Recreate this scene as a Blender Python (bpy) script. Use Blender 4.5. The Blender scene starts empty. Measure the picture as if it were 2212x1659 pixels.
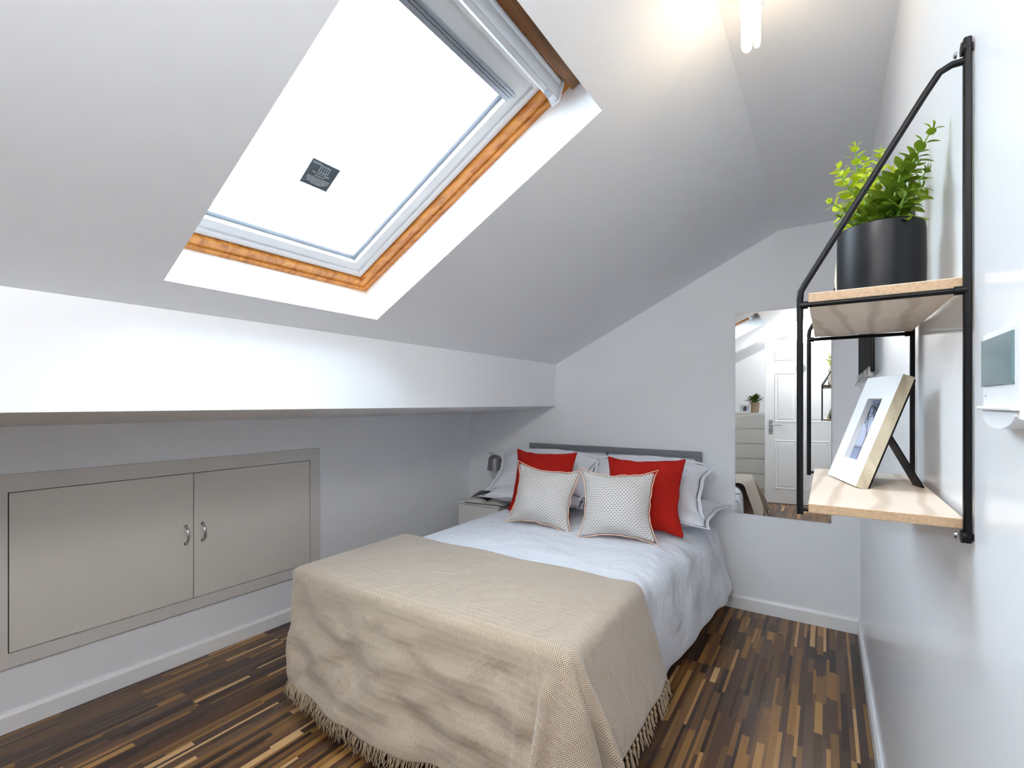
import bpy, bmesh, math, random
import numpy as np
from mathutils import Vector, Matrix, Quaternion, noise
BULB1=0.75
BULB2=45.0
EXPO=0.3
PI=math.pi
SC=bpy.context.scene
COL=SC.collection
random.seed(7)
# ---------------------------------------------------------------- camera
cam=bpy.data.cameras.new('camera'); camo=bpy.data.objects.new('camera',cam); COL.objects.link(camo)
cam.sensor_fit='HORIZONTAL'; cam.sensor_width=36.0; cam.lens=36.0*1031/2212; cam.shift_y=(870-829.5)/2212
cam.clip_start=.02
camo.location=(0,0,1.22); camo.rotation_euler=(PI/2,0,math.atan(679/1031))
SC.camera=camo
# ---------------------------------------------------------------- world, exposure
SC.view_settings.view_transform='Standard'; SC.view_settings.look='None'; SC.view_settings.gamma=1; SC.view_settings.use_curve_mapping=False
SC.view_settings.exposure=EXPO if 'EXPO' in globals() else 0.0
SC.cycles.use_denoising=True
SC.cycles.max_bounces=14; SC.cycles.diffuse_bounces=9; SC.cycles.glossy_bounces=6; SC.cycles.transparent_max_bounces=12
SC.cycles.caustics_reflective=False; SC.cycles.caustics_refractive=False; SC.cycles.sample_clamp_indirect=6
SKY=15.5
w=bpy.data.worlds.new('overcast_sky'); SC.world=w; w.use_nodes=True
nt=w.node_tree; nt.nodes.clear()
out=nt.nodes.new('ShaderNodeOutputWorld'); bg=nt.nodes.new('ShaderNodeBackground'); bg.inputs[1].default_value=SKY
tc=nt.nodes.new('ShaderNodeTexCoord'); nz=nt.nodes.new('ShaderNodeTexNoise'); nz.inputs['Scale'].default_value=2.2; nz.inputs['Detail'].default_value=5
cr=nt.nodes.new('ShaderNodeValToRGB'); cr.color_ramp.elements[0].position=.35; cr.color_ramp.elements[0].color=(.66,.83,1,1); cr.color_ramp.elements[1].position=.62; cr.color_ramp.elements[1].color=(.78,.90,1,1)
nt.links.new(tc.outputs['Generated'],nz.inputs['Vector']); nt.links.new(nz.outputs['Fac'],cr.inputs[0]); nt.links.new(cr.outputs[0],bg.inputs[0]); nt.links.new(bg.outputs[0],out.inputs[0])
# ---------------------------------------------------------------- helpers
def srgb(r,g,b):
    f=lambda c:(c/255/12.92) if c/255<=.04045 else ((c/255+.055)/1.055)**2.4
    return (f(r),f(g),f(b),1)
def newmat(name):
    m=bpy.data.materials.new(name); m.use_nodes=True; return m,m.node_tree,m.node_tree.nodes['Principled BSDF']
def mat(name,col,rough=.6,metal=0,spec=.5,bump=None,var=None,emit=None,trans=0,sheen=0,sub=0):
    m,nt,b=newmat(name)
    b.inputs['Base Color'].default_value=col; b.inputs['Roughness'].default_value=rough; b.inputs['Metallic'].default_value=metal
    b.inputs['Specular IOR Level'].default_value=spec; b.inputs['Transmission Weight'].default_value=trans
    if sheen: b.inputs['Sheen Weight'].default_value=sheen
    if emit: b.inputs['Emission Color'].default_value=emit[0]; b.inputs['Emission Strength'].default_value=emit[1]
    tc=nt.nodes.new('ShaderNodeTexCoord')
    if bump:
        sc,st,dist=bump
        n=nt.nodes.new('ShaderNodeTexNoise'); n.inputs['Scale'].default_value=sc; n.inputs['Detail'].default_value=4
        bp=nt.nodes.new('ShaderNodeBump'); bp.inputs['Strength'].default_value=st; bp.inputs['Distance'].default_value=dist
        nt.links.new(tc.outputs['Object'],n.inputs['Vector']); nt.links.new(n.outputs['Fac'],bp.inputs['Height']); nt.links.new(bp.outputs[0],b.inputs['Normal'])
    if var:
        sc,amt=var
        n=nt.nodes.new('ShaderNodeTexNoise'); n.inputs['Scale'].default_value=sc
        mr=nt.nodes.new('ShaderNodeMapRange'); mr.inputs[3].default_value=1-amt; mr.inputs[4].default_value=1+amt
        hs=nt.nodes.new('ShaderNodeHueSaturation'); hs.inputs['Color'].default_value=col
        nt.links.new(tc.outputs['Object'],n.inputs['Vector']); nt.links.new(n.outputs['Fac'],mr.inputs[0]); nt.links.new(mr.outputs[0],hs.inputs['Value']); nt.links.new(hs.outputs[0],b.inputs['Base Color'])
    return m
def N(nt,t,**k):
    n=nt.nodes.new(t)
    for a,v in k.items():
        if a.startswith('i'): n.inputs[int(a[1:])].default_value=v
        else: setattr(n,a,v)
    return n
def math_(nt,op,a,b=None,c=None):
    n=nt.nodes.new('ShaderNodeMath'); n.operation=op
    for i,v in enumerate((a,b,c)):
        if v is None: continue
        if isinstance(v,(int,float)): n.inputs[i].default_value=v
        else: nt.links.new(v,n.inputs[i])
    return n.outputs[0]
class MB:
    def __init__(s): s.bm=bmesh.new()
    def quad(s,*p):
        return s.bm.faces.new([s.bm.verts.new(q) for q in p])
    def box(s,x0,x1,y0,y1,z0,z1,bev=0,seg=2,M=None):
        r=bmesh.ops.create_cube(s.bm,size=1); vs=r['verts']
        for v in vs: v.co=Vector(((x0+x1)/2+v.co.x*(x1-x0),(y0+y1)/2+v.co.y*(y1-y0),(z0+z1)/2+v.co.z*(z1-z0)))
        if bev:
            es=list({e for v in vs for e in v.link_edges})
            r=bmesh.ops.bevel(s.bm,geom=es,offset=bev,segments=seg,affect='EDGES',profile=.5); vs=list({v for f in r['faces'] for v in f.verts}|{v for v in vs if v.is_valid})
        if M is not None:
            for v in vs: v.co=M@v.co
        return s
    def tube(s,pts,r,n=10,caps=True,smooth=0):
        pts=[Vector(p) for p in pts]
        if smooth: pts=catmull(pts,smooth)
        rs=r if isinstance(r,(list,tuple)) else [r]*len(pts)
        if len(rs)!=len(pts): rs=[rs[0]+(rs[-1]-rs[0])*i/(len(pts)-1) for i in range(len(pts))]
        rings=[]; prev=None
        for i,p in enumerate(pts):
            d=(pts[min(i+1,len(pts)-1)]-pts[max(i-1,0)]).normalized()
            if prev is None:
                a=Vector((0,0,1)) if abs(d.z)<.9 else Vector((1,0,0)); u=d.cross(a).normalized()
            else: u=(prev-d*prev.dot(d)).normalized()
            prev=u; v=d.cross(u)
            rings.append([s.bm.verts.new(p+(u*math.cos(2*PI*k/n)+v*math.sin(2*PI*k/n))*rs[i]) for k in range(n)])
        for a,b in zip(rings,rings[1:]):
            for k in range(n): s.bm.faces.new((a[k],a[(k+1)%n],b[(k+1)%n],b[k]))
        if caps: s.bm.faces.new(rings[0][::-1]); s.bm.faces.new(rings[-1])
        return s
    def lathe(s,prof,c=(0,0,0),n=40,M=None):
        rings=[]
        for r,z in prof:
            if r<1e-6: rings.append([s.bm.verts.new((c[0],c[1],c[2]+z))])
            else: rings.append([s.bm.verts.new((c[0]+r*math.cos(2*PI*k/n),c[1]+r*math.sin(2*PI*k/n),c[2]+z)) for k in range(n)])
        for a,b in zip(rings,rings[1:]):
            if len(a)==1 and len(b)==1: continue
            for k in range(n):
                if len(a)==1: s.bm.faces.new((a[0],b[k],b[(k+1)%n]))
                elif len(b)==1: s.bm.faces.new((a[k],a[(k+1)%n],b[0]))
                else: s.bm.faces.new((a[k],a[(k+1)%n],b[(k+1)%n],b[k]))
        if M is not None:
            for rg in rings:
                for v in rg: v.co=M@v.co
        return s
    def prism(s,poly,fn,t0,t1):
        a=[s.bm.verts.new(fn(p[0],p[1],t0)) for p in poly]; b=[s.bm.verts.new(fn(p[0],p[1],t1)) for p in poly]
        s.bm.faces.new(a); s.bm.faces.new(b[::-1])
        for i in range(len(poly)): s.bm.faces.new((a[i],b[i],b[(i+1)%len(poly)],a[(i+1)%len(poly)]))
        return s
    def build(s,name,m,parent=None,smooth=False,fix=True):
        if fix: bmesh.ops.recalc_face_normals(s.bm,faces=s.bm.faces[:])
        me=bpy.data.meshes.new(name); s.bm.to_mesh(me); s.bm.free()
        return link(name,me,m,parent,smooth)
def catmull(P,k):
    out=[]
    for i in range(len(P)-1):
        p0=P[max(i-1,0)];p1=P[i];p2=P[i+1];p3=P[min(i+2,len(P)-1)]
        for j in range(k):
            t=j/k; out.append(.5*((2*p1)+(p2-p0)*t+(2*p0-5*p1+4*p2-p3)*t*t+(3*p1-p0-3*p2+p3)*t**3))
    return out+[P[-1]]
def link(name,me,m,parent=None,smooth=False):
    o=bpy.data.objects.new(name,me); COL.objects.link(o)
    for q in (m if isinstance(m,(list,tuple)) else [m]): me.materials.append(q)
    if smooth:
        me.polygons.foreach_set('use_smooth',[True]*len(me.polygons))
        try: me.set_sharp_from_angle(angle=math.radians(40))
        except Exception: pass
    if parent is not None:
        o.parent=parent; o.matrix_parent_inverse=Matrix.Translation(-parent.location) if parent.type=='EMPTY' else Matrix.Identity(4)
    return o
def thing(name,label,cat,loc=(0,0,0),group=None):
    o=bpy.data.objects.new(name,None); COL.objects.link(o); o.location=loc; o.empty_display_size=.05
    o['label']=label; o['category']=cat
    if group: o['group']=group
    return o
def tag(o,label,cat,group=None):
    o['label']=label; o['category']=cat
    if group: o['group']=group
    return o
def struct(o,label=None,cat=None):
    o['kind']='structure'
    if label: o['label']=label
    if cat: o['category']=cat
    return o
# ---------------------------------------------------------------- materials
def wallpaint(name,col,rough,spec=.5):
    return mat(name,col,rough,0,spec,bump=(60,.04,.002),var=(1.3,.012))
M={}
M['wall']=wallpaint('white_wall_paint',srgb(238,241,245),.55,.35)
M['wall_r']=wallpaint('white_silk_wall_paint',srgb(238,241,244),.16,.42)
M['ceil']=wallpaint('ceiling_paint',srgb(238,241,245),.75,.2)
M['reveal']=wallpaint('reveal_paint',srgb(246,246,246),.6,.2)
M['trim']=mat('white_gloss_trim',srgb(238,239,240),.3,bump=(40,.03,.001))
M['greytrim']=mat('grey_painted_trim',srgb(212,209,206),.45,bump=(30,.05,.001))
M['cupdoor']=mat('cupboard_door_laminate',srgb(216,213,206),.5,bump=(20,.02,.001))
M['dark']=mat('shadow_gap_dark',srgb(52,48,44),.8)
M['black']=mat('black_powder_coated_steel',srgb(6,6,8),.45,0,.18,bump=(300,.1,.0005))
M['chrome']=mat('polished_chrome',srgb(200,200,200),.18,1,var=(8,.03))
M['whiteplastic']=mat('white_plastic',srgb(228,230,232),.35,var=(5,.01))
M['sash']=mat('white_lacquered_sash',srgb(226,228,230),.35,var=(5,.02))
M['alu']=mat('grey_aluminium',srgb(165,170,178),.35,.6,var=(6,.04))
M['bar']=mat('white_aluminium_bar',srgb(225,228,232),.3,.2,var=(6,.02))
M['duvet']=mat('white_cotton_duvet',srgb(226,230,238),.85,0,.2,bump=(8,.8,.035),sheen=.2)
M['pillowcase']=mat('white_cotton_pillowcase',srgb(222,224,230),.85,0,.2,bump=(18,.3,.01),sheen=.2)
M['red']=mat('rust_red_cushion_fabric',srgb(158,30,22),.9,0,.1,bump=(40,.4,.006),var=(6,.12))
M['piping']=mat('peach_piping',srgb(226,190,168),.8,var=(9,.05))
M['mattress']=mat('mattress_fabric',srgb(220,220,218),.9,bump=(50,.3,.004))
M['headboard']=mat('grey_metal_headboard',srgb(128,130,136),.38,.35,bump=(60,.06,.001),var=(5,.04))
M['thread']=mat('beige_throw_yarn',srgb(158,140,118),.95,0,.1,var=(60,.14))
M['pot']=mat('matt_black_ceramic',srgb(10,12,16),.4,0,.25,bump=(90,.05,.0005))
M['creampot']=mat('cream_ceramic',srgb(226,214,190),.5,bump=(60,.05,.0005),var=(8,.03))
M['soil']=mat('potting_soil',srgb(60,46,34),.95,bump=(120,1,.004))
M['stem']=mat('plant_stem_green',srgb(96,128,48),.6,var=(20,.1))
M['bed_white']=mat('white_painted_furniture',srgb(226,226,222),.4,bump=(15,.02,.001))
M['paper']=mat('book_paper',srgb(214,212,206),.8,var=(30,.03))
M['photo_dark']=mat('book_cover_dark',srgb(38,36,42),.4,var=(12,.3))
M['greymetal']=mat('grey_lamp_metal',srgb(118,118,124),.4,.4,var=(10,.04))
M['frosted']=mat('frosted_lamp_glass',srgb(224,224,224),.4,var=(10,.02))
M['screen']=mat('thermostat_screen',srgb(88,112,116),.12,0,.6,var=(14,.08))
M['terra']=mat('beige_pot',srgb(168,146,124),.7,bump=(50,.1,.001))
def clear_glass(name,tint=(.97,.985,.98,1)):
    m=bpy.data.materials.new(name); m.use_nodes=True; nt=m.node_tree; nt.nodes.clear()
    o=nt.nodes.new('ShaderNodeOutputMaterial'); t=nt.nodes.new('ShaderNodeBsdfTransparent'); t.inputs[0].default_value=tint
    g=nt.nodes.new('ShaderNodeBsdfGlossy'); g.inputs['Roughness'].default_value=.01; ge=nt.nodes.new('ShaderNodeNewGeometry'); dp=nt.nodes.new('ShaderNodeVectorMath'); dp.operation='DOT_PRODUCT'; nt.links.new(ge.outputs['Incoming'],dp.inputs[0]); nt.links.new(ge.outputs['Normal'],dp.inputs[1]); f=math_(nt,'ADD',math_(nt,'MULTIPLY',math_(nt,'POWER',math_(nt,'SUBTRACT',1.0,math_(nt,'ABSOLUTE',dp.outputs['Value'])),5.0),.9),.03).node
    mx=nt.nodes.new('ShaderNodeMixShader'); nt.links.new(f.outputs[0],mx.inputs[0]); nt.links.new(t.outputs[0],mx.inputs[1]); nt.links.new(g.outputs[0],mx.inputs[2]); nt.links.new(mx.outputs[0],o.inputs[0])
    return m
M['glass']=clear_glass('window_glass')
m,nt,b=newmat('mirror_silver'); b.inputs['Metallic'].default_value=1; b.inputs['Roughness'].default_value=.0; b.inputs['Base Color'].default_value=(.86,.87,.86,1); M['mirror']=m
# pine of the roof window
def woodmat(name,c1,c2,scale,stretch,rough=.4,dist=3.0,bump=.1,axis='X'):
    m,nt,b=newmat(name); tc=N(nt,'ShaderNodeTexCoord'); mp=N(nt,'ShaderNodeMapping'); mp.inputs['Scale'].default_value=stretch
    n=N(nt,'ShaderNodeTexNoise'); n.inputs['Scale'].default_value=scale; n.inputs['Detail'].default_value=6; n.inputs['Distortion'].default_value=dist*.2
    r=N(nt,'ShaderNodeValToRGB'); r.color_ramp.elements[0].position=.3; r.color_ramp.elements[0].color=c1; r.color_ramp.elements[1].position=.7; r.color_ramp.elements[1].color=c2
    bp=N(nt,'ShaderNodeBump'); bp.inputs['Strength'].default_value=bump; bp.inputs['Distance'].default_value=.001
    L=nt.links.new; L(tc.outputs['Object'],mp.inputs[0]); L(mp.outputs[0],n.inputs['Vector']); L(n.outputs['Fac'],r.inputs[0]); L(r.outputs[0],b.inputs['Base Color']); L(n.outputs['Fac'],bp.inputs['Height']); L(bp.outputs[0],b.inputs['Normal'])
    b.inputs['Roughness'].default_value=rough; return m
M['pine']=woodmat('varnished_pine',srgb(150,84,26),srgb(206,140,64),9,(.6,5,5),.3)
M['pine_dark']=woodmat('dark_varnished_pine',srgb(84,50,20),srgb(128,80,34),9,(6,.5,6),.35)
# shelf board: pale top and underside with bands, sawn edge
def shelfmat():
    m,nt,b=newmat('pale_pine_board'); L=nt.links.new
    tc=N(nt,'ShaderNodeTexCoord'); mp=N(nt,'ShaderNodeMapping'); mp.inputs['Scale'].default_value=(1,.28,1); mp.inputs['Rotation'].default_value=(0,0,.25)
    wv=N(nt,'ShaderNodeTexWave'); wv.inputs['Scale'].default_value=7.5; wv.inputs['Distortion'].default_value=5; wv.inputs['Detail'].default_value=3; wv.inputs['Detail Scale'].default_value=1.4
    r=N(nt,'ShaderNodeValToRGB'); r.color_ramp.elements[0].position=0; r.color_ramp.elements[0].color=srgb(196,178,160); r.color_ramp.elements[1].position=.35; r.color_ramp.elements[1].color=srgb(222,208,192)
    n=N(nt,'ShaderNodeTexNoise'); n.inputs['Scale'].default_value=240; n.inputs['Detail'].default_value=3
    mr=N(nt,'ShaderNodeMapRange'); mr.inputs[1].default_value=.3; mr.inputs[2].default_value=.6; mr.inputs[3].default_value=.55; mr.inputs[4].default_value=1
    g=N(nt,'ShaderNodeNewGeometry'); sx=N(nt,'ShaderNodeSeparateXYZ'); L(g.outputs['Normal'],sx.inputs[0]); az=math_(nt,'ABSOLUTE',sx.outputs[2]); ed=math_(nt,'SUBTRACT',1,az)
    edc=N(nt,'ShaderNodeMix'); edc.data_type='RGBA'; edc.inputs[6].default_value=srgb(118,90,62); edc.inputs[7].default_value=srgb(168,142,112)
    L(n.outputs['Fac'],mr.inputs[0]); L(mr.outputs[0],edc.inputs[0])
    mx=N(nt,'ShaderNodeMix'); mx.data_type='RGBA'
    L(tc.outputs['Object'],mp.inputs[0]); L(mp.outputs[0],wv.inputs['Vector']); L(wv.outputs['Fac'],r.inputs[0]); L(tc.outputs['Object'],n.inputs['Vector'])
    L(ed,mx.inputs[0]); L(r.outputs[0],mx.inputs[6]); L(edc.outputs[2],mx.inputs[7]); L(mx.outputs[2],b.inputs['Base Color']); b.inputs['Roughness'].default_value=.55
    return m
M['shelf']=shelfmat()
# floor of narrow glued strips
def floormat():
    m,nt,b=newmat('strip_laminate_floor'); L=nt.links.new
    g=N(nt,'ShaderNodeNewGeometry'); s=N(nt,'ShaderNodeSeparateXYZ'); L(g.outputs['Position'],s.inputs[0]); X=s.outputs[0]; Y=s.outputs[1]
    # uneven strip widths: warp X a little, then cut into strips
    xs=math_(nt,'DIVIDE',X,.0170); wob=math_(nt,'MULTIPLY',math_(nt,'SINE',math_(nt,'MULTIPLY',xs,2.4)),.28); xi=math_(nt,'FLOOR',math_(nt,'ADD',xs,wob))
    w1=N(nt,'ShaderNodeTexWhiteNoise',noise_dimensions='1D'); L(xi,w1.inputs['W'])
    plank=math_(nt,'FLOOR',math_(nt,'DIVIDE',X,.192)); wp=N(nt,'ShaderNodeTexWhiteNoise',noise_dimensions='1D'); L(math_(nt,'ADD',plank,77.7),wp.inputs['W'])
    ln=math_(nt,'ADD',math_(nt,'MULTIPLY',w1.outputs['Value'],.26),.20)
    yi=math_(nt,'FLOOR',math_(nt,'ADD',math_(nt,'DIVIDE',math_(nt,'ADD',Y,3),ln),math_(nt,'MULTIPLY',w1.outputs['Value'],37.3)))
    yp=math_(nt,'FLOOR',math_(nt,'ADD',math_(nt,'DIVIDE',Y,1.28),wp.outputs['Value']))
    cx=N(nt,'ShaderNodeCombineXYZ'); L(xi,cx.inputs[0]); L(yi,cx.inputs[1]); L(yp,cx.inputs[2])
    w2=N(nt,'ShaderNodeTexWhiteNoise',noise_dimensions='3D'); L(cx.outputs[0],w2.inputs['Vector'])
    r=N(nt,'ShaderNodeValToRGB'); cr=r.color_ramp; cr.interpolation='CONSTANT'
    pal=[(0,(44,30,24)),(.12,(70,48,34)),(.30,(92,64,38)),(.44,(60,44,36)),(.55,(110,78,44)),(.66,(84,62,50)),(.74,(126,90,48)),(.84,(74,46,30)),(.91,(150,112,66)),(.96,(176,140,96))]
    while len(cr.elements)<len(pal): cr.elements.new(.5)
    for e,(p,c) in zip(cr.elements,pal): e.position=p; e.color=srgb(*c)
    L(w2.outputs['Value'],r.inputs[0])
    mp=N(nt,'ShaderNodeMapping'); mp.inputs['Scale'].default_value=(70,3,1); n=N(nt,'ShaderNodeTexNoise'); n.inputs['Scale'].default_value=1.6; n.inputs['Detail'].default_value=5
    L(g.outputs['Position'],mp.inputs[0]); L(mp.outputs[0],n.inputs['Vector'])
    mr=N(nt,'ShaderNodeMapRange'); mr.inputs[3].default_value=.82; mr.inputs[4].default_value=1.42; L(n.outputs['Fac'],mr.inputs[0])
    hs=N(nt,'ShaderNodeHueSaturation'); L(r.outputs[0],hs.inputs['Color']); L(mr.outputs[0],hs.inputs['Value']); L(hs.outputs[0],b.inputs['Base Color'])
    b.inputs['Roughness'].default_value=.33; b.inputs['Specular IOR Level'].default_value=.4
    return m
M['floor']=floormat()
# herringbone throw, dash-weave cushion (both by UV in metres)
def throwmat():
    m,nt,b=newmat('herringbone_weave'); L=nt.links.new
    uv=N(nt,'ShaderNodeUVMap'); s=N(nt,'ShaderNodeSeparateXYZ'); L(uv.outputs[0],s.inputs[0]); U=s.outputs[0]; V=s.outputs[1]
    tri=math_(nt,'PINGPONG',V,.0115); f=math_(nt,'FRACT',math_(nt,'DIVIDE',math_(nt,'ADD',U,math_(nt,'MULTIPLY',tri,1.0)),.0062))
    st=N(nt,'ShaderNodeMapRange'); st.interpolation_type='SMOOTHSTEP'; st.inputs[1].default_value=.32; st.inputs[2].default_value=.62; L(math_(nt,'PINGPONG',math_(nt,'MULTIPLY',f,2),1.0),st.inputs[0])
    n=N(nt,'ShaderNodeTexNoise'); n.inputs['Scale'].default_value=420; tc=N(nt,'ShaderNodeTexCoord'); L(tc.outputs['Object'],n.inputs['Vector'])
    fac=math_(nt,'ADD',math_(nt,'MULTIPLY',st.outputs[0],.85),math_(nt,'MULTIPLY',math_(nt,'SUBTRACT',n.outputs['Fac'],.5),.5)); fac.node.use_clamp=True
    mx=N(nt,'ShaderNodeMix'); mx.data_type='RGBA'; mx.inputs[6].default_value=srgb(118,94,74); mx.inputs[7].default_value=srgb(214,200,180); L(fac,mx.inputs[0]); L(mx.outputs[2],b.inputs['Base Color'])
    n2=N(nt,'ShaderNodeTexNoise'); n2.inputs['Scale'].default_value=9; n2.inputs['Detail'].default_value=4; n2.inputs['Distortion'].default_value=1.1; L(tc.outputs['Object'],n2.inputs['Vector'])
    h=math_(nt,'ADD',math_(nt,'MULTIPLY',fac,.10),math_(nt,'MULTIPLY',n2.outputs['Fac'],1.0))
    bp=N(nt,'ShaderNodeBump'); bp.inputs['Strength'].default_value=.6; bp.inputs['Distance'].default_value=.016; L(h,bp.inputs['Height']); L(bp.outputs[0],b.inputs['Normal'])
    b.inputs['Roughness'].default_value=.9; b.inputs['Specular IOR Level'].default_value=.15; b.inputs['Sheen Weight'].default_value=.5; b.inputs['Sheen Roughness'].default_value=.5
    return m
M['throw']=throwmat()
def dashmat():
    m,nt,b=newmat('grey_dash_weave'); L=nt.links.new
    uv=N(nt,'ShaderNodeUVMap'); s=N(nt,'ShaderNodeSeparateXYZ'); L(uv.outputs[0],s.inputs[0])
    v=math_(nt,'DIVIDE',s.outputs[1],.0115); row=math_(nt,'FLOOR',v); fv=math_(nt,'FRACT',v)
    u=math_(nt,'ADD',math_(nt,'DIVIDE',s.outputs[0],.0195),math_(nt,'MULTIPLY',row,.5)); fu=math_(nt,'FRACT',u)
    du=math_(nt,'ABSOLUTE',math_(nt,'SUBTRACT',fu,.5)); dv=math_(nt,'ABSOLUTE',math_(nt,'SUBTRACT',fv,.5))
    d=math_(nt,'ADD',math_(nt,'POWER',math_(nt,'DIVIDE',du,.36),2.0),math_(nt,'POWER',math_(nt,'DIVIDE',dv,.27),2.0))
    st=N(nt,'ShaderNodeMapRange'); st.inputs[1].default_value=.6; st.inputs[2].default_value=1.3; L(d,st.inputs[0])
    mx=N(nt,'ShaderNodeMix'); mx.data_type='RGBA'; mx.inputs[6].default_value=srgb(142,140,146); mx.inputs[7].default_value=srgb(222,218,212); L(st.outputs[0],mx.inputs[0]); L(mx.outputs[2],b.inputs['Base Color'])
    bp=N(nt,'ShaderNodeBump'); bp.inputs['Strength'].default_value=.5; bp.inputs['Distance'].default_value=.002; L(st.outputs[0],bp.inputs['Height']); L(bp.outputs[0],b.inputs['Normal']); b.inputs['Roughness'].default_value=.9
    b.inputs['Specular IOR Level'].default_value=.1
    return m
M['dash']=dashmat()
def leafmat(name,c1,c2):
    m,nt,b=newmat(name); L=nt.links.new
    oi=N(nt,'ShaderNodeTexCoord'); n=N(nt,'ShaderNodeTexNoise'); n.inputs['Scale'].default_value=14; L(oi.outputs['Object'],n.inputs['Vector'])
    mx=N(nt,'ShaderNodeMix'); mx.data_type='RGBA'; mx.inputs[6].default_value=c1; mx.inputs[7].default_value=c2
    mr=N(nt,'ShaderNodeMapRange'); mr.inputs[1].default_value=.35; mr.inputs[2].default_value=.65; L(n.outputs['Fac'],mr.inputs[0]); L(mr.outputs[0],mx.inputs[0]); L(mx.outputs[2],b.inputs['Base Color']); b.inputs['Roughness'].default_value=.42
    t=N(nt,'ShaderNodeBsdfTranslucent'); L(mx.outputs[2],t.inputs[0]); ms=N(nt,'ShaderNodeMixShader'); ms.inputs[0].default_value=.38
    o=nt.nodes['Material Output']; L(b.outputs[0],ms.inputs[1]); L(t.outputs[0],ms.inputs[2]); L(ms.outputs[0],o.inputs[0]); return m
M['leaf_dark']=leafmat('deep_green_leaf',srgb(74,104,26),srgb(128,150,36))
M['leaf_lime']=leafmat('lime_green_leaf',srgb(168,190,36),srgb(204,214,60))
M['leaf_dim']=leafmat('dull_green_leaf',srgb(62,78,30),srgb(84,100,40))
# ---------------------------------------------------------------- room shell
B=3.11; R=.15; FR=-1.25                        # back wall, right wall, front wall
LX=lambda y:-2.538+(y-.43)*.0272               # the left wall runs slightly askew
RZ=2.205
KZ=lambda y:1.492+(y+1.25)/4.36*.010
mb=MB(); mb.quad((-2.75,FR-.1,0),(1.4,FR-.1,0),(1.4,B+.1,0),(-2.75,B+.1,0)); mb.box(-2.75,1.4,FR-.1,B+.1,-.08,-.001)
struct(mb.build('floor',M['floor']))
mb=MB(); mb.quad((LX(B),B,0),(R,B,0),(R,B,2.3),(LX(B),B,2.3)); struct(mb.build('wall_back',M['wall']))
mb=MB(); mb.quad((LX(B),B,0),(LX(FR),FR,0),(LX(FR),FR,1.14),(LX(B),B,1.14)); struct(mb.build('wall_left',M['wall']))
# boxed-out upper part of the left wall: vertical face above, sloping underside
KX=-1.662
mb=MB(); mb.quad((KX,FR,1.196),(KX,B,1.196),(KX,B,KZ(B)+.01),(KX,FR,KZ(FR)+.01)); mb.quad((KX,FR,1.196),(KX,B,1.196),(LX(B),B,1.131),(LX(FR),FR,1.131))
mb.quad((KX,FR,1.196),(LX(FR),FR,1.131),(LX(FR),FR,1.6),(KX,FR,1.6)); mb.quad((KX,B,1.196),(LX(B),B,1.131),(LX(B),B,1.6),(KX,B,1.6)); mb.quad((KX,FR,KZ(FR)+.01),(KX,B,KZ(B)+.01),(LX(B),B,1.6),(LX(FR),FR,1.6))
struct(mb.build('wall_left_upper',M['wall']))
# front wall behind the camera and the right wall with its doorway
mb=MB(); mb.quad((-2.75,FR,0),(1.4,FR,0),(1.4,FR,2.4),(-2.75,FR,2.4)); struct(mb.build('wall_front',M['wall']))
D0,D1,DH=-1.20,-.47,2.02
mb=MB(); mb.box(R,R+.10,D1,B+.1,0,2.3); mb.box(R,R+.10,FR-.1,D0,0,2.3); mb.box(R,R+.10,D0,D1,DH,2.3); struct(mb.build('wall_right',M['wall_r']))
mb=MB(); mb.box(1.3,1.4,FR-.1,.6,0,2.3); mb.box(R+.1,1.4,.5,.6,0,2.3); struct(mb.build('wall_landing',M['wall']))
# ceilings
P0=Vector((KX,B,KZ(B))); P1=Vector((-.225,B,RZ)); sl=(P1-P0); NS=Vector((-sl.z,0,sl.x)).normalized(); SV=sl.normalized()
mb=MB(); mb.box(-.225,1.4,FR-.1,B+.05,RZ,RZ+.08); struct(mb.build('ceiling',M['ceil']))
OBL=Vector((-1.541,.577,1.5605)); OBR=Vector((-1.541,1.332,1.5605)); OTR=Vector((-.535,1.278,2.0505)); OTL=Vector((-.535,.548,2.0505))
def onslope(x,y): return Vector((x,y,KZ(B)+(x-KX)*sl.z/sl.x))
for p in (OBL,OBR,OTR,OTL): p.z=onslope(p.x,p.y).z
a,b_,c,d=onslope(KX,FR),onslope(KX,B),onslope(-.225,B),onslope(-.225,FR)
REV=.14
mb=MB(); mb.quad(a,b_,OBR,OBL); mb.quad(b_,c,OTR,OBR); mb.quad(c,d,OTL,OTR); mb.quad(d,a,OBL,OTL)
e=NS*.24
mb.quad(a+e,b_+e,b_,a); mb.quad(c+e,d+e,d,c)
struct(mb.build('ceiling_slope',M['ceil'],fix=False))
NB=[OBL+Vector((-.008,-.059,0)),OBR+Vector((-.010,.0,0)),OTR+SV*-.004,OTL+SV*-.004+Vector((0,-.057,0))]
NB=[p+NS*REV for p in NB]
mb=MB(); O4=[OBL,OBR,OTR,OTL]
for i in range(4): mb.quad(O4[i],O4[(i+1)%4],NB[(i+1)%4],NB[i])
struct(mb.build('trim_1',M['reveal'],fix=False))
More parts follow.
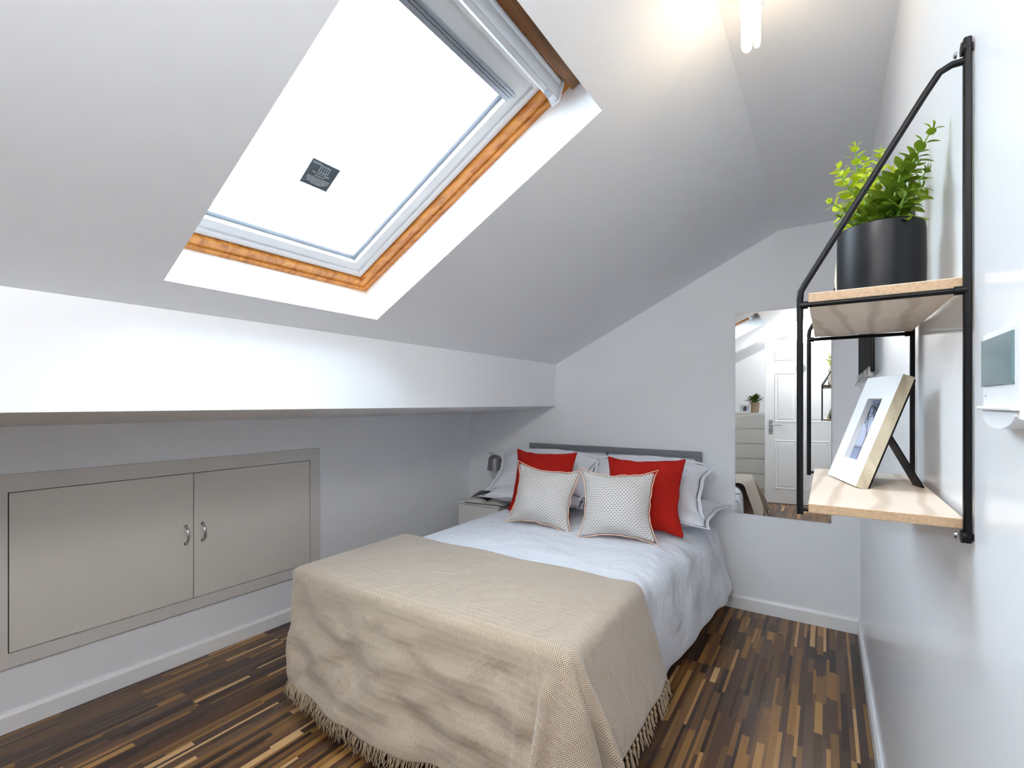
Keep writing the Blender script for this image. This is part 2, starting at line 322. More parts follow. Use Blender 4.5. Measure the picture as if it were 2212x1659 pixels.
# skirting boards
def skirting(name,p,q,nrm,h=.078,t=.013):
    mb=MB(); p=Vector(p);q=Vector(q);n=Vector(nrm)
    prof=[(0,0),(t,0),(t,h-.012),(t*.45,h),(0,h)]
    for u,v in zip(prof,prof[1:]): mb.quad(p+n*u[0]+Vector((0,0,u[1])),q+n*u[0]+Vector((0,0,u[1])),q+n*v[0]+Vector((0,0,v[1])),p+n*v[0]+Vector((0,0,v[1])))
    struct(mb.build(name,M['trim']))
skirting('baseboard_left',(LX(FR),FR,0),(LX(B),B,0),(1,0,0),.072)
skirting('baseboard_back',(LX(B),B,0),(R,B,0),(0,-1,0))
skirting('baseboard_right',(R,D1,0),(R,B,0),(-1,0,0))
# ---------------------------------------------------------------- roof window
def sk(v,y,D):                                   # v up the slope from the bottom of the opening, y along the room, D out through the roof
    return Vector((OBR.x,0,OBR.z))+SV*v+NS*D+Vector((0,y,0))
LEN=(OTR-OBR); LEN=(LEN-Vector((0,LEN.y,0))).length
Yr=lambda v:1.330-.048*v
Yl=lambda v:.518-.026*v
def ring(mb,o0,o1,D0,D1,top=None):
    """rectangular ring between inset o0 (outer) and o1 (inner), from depth D0 to D1"""
    t0=o0; t1=o1
    if top: t0,t1=top
    def rect(o,t): 
        vb=-.010+o; vt=LEN-.004-t
        return [(vb,Yl(vb)+o),(vb,Yr(vb)-o),(vt,Yr(vt)-o),(vt,Yl(vt)+o)]
    A=rect(o0,t0);Bq=rect(o1,t1)
    for i in range(4):
        j=(i+1)%4
        mb.quad(sk(*A[i],D0),sk(*A[j],D0),sk(*Bq[j],D0),sk(*Bq[i],D0))
        mb.quad(sk(*Bq[i],D0),sk(*Bq[j],D0),sk(*Bq[j],D1),sk(*Bq[i],D1))
        mb.quad(sk(*A[i],D0),sk(*A[j],D0),sk(*A[j],D1),sk(*A[i],D1))
        mb.quad(sk(*A[i],D1),sk(*A[j],D1),sk(*Bq[j],D1),sk(*Bq[i],D1))
win=thing('window_1','pine-framed roof window with white sash in the sloping ceiling','window',tuple(sk(0,1,.14)))
win['kind']='structure'
mb=MB(); ring(mb,-.02,.022,.140,.24); ring(mb,.0225,.052,.146,.24,(.0225,.075)); mb.build('window_frame',M['pine'],win)
mb=MB(); ring(mb,.058,.078,.160,.225,(.098,.12)); ring(mb,.0785,.118,.168,.222,(.1205,.168)); 
mb.build('sash',M['sash'],win)
mb=MB(); ring(mb,.1185,.134,.186,.215,(.1685,.186)); mb.build('glazing_bead',M['alu'],win)
mb=MB(); q=[(.12,Yl(0)+.11),(.12,Yr(0)-.13),(LEN-.17,Yr(1)-.13),(LEN-.17,Yl(1)+.11)]
mb.quad(*[sk(v,y,.204) for v,y in q]); mb.build('pane',M['glass'],win)
# blind cassette under the head of the sash, ventilation bar above it
def slab(mb,v0,v1,y0,y1,D0,D1):
    c=[(v0,y0),(v0,y1),(v1,y1),(v1,y0)]
    A=[mb.bm.verts.new(sk(v,y-.048*v*(1 if y>1 else .55),D0)) for v,y in c]; Z=[mb.bm.verts.new(sk(v,y-.048*v*(1 if y>1 else .55),D1)) for v,y in c]
    mb.bm.faces.new(A); mb.bm.faces.new(Z[::-1])
    for i in range(4): mb.bm.faces.new((A[i],A[(i+1)%4],Z[(i+1)%4],Z[i]))
mb=MB()
for v0,v1,D0,D1 in ((.915,.928,.164,.20),(.932,.938,.158,.20),(.942,.949,.150,.20),(.915,.949,.168,.20)): slab(mb,v0,v1,.60,1.215,D0,D1)
mb.build('blind_cassette',M['alu'],win)
def barprof(y): return None
mb=MB()
prof=[(1.016,.112),(1.022,.106),(1.034,.106),(1.036,.112),(1.046,.122),(1.058,.134),(1.068,.138),(1.070,.146),(1.058,.150),(1.030,.150),(1.016,.146)]
mb.prism([(v,D) for v,D in prof],lambda v,D,y:sk(v,y-.048*v,D),.57,1.292)
for y in (.565,1.292): mb.prism([(v,D) for v,D in ((1.010,.102),(1.036,.100),(1.072,.134),(1.075,.152),(1.010,.152))],lambda v,D,t:sk(v,t-.048*v,D),y,y+.006)
vb=mb.build('ventilation_bar',M['bar'],win)
mb=MB(); slab(mb,1.018,1.033,1.235,1.262,.1035,.107); mb.build('lock_plate',M['alu'],vb)
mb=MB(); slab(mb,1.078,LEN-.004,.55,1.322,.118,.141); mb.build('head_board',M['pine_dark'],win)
# sticker on the pane, printing in flat letters
stk=thing('window_sticker','small dark grey square sticker with white printing on the roof window pane','sticker',tuple(sk(.38,.89,.2)))
S0=.336;S1=.430;Y0=.840;Y1=.932
def sq(u,v,D=.2015):                             # u 0..1 to the right, v 0..1 up
    vv=S0+(S1-S0)*v; return sk(vv,Y0+(Y1-Y0)*u+.010*(1-v),D)
mb=MB(); 
A=[(0,0),(1,0),(1,1),(0,1)]; mb.prism(A,lambda u,v,D:sq(u,v,D),.2008,.2032); mb.build('backing',mat('sticker_dark_film',srgb(66,78,86),.4,var=(40,.1)),stk)
pm=mat('sticker_white_print',srgb(236,242,242),.6,var=(40,.05),)
mb=MB()
def bar(u0,u1,v0,v1): mb.quad(sq(u0,v0,.2003),sq(u1,v0,.2003),sq(u1,v1,.2003),sq(u0,v1,.2003))
for u0,u1,v0,v1 in ((.36,.70,.87,.885),(.36,.70,.62,.635),(.36,.375,.62,.885),(.685,.70,.62,.885),(.44,.452,.62,.885),(.608,.62,.62,.885),(.525,.537,.62,.885)): bar(u0,u1,v0,v1)
mb.build('icon_print',pm,stk); mb=MB()
rr=random.Random(3)
for k,(a0,a1) in enumerate(((.10,.93),(.12,.90),(.10,.93),(.17,.86),(.14,.80),(.34,.72))):
    v=.36-.048*k; u=a0
    while u<a1:
        l=rr.uniform(.02,.075); bar(u,min(u+l,a1),v,v+.018); u+=l+.014
mb.build('small_print',pm,stk)
def text3(body,u,v,size,name,parent,m,P,align='LEFT'):
    cu=bpy.data.curves.new(name,'FONT'); cu.body=body; cu.size=1; cu.align_x=align; cu.resolution_u=2
    t=bpy.data.objects.new('tmp',cu); COL.objects.link(t); dg=bpy.context.evaluated_depsgraph_get(); me=bpy.data.meshes.new_from_object(t.evaluated_get(dg)); bpy.data.objects.remove(t)
    for vt in me.vertices: vt.co=P(u+vt.co.x*size,v+vt.co.y*size)
    return link(name,me,m,parent)
P=lambda u,v:sq(u,v,.2003)
text3('DAKEA',.05,.87,.10,'brand_print',stk,pm,P)
text3('Are you a happy',.50,.53,.095,'slogan_print',stk,pm,P,'CENTER')
text3('customer?',.50,.435,.095,'slogan_print',stk,pm,P,'CENTER')
# ---------------------------------------------------------------- ceiling light with compact fluorescent bulb
def ceiling_bulb(x,y,label,power,colour):
    t=thing('ceiling_light',label,'light',(x,y,RZ))
    mb=MB(); mb.lathe([(0,0),(.045,0),(.045,-.008),(.028,-.016),(.024,-.05),(.0,-.05)],(x,y,RZ),32); mb.build('lamp_holder',M['whiteplastic'],t,True)
    mb=MB(); mb.lathe([(.020,-.045),(.0275,-.052),(.0275,-.075),(.024,-.086),(.0,-.086)],(x,y,RZ),32); mb.build('bulb_base',M['whiteplastic'],t,True)
    em=mat('glowing_tube',srgb(255,236,200),.5,emit=((1,.84,.62,1),26))
    for k in range(3):
        a=k*2*PI/3+.3; ca,sa=math.cos(a),math.sin(a); r=.0135; h=.0075
        pts=[]
        for s,zz in ((-1,-.084),(-1,-.155)): pts.append((x+ca*r-sa*h*s,y+sa*r+ca*h*s,RZ+zz))
        for j in range(1,6):
            th=PI*j/6; s=-math.cos(th); pts.append((x+ca*r-sa*h*s,y+sa*r+ca*h*s,RZ-.155-.0095*math.sin(th)))
        for s,zz in ((1,-.155),(1,-.084)): pts.append((x+ca*r-sa*h*s,y+sa*r+ca*h*s,RZ+zz))
        mb=MB(); mb.tube(pts,.0058,10); mb.build('bulb_tube',em,t,True)
    l=bpy.data.lights.new('bulb_light','POINT'); l.energy=power; l.color=colour; l.shadow_soft_size=.03 if power<10 else .16; lo=bpy.data.objects.new('bulb_light',l); COL.objects.link(lo); lo.parent=t; lo.location=(0,0,-.13)
    return t
ceiling_bulb(-.145,1.218,'lit compact fluorescent bulb in a white ceiling holder between the roof window and shelf',BULB1,(1,.70,.40))
ceiling_bulb(-.19,-.34,'lit bulb on the ceiling near the open door, seen only in the mirror',BULB2,(1,.975,.96))
# ---------------------------------------------------------------- eaves cupboard in the left wall
cb=thing('eaves_cupboard','built-in eaves cupboard with grey frame and plain pale doors in the left wall','cupboard',(LX(1),1,.25))
def lw(y,z,d): return Vector((LX(y)+d,y,z))
def lbox(mb,y0,y1,z0,z1,d0,d1,bev=0):
    c=[(y0,z0),(y1,z0),(y1,z1),(y0,z1)]; A=[mb.bm.verts.new(lw(y,z,d0)) for y,z in c]; Z=[mb.bm.verts.new(lw(y,z,d1)) for y,z in c]
    mb.bm.faces.new(A); mb.bm.faces.new(Z[::-1])
    for i in range(4): mb.bm.faces.new((A[i],A[(i+1)%4],Z[(i+1)%4],Z[i]))
    return mb
mb=MB(); YL=-.62
lbox(mb,YL,1.721,.889,.954,0,.018); lbox(mb,YL,1.721,.240,.292,0,.018); lbox(mb,1.662,1.721,.292,.889,0,.018); lbox(mb,YL,YL+.06,.292,.889,0,.018); lbox(mb,.420,.447,.292,.889,0,.018)
mb.build('cupboard_frame',M['greytrim'],cb)
mb=MB(); lbox(mb,YL+.05,1.665,.29,.892,.0,.004); mb.build('shadow_gap',M['dark'],cb)
def lhandle(y,zc,parent):
    pts=[lw(y,zc+.040,.014)]+[lw(y,zc+.040*math.cos(t),.014+.026*math.sin(t)) for t in [PI*k/10 for k in range(1,10)]]+[lw(y,zc-.040,.014)]
    mb=MB(); mb.tube(pts,[.0042]*11,8)
    for s in (1,-1): mb.lathe([(0,0),(.008,0),(.008,.003),(0,.003)],(0,0,0),16,Matrix.Translation(lw(y,zc+.040*s,.013))@Matrix.Rotation(PI/2,4,'Y'))
    return mb.build('handle',M['chrome'],parent,True)
for y0,y1,hy in ((.4515,1.0585,1.027),(1.0625,1.6585,1.098),(YL+.064,-.11,-.14),(-.106,.4165,-.07)):
    mb=MB(); lbox(mb,y0,y1,.2955,.8855,.002,.014); dd=mb.build('door',M['cupdoor'],cb); lhandle(hy,.600,dd)
# ---------------------------------------------------------------- mirror
mb=MB(); mb.box(-.454,.023,B-.007,B-.001,.566,1.750,.0015,1); o=mb.build('wall_mirror',M['mirror']); tag(o,'tall frameless mirror screwed to the back wall beside the bed','mirror')
# ---------------------------------------------------------------- open panelled door (seen in the mirror)
dr=thing('door_1','white six-panel door standing open behind the camera, seen in the mirror','door',(.12,-.50,0)); dr['kind']='structure'
ang=math.atan2(.10,-.75)
DM=Matrix.Translation((.125,-.49,0))@Matrix.Rotation(ang,4,'Z')   # local x along the leaf from the hinge, local y thickness
W=.762;H=1.981
mb=MB(); mb.box(0,W,-.02,.02,.006,H,.0015,1,DM)
rows=((.18,.77),(.99,1.58),(1.73,1.90))
cols=((.105,.335),(.427,.657))
def panel(mb,x0,x1,z0,z1,side):
    y=side*.0202
    L_=[(0,0),(.012,.007*side),(.020,.007*side),(.034,-.000*side)]
    # sunk moulding drawn as stepped picture frame
    rings=[]
    for o_,h_ in ((0,.0015),(.007,.006),(.013,.002),(.022,.0005),(.040,.005)):
        rings.append([DM@Vector((x,y+side*h_,z)) for x,z in ((x0+o_,z0+o_),(x1-o_,z0+o_),(x1-o_,z1-o_),(x0+o_,z1-o_))])
    for A_,B_ in zip(rings,rings[1:]):
        for i in range(4): mb.quad(A_[i],A_[(i+1)%4],B_[(i+1)%4],B_[i])
    mb.quad(*rings[-1])
for z0,z1 in rows:
    for x0,x1 in cols:
        for sd in (-1,1): panel(mb,x0,x1,z0,z1,sd)
mb.build('door_leaf',M['trim'],dr)
mb=MB()
for sd in (-1,1):
    mb.box(W-.085,W-.045,sd*.024-.003,sd*.024+.003,.84,1.01,.002,1,DM)
    mb.tube([DM@Vector((W-.065,sd*.022,.955)),DM@Vector((W-.065,sd*.055,.955)),DM@Vector((W-.078,sd*.064,.955)),DM@Vector((W-.18,sd*.064,.955))],.008,10)
mb.build('handle',M['chrome'],dr,True)
mb=MB(); mb.lathe([(0,0),(.024,0),(.024,.016),(0,.016)],(0,0,0),24,DM@Matrix.Translation((W-.065,-.022,.885))@Matrix.Rotation(-PI/2,4,'X'))
mb.lathe([(0,0),(.024,0),(.024,.016),(0,.016)],(0,0,0),24,DM@Matrix.Translation((W-.065,.022,.885))@Matrix.Rotation(-PI/2,4,'X')); mb.build('thumb_turn',M['black'],dr,True)
mb=MB(); mb.lathe([(0,0),(.052,0),(.052,.003),(0,.003)],(0,0,0),36,DM@Matrix.Translation((W/2,-.029,1.63))@Matrix.Rotation(-PI/2,4,'X')); mb.build('round_sign',mat('grey_sign_disc',srgb(108,118,116),.5,var=(30,.1)),dr)
mb=MB(); 
for z in (.22,1.0,1.75): mb.tube([(.128,-.468,z),(.128,-.468,z+.075)],.006,8)
mb.build('hinge',M['chrome'],dr)
mb=MB(); mb.box(R-.014,R+.11,D1,D1+.02,0,DH+.02); mb.box(R-.014,R+.11,D0-.02,D0,0,DH+.02); mb.box(R-.014,R+.11,D0,D1,DH,DH+.02)
mb.box(R-.014,R,D1+.02,D1+.07,0,DH+.07,.004); mb.box(R-.014,R,D0-.045,D0-.02,0,DH+.07,.004); mb.box(R-.014,R,D0-.02,D1+.07,DH+.02,DH+.07,.004)
struct(mb.build('trim_2',M['trim']))
# ---------------------------------------------------------------- chest of drawers with its things (seen in the mirror)
cx0,cx1,cy0,cy1=-1.46,-.66,-1.20,-.74
ch=thing('chest_of_drawers','white chest of drawers with lipped drawer fronts against the front wall','chest of drawers',(-1.06,-.97,0))
mb=MB(); mb.box(cx0,cx1,cy0,cy1,.0,1.07); mb.box(cx0-.004,cx1+.004,cy0,cy1+.012,1.07,1.088,.002); mb.build('carcass',M['bed_white'],ch)
for z0 in (.108,.302,.496,.690,.884):
    mb=MB(); n=24; z1=z0+.182
    def zt(x): u=(x-cx0)/(cx1-cx0); return z1-(.020*(1-((u-.5)/.3)**2) if abs(u-.5)<.3 else 0)
    for i in range(n):
        xa=cx0+.004+(cx1-cx0-.008)*i/n; xb=cx0+.004+(cx1-cx0-.008)*(i+1)/n; ya,yb=cy1,cy1+.018
        mb.quad((xa,yb,z0),(xb,yb,z0),(xb,yb,zt(xb)),(xa,yb,zt(xa))); mb.quad((xa,yb,zt(xa)),(xb,yb,zt(xb)),(xb,ya,zt(xb)+.008),(xa,ya,zt(xa)+.008)); mb.quad((xa,ya,z0),(xb,ya,z0),(xb,yb,z0),(xa,yb,z0))
    for x in (cx0+.004,cx1-.004): mb.quad((x,cy1,z0),(x,cy1+.018,z0),(x,cy1+.018,z1),(x,cy1,z1+.008))
    mb.build('drawer',M['bed_white'],ch)
DUVET_MM=[
-3710,68,75,8,-35,6,102,35,70,116,119,120,119,120,119,119,120,119,120,119,119,119,119,116,100,109,86,97,-71,-42,56,86,93,115,-3802,82,88,66,-10,-24,94,43,80,118,119,120,119,120,119,119,120,119,120,119,119,119,119,118,102,111,90,68,-73,27,86,46,34,105,-3876,87,81,87,57,-30,60,57,93,119,120,119,119,120,119,119,120,119,119,120,119,119,119,119,106,110,99,25,-24,85,64,46,30,21,-3947,83,89,79,83,42,6,
73,108,119,120,119,119,120,119,119,120,119,119,120,119,119,119,119,111,113,108,-18,75,60,25,-6,-13,-4,-3920,24,50,81,83,76,27,77,119,119,119,119,119,119,120,119,120,119,119,120,119,119,119,119,116,117,95,41,43,-9,-16,-15,-6,-1,-3805,7,6,8,36,80,68,100,117,119,118,120,119,119,120,119,119,120,119,120,119,119,120,119,119,118,84,33,-7,8,14,26,30,30,-3688,7,7,6,5,5,34,114,123,121,119,120,120,119,120,
119,119,120,119,120,119,120,120,120,120,126,98,34,33,31,32,30,30,30,-3655,-3,0,0,-1,-2,42,111,121,121,120,119,120,119,120,119,119,120,119,120,119,120,119,120,121,121,99,23,25,30,26,25,25,24,-3657,-1,0,0,0,-2,43,112,120,120,119,119,120,119,120,119,119,120,119,119,120,119,120,119,120,121,99,23,-1,0,3,12,18,20,-3673,4,4,3,3,-1,44,111,120,120,119,119,120,119,120,119,119,120,119,119,120,119,120,119,
120,120,100,26,2,-2,-2,-2,-2,4,-3699,6,6,6,8,13,45,110,120,120,119,119,120,119,120,119,119,120,119,119,120,119,120,119,120,120,100,24,-2,0,0,0,-1,0,-3678,5,5,5,3,0,45,110,120,120,119,119,120,119,120,119,119,120,119,119,120,119,120,119,120,120,100,25,2,2,1,1,1,1,-3659,1,0,0,0,-2,45,110,120,120,119,119,120,119,120,119,119,120,119,119,120,119,120,119,120,120,100,25,3,3,2,2,1,1,-3658,-1,0,0,-1,0,45,
110,120,120,119,119,120,119,120,119,119,120,119,119,120,119,120,119,120,120,99,26,0,0,1,0,1,1,-3659,0,0,0,0,-1,45,111,119,120,119,119,120,119,120,119,119,120,119,119,120,119,120,119,120,120,99,26,0,1,0,0,0,1,-3659,0,0,0,0,-1,45,111,119,120,119,119,120,119,120,119,119,120,119,119,120,119,120,119,120,120,99,25,2,2,1,2,0,1,-3659,-1,0,0,0,0,45,110,120,120,119,119,120,119,120,119,119,120,119,119,120,
119,120,119,120,120,99,25,2,1,2,2,1,2,-3660,0,-1,1,0,0,45,110,120,120,119,119,120,119,120,119,119,120,119,119,120,119,120,119,120,120,99,25,1,1,1,2,1,1,-3660,-1,0,1,0,0,45,110,120,120,119,119,120,119,120,119,119,120,119,119,120,119,120,119,120,120,99,25,1,1,1,0,1,1,-3660,0,0,0,0,0,45,110,120,120,119,119,120,119,120,119,119,120,119,119,120,119,120,119,120,120,99,25,1,1,0,1,1,0,-3659,0,0,0,0,-1,45,
110,120,120,119,119,120,119,120,119,119,120,119,119,120,119,120,119,119,121,99,25,0,1,1,0,1,1,-3658,0,-1,0,0,-1,45,110,120,120,119,119,120,119,120,119,119,120,119,119,120,119,120,119,119,121,99,25,0,0,1,0,1,1,-3658,0,0,-1,0,0,44,110,120,120,119,119,120,119,120,119,119,120,119,119,120,119,120,119,119,121,99,26,-1,0,1,1,1,1,-3658,0,0,-1,0,-1,45,110,120,120,119,119,120,119,120,119,119,120,119,119,
120,119,120,119,119,121,99,26,0,0,1,1,1,2,-3657,-1,-1,0,0,0,44,110,120,120,119,119,120,119,120,119,119,120,119,119,120,119,120,119,120,120,99,26,0,0,1,1,1,1,-3660,0,0,0,0,1,43,111,120,120,119,119,120,119,120,119,119,120,119,119,120,119,120,119,120,120,99,25,1,0,1,0,0,0,-3666,2,2,1,1,0,44,111,120,120,119,119,120,119,120,119,119,120,119,119,120,119,120,119,120,120,99,25,1,0,1,1,0,0,-3664,1,1,1,1,0,
44,111,120,120,119,119,120,119,120,119,119,120,119,119,120,119,120,119,120,120,99,26,0,1,1,1,1,1,-3658,-1,0,0,-1,0,45,110,120,120,119,119,120,119,120,119,119,120,119,119,120,119,120,119,120,120,100,24,0,1,0,-1,0,0,-3657,-1,0,-1,0,-1,45,110,120,120,119,119,120,119,120,119,119,120,119,119,120,119,120,119,120,120,100,24,-1,0,-1,0,-1,0,-3668,1,2,2,2,1,44,111,120,120,119,119,120,119,120,119,119,120,
119,119,120,119,120,119,120,120,100,24,1,2,2,2,2,2,-3669,1,2,1,3,1,45,111,120,120,119,119,120,119,120,119,119,120,119,119,120,119,120,119,120,120,100,24,4,4,5,4,3,3,-3657,-1,0,0,-1,-1,43,112,120,120,119,119,120,119,120,119,119,120,119,119,120,119,120,119,120,120,99,26,1,2,2,2,2,1,-3666,1,1,1,1,1,44,112,120,120,119,119,120,119,120,119,119,120,119,119,120,119,120,119,120,121,99,24,-1,0,-1,0,0,0,
-3683,4,3,5,6,5,44,111,120,120,119,119,120,119,120,119,119,120,119,119,120,119,120,119,120,121,99,24,1,1,0,-1,0,-1,-3671,4,4,3,2,-2,43,112,120,120,119,119,120,119,120,119,119,120,119,119,120,119,120,119,120,120,100,24,1,2,1,1,0,0,-3648,2,1,0,-3,-3,36,116,114,120,119,119,120,119,120,119,119,120,119,119,120,119,120,119,117,112,110,19,1,3,3,3,3,2,2333,91,-31,-85,-82,-84,27,112,92,26,1,-1,0,1,0,-1,-1,
1,3,-3,-11,5,9,-23,-66,28,82,-10,-84,-100,-83,-11,34,32,2386,40,15,-52,-85,-84,-18,107,82,11,-1,-1,-1,1,0,-1,-1,1,3,-2,-10,4,8,-12,-61,26,76,-56,-84,-96,-15,47,55,34,2364,27,41,14,-63,-82,-60,96,64,0,-1,-1,0,1,0,-1,0,0,2,-1,-8,3,7,-3,-54,26,63,-89,-97,-20,34,48,58,64,2401,-20,13,44,6,-68,-80,70,36,-2,0,-1,0,0,1,-1,0,0,1,0,-4,0,5,1,-40,20,37,-107,-34,36,50,42,28,41,2505,-36,-42,-19,33,-3,-66,21,6,
0,1,0,0,0,0,0,-1,0,1,0,-1,0,0,2,-19,12,-8,-46,37,35,28,30,36,40,2527,-3,-7,-20,-39,-13,-16,-17,9,1,0,0,0,0,0,0,0,0,0,0,0,0,0,0,-1,-3,3,16,34,36,35,27,19,14,2536,-4,-4,-2,-2,-1,-4,-6,5,1,0,0,0,0,0,0,0,0,0,0,1,0,0,-1,-2,-4,8,18,16,15,14,13,14,14,2648,-1,-1,-1,-1,-1,-3,-2,2,0,0,0,0,0,0,0,0,0,0,0,0,0,0,0,-1,-2,4,2,7,15,15,14,14,13,2768,-1,-1,-2,-1,-1,-2,-1,1,0,0,0,0,0,0,0,0,0,0,0,0,0,0,0,-1,0,2,1,0,0,
0,2,4,7,2887,-1,-1,-1,-1,-2,-1,0,0,0,0,0,0,0,0,0,0,0,0,0,0,0,0,0,-1,0,1,2,0,0,0,0,0,0,3004,-1,0,-1,0,-1,-1,0,0,0,0,0,0,0,0,0,0,0,0,0,0,0,0,0,0,0,0,1,0,1,0,0,0,0,3122,-1,0,0,0,0,-1,0,0,0,0,0,0,0,0,0,0,0,0,0,0,0,0,0,0,0,0,1,0,0,0,0,0,0,3240,0,0,1,0,0,-1,0,0,0,0,0,0,0,0,0,0,0,0,0,0,0,0,0,0,0,0,1,0,0,0,0,0,0,3360,0,0,0,0,0,0,0,0,0,0,0,0,0,0,0,0,0,0,0,0,0,0,0,0,0,0,1,0,0,0,0,0,0,3480,0,0,0,0,0,0,0,0,0,
0,0,0,0,0,0,0,0,0,0,0,0,0,0,0,0,0,0,1,0,0,-1,0,0,3600,0,0,0,0,0,0,0,0,0,0,0,0,0,0,0,0,0,0,0,0,0,0,0,0,0,0,0,0,0,0,0,0,0,3720,0,0,0,0,0,0,0,0,0,0,0,0,0,0,0,0,0,0,0,0,0,0,0,0,0,0,0,0,0,0,0,0,0,3840,0,0,0,0,0,0,0,0,0,0,0,0,0,0,0,0,0,0,0,0,0,0,0,0,0,0,0,0,0,0,0,0,0,3960,0,0,0,0,0,0,0,0,0,0,0,0,0,0,0,0,0,0,0,0,0,0,0,0,0,0,0,0,0,0,0,0,0,4080,0,0,0,0,0,0,0,0,0,0,0,0,0,0,0,0,0,0,0,0,0,0,0,0,0,0,0,0,0,0,0,
0,0,4200,0,0,0,0,0,0,0,0,0,0,0,0,0,0,0,0,0,0,0,0,0,0,0,0,0,0,0,0,0,0,0,0,0,4320,0,0,0,0,0,0,0,0,0,0,0,0,0,0,0,0,0,0,0,0,0,0,0,0,0,0,0,0,0,0,0,0,0,4440,0,0,0,0,0,0,0,0,0,0,0,0,0,0,0,0,0,0,0,0,0,0,0,0,0,0,0,0,0,0,0,0,0,4560,0,0,0,0,0,0,0,0,0,0,0,0,0,0,0,0,0,0,0,0,0,0,0,0,0,0,0,0,0,0,0,0,0,4680,0,0,0,0,0,0,0,0,0,0,0,0,0,0,0,0,0,0,0,0,0,0,0,0,0,0,0,0,0,0,0,0,0,4800,0,0,0,0,0,0,0,0,0,0,0,0,0,0,0,0,0,0,
0,0,0,0,0,0,0,0,0,0,0,0,0,0,0,4920,0,0,0,0,0,0,0,0,0,0,0,0,0,0,0,0,0,0,0,0,0,0,0,0,0,0,0,0,0,0,0,0,0,5040,0,0,0,0,0,0,0,0,0,0,0,0,0,0,0,0,0,0,0,0,0,0,0,0,0,0,0,0,0,0,0,0,0,5160,0,0,0,0,0,0,0,0,0,0,0,0,0,0,0,0,0,0,0,0,0,0,0,0,0,0,0,0,0,0,0,0,0,5280,0,0,0,0,0,0,0,0,0,0,0,0,0,0,0,0,0,0,0,0,0,0,0,0,0,0,0,0,0,0,0,0,0,5399,0,0,1,0,0,0,0,0,0,0,0,0,0,0,0,0,0,0,0,0,0,0,0,0,0,0,0,0,0,-1,0,0,0,5519,0,0,0,1,
0,0,0,0,0,0,0,0,0,0,0,0,0,0,0,0,0,0,0,0,0,0,0,-1,0,0,0,0,-1,5638,1,0,0,0,1,0,0,0,0,0,0,0,0,0,0,0,0,0,0,0,0,0,0,0,0,0,0,-1,0,0,-1,0,0,5758,0,0,1,0,1,0,0,0,0,0,0,0,0,0,0,0,0,0,0,0,0,0,0,0,0,0,0,-1,0,-1,0,0,-1,5876,1,1,0,1,1,0,0,0,0,0,0,0,0,0,0,0,0,0,0,0,0,0,0,0,0,0,0,-1,0,-1,0,-1,0,5996,0,1,1,1,1,0,0,0,0,0,0,0,0,0,0,0,0,0,0,0,0,0,0,0,1,-1,-1,0,0,-1,0,-1,0,6114,1,1,1,1,1,1,-6,6,0,0,0,0,0,0,0,0,0,0,0,
0,0,0,0,-1,-8,9,-1,0,-1,0,0,-1,0,28,23,80,82,79,79,18,-24,-15,-2,0,0,0,0,0,0,0,0,0,1,0,0,0,0,5,-8,-14,-16,-42,-44,-59,-81,-62,0,64,77,78,81,81,80,42,-22,-12,-1,0,0,0,0,0,0,0,0,1,0,0,0,0,0,4,-8,-13,-23,-43,-53,-79,-97,-100,-29,156,77,77,79,81,80,63,-16,-8,-1,0,0,0,0,0,0,0,1,0,0,0,0,0,0,3,-8,-13,-30,-46,-78,-95,-99,-100,-95,240,84,78,77,79,82,76,-3,-4,-1,0,0,0,0,0,0,1,0,0,0,0,0,0,0,2,-8,-14,-37,-72,
-97,-105,-112,-115,-112,275,112,99,85,78,79,81,20,0,0,0,0,0,0,0,0,0,0,0,0,1,0,-1,0,1,-8,-18,-65,-102,-113,-115,-115,-114,-112,271,119,119,118,107,86,80,48,-1,0,0,0,0,0,0,0,0,0,0,0,0,1,0,-1,-2,-5,-57,-97,-114,-114,-113,-114,-114,-115,264,119,120,119,120,119,110,45,0,0,0,0,-1,0,0,0,0,0,0,0,0,0,1,-1,1,-3,-74,-116,-114,-115,-115,-115,-115,-115,265,119,120,119,120,120,112,48,-3,-1,-1,0,0,1,0,-1,0,0,0,
0,2,2,2,0,-3,-5,-67,-117,-117,-114,-116,-116,-116,-117,266,119,120,120,119,121,112,43,5,-4,-2,0,2,2,1,1,-1,-1,0,1,2,2,1,0,-7,-6,-65,-117,-120,-119,-120,-119,-118,-118,268,119,119,120,120,120,111,43,3,-4,-2,0,2,4,3,3,0,-1,-3,-1,-1,1,0,1,-5,-3,-66,-116,-120,-120,-120,-119,-120,-119,269,120,119,119,120,119,111,43,2,-3,-2,0,3,4,4,3,1,-3,-3,-4,-3,0,1,2,-3,-2,-65,-117,-120,-120,-120,-119,-120,-119,269,
119,120,119,120,120,110,43,3,-1,-2,0,2,3,4,2,0,-2,-4,-5,-3,-1,2,4,-2,-3,-65,-117,-120,-120,-120,-119,-120,-119,268,120,119,120,120,120,110,43,6,0,-1,-1,0,1,1,1,1,-2,-3,-3,-3,0,2,4,-3,-3,-65,-117,-120,-120,-120,-119,-120,-119,268,119,120,120,119,120,111,43,9,1,-1,-2,-3,-2,0,0,2,0,0,-2,-1,-1,2,2,-3,-5,-64,-117,-120,-120,-120,-119,-120,-119,268,119,120,120,119,120,110,44,11,1,-2,-3,-5,-3,-1,0,3,3,2,
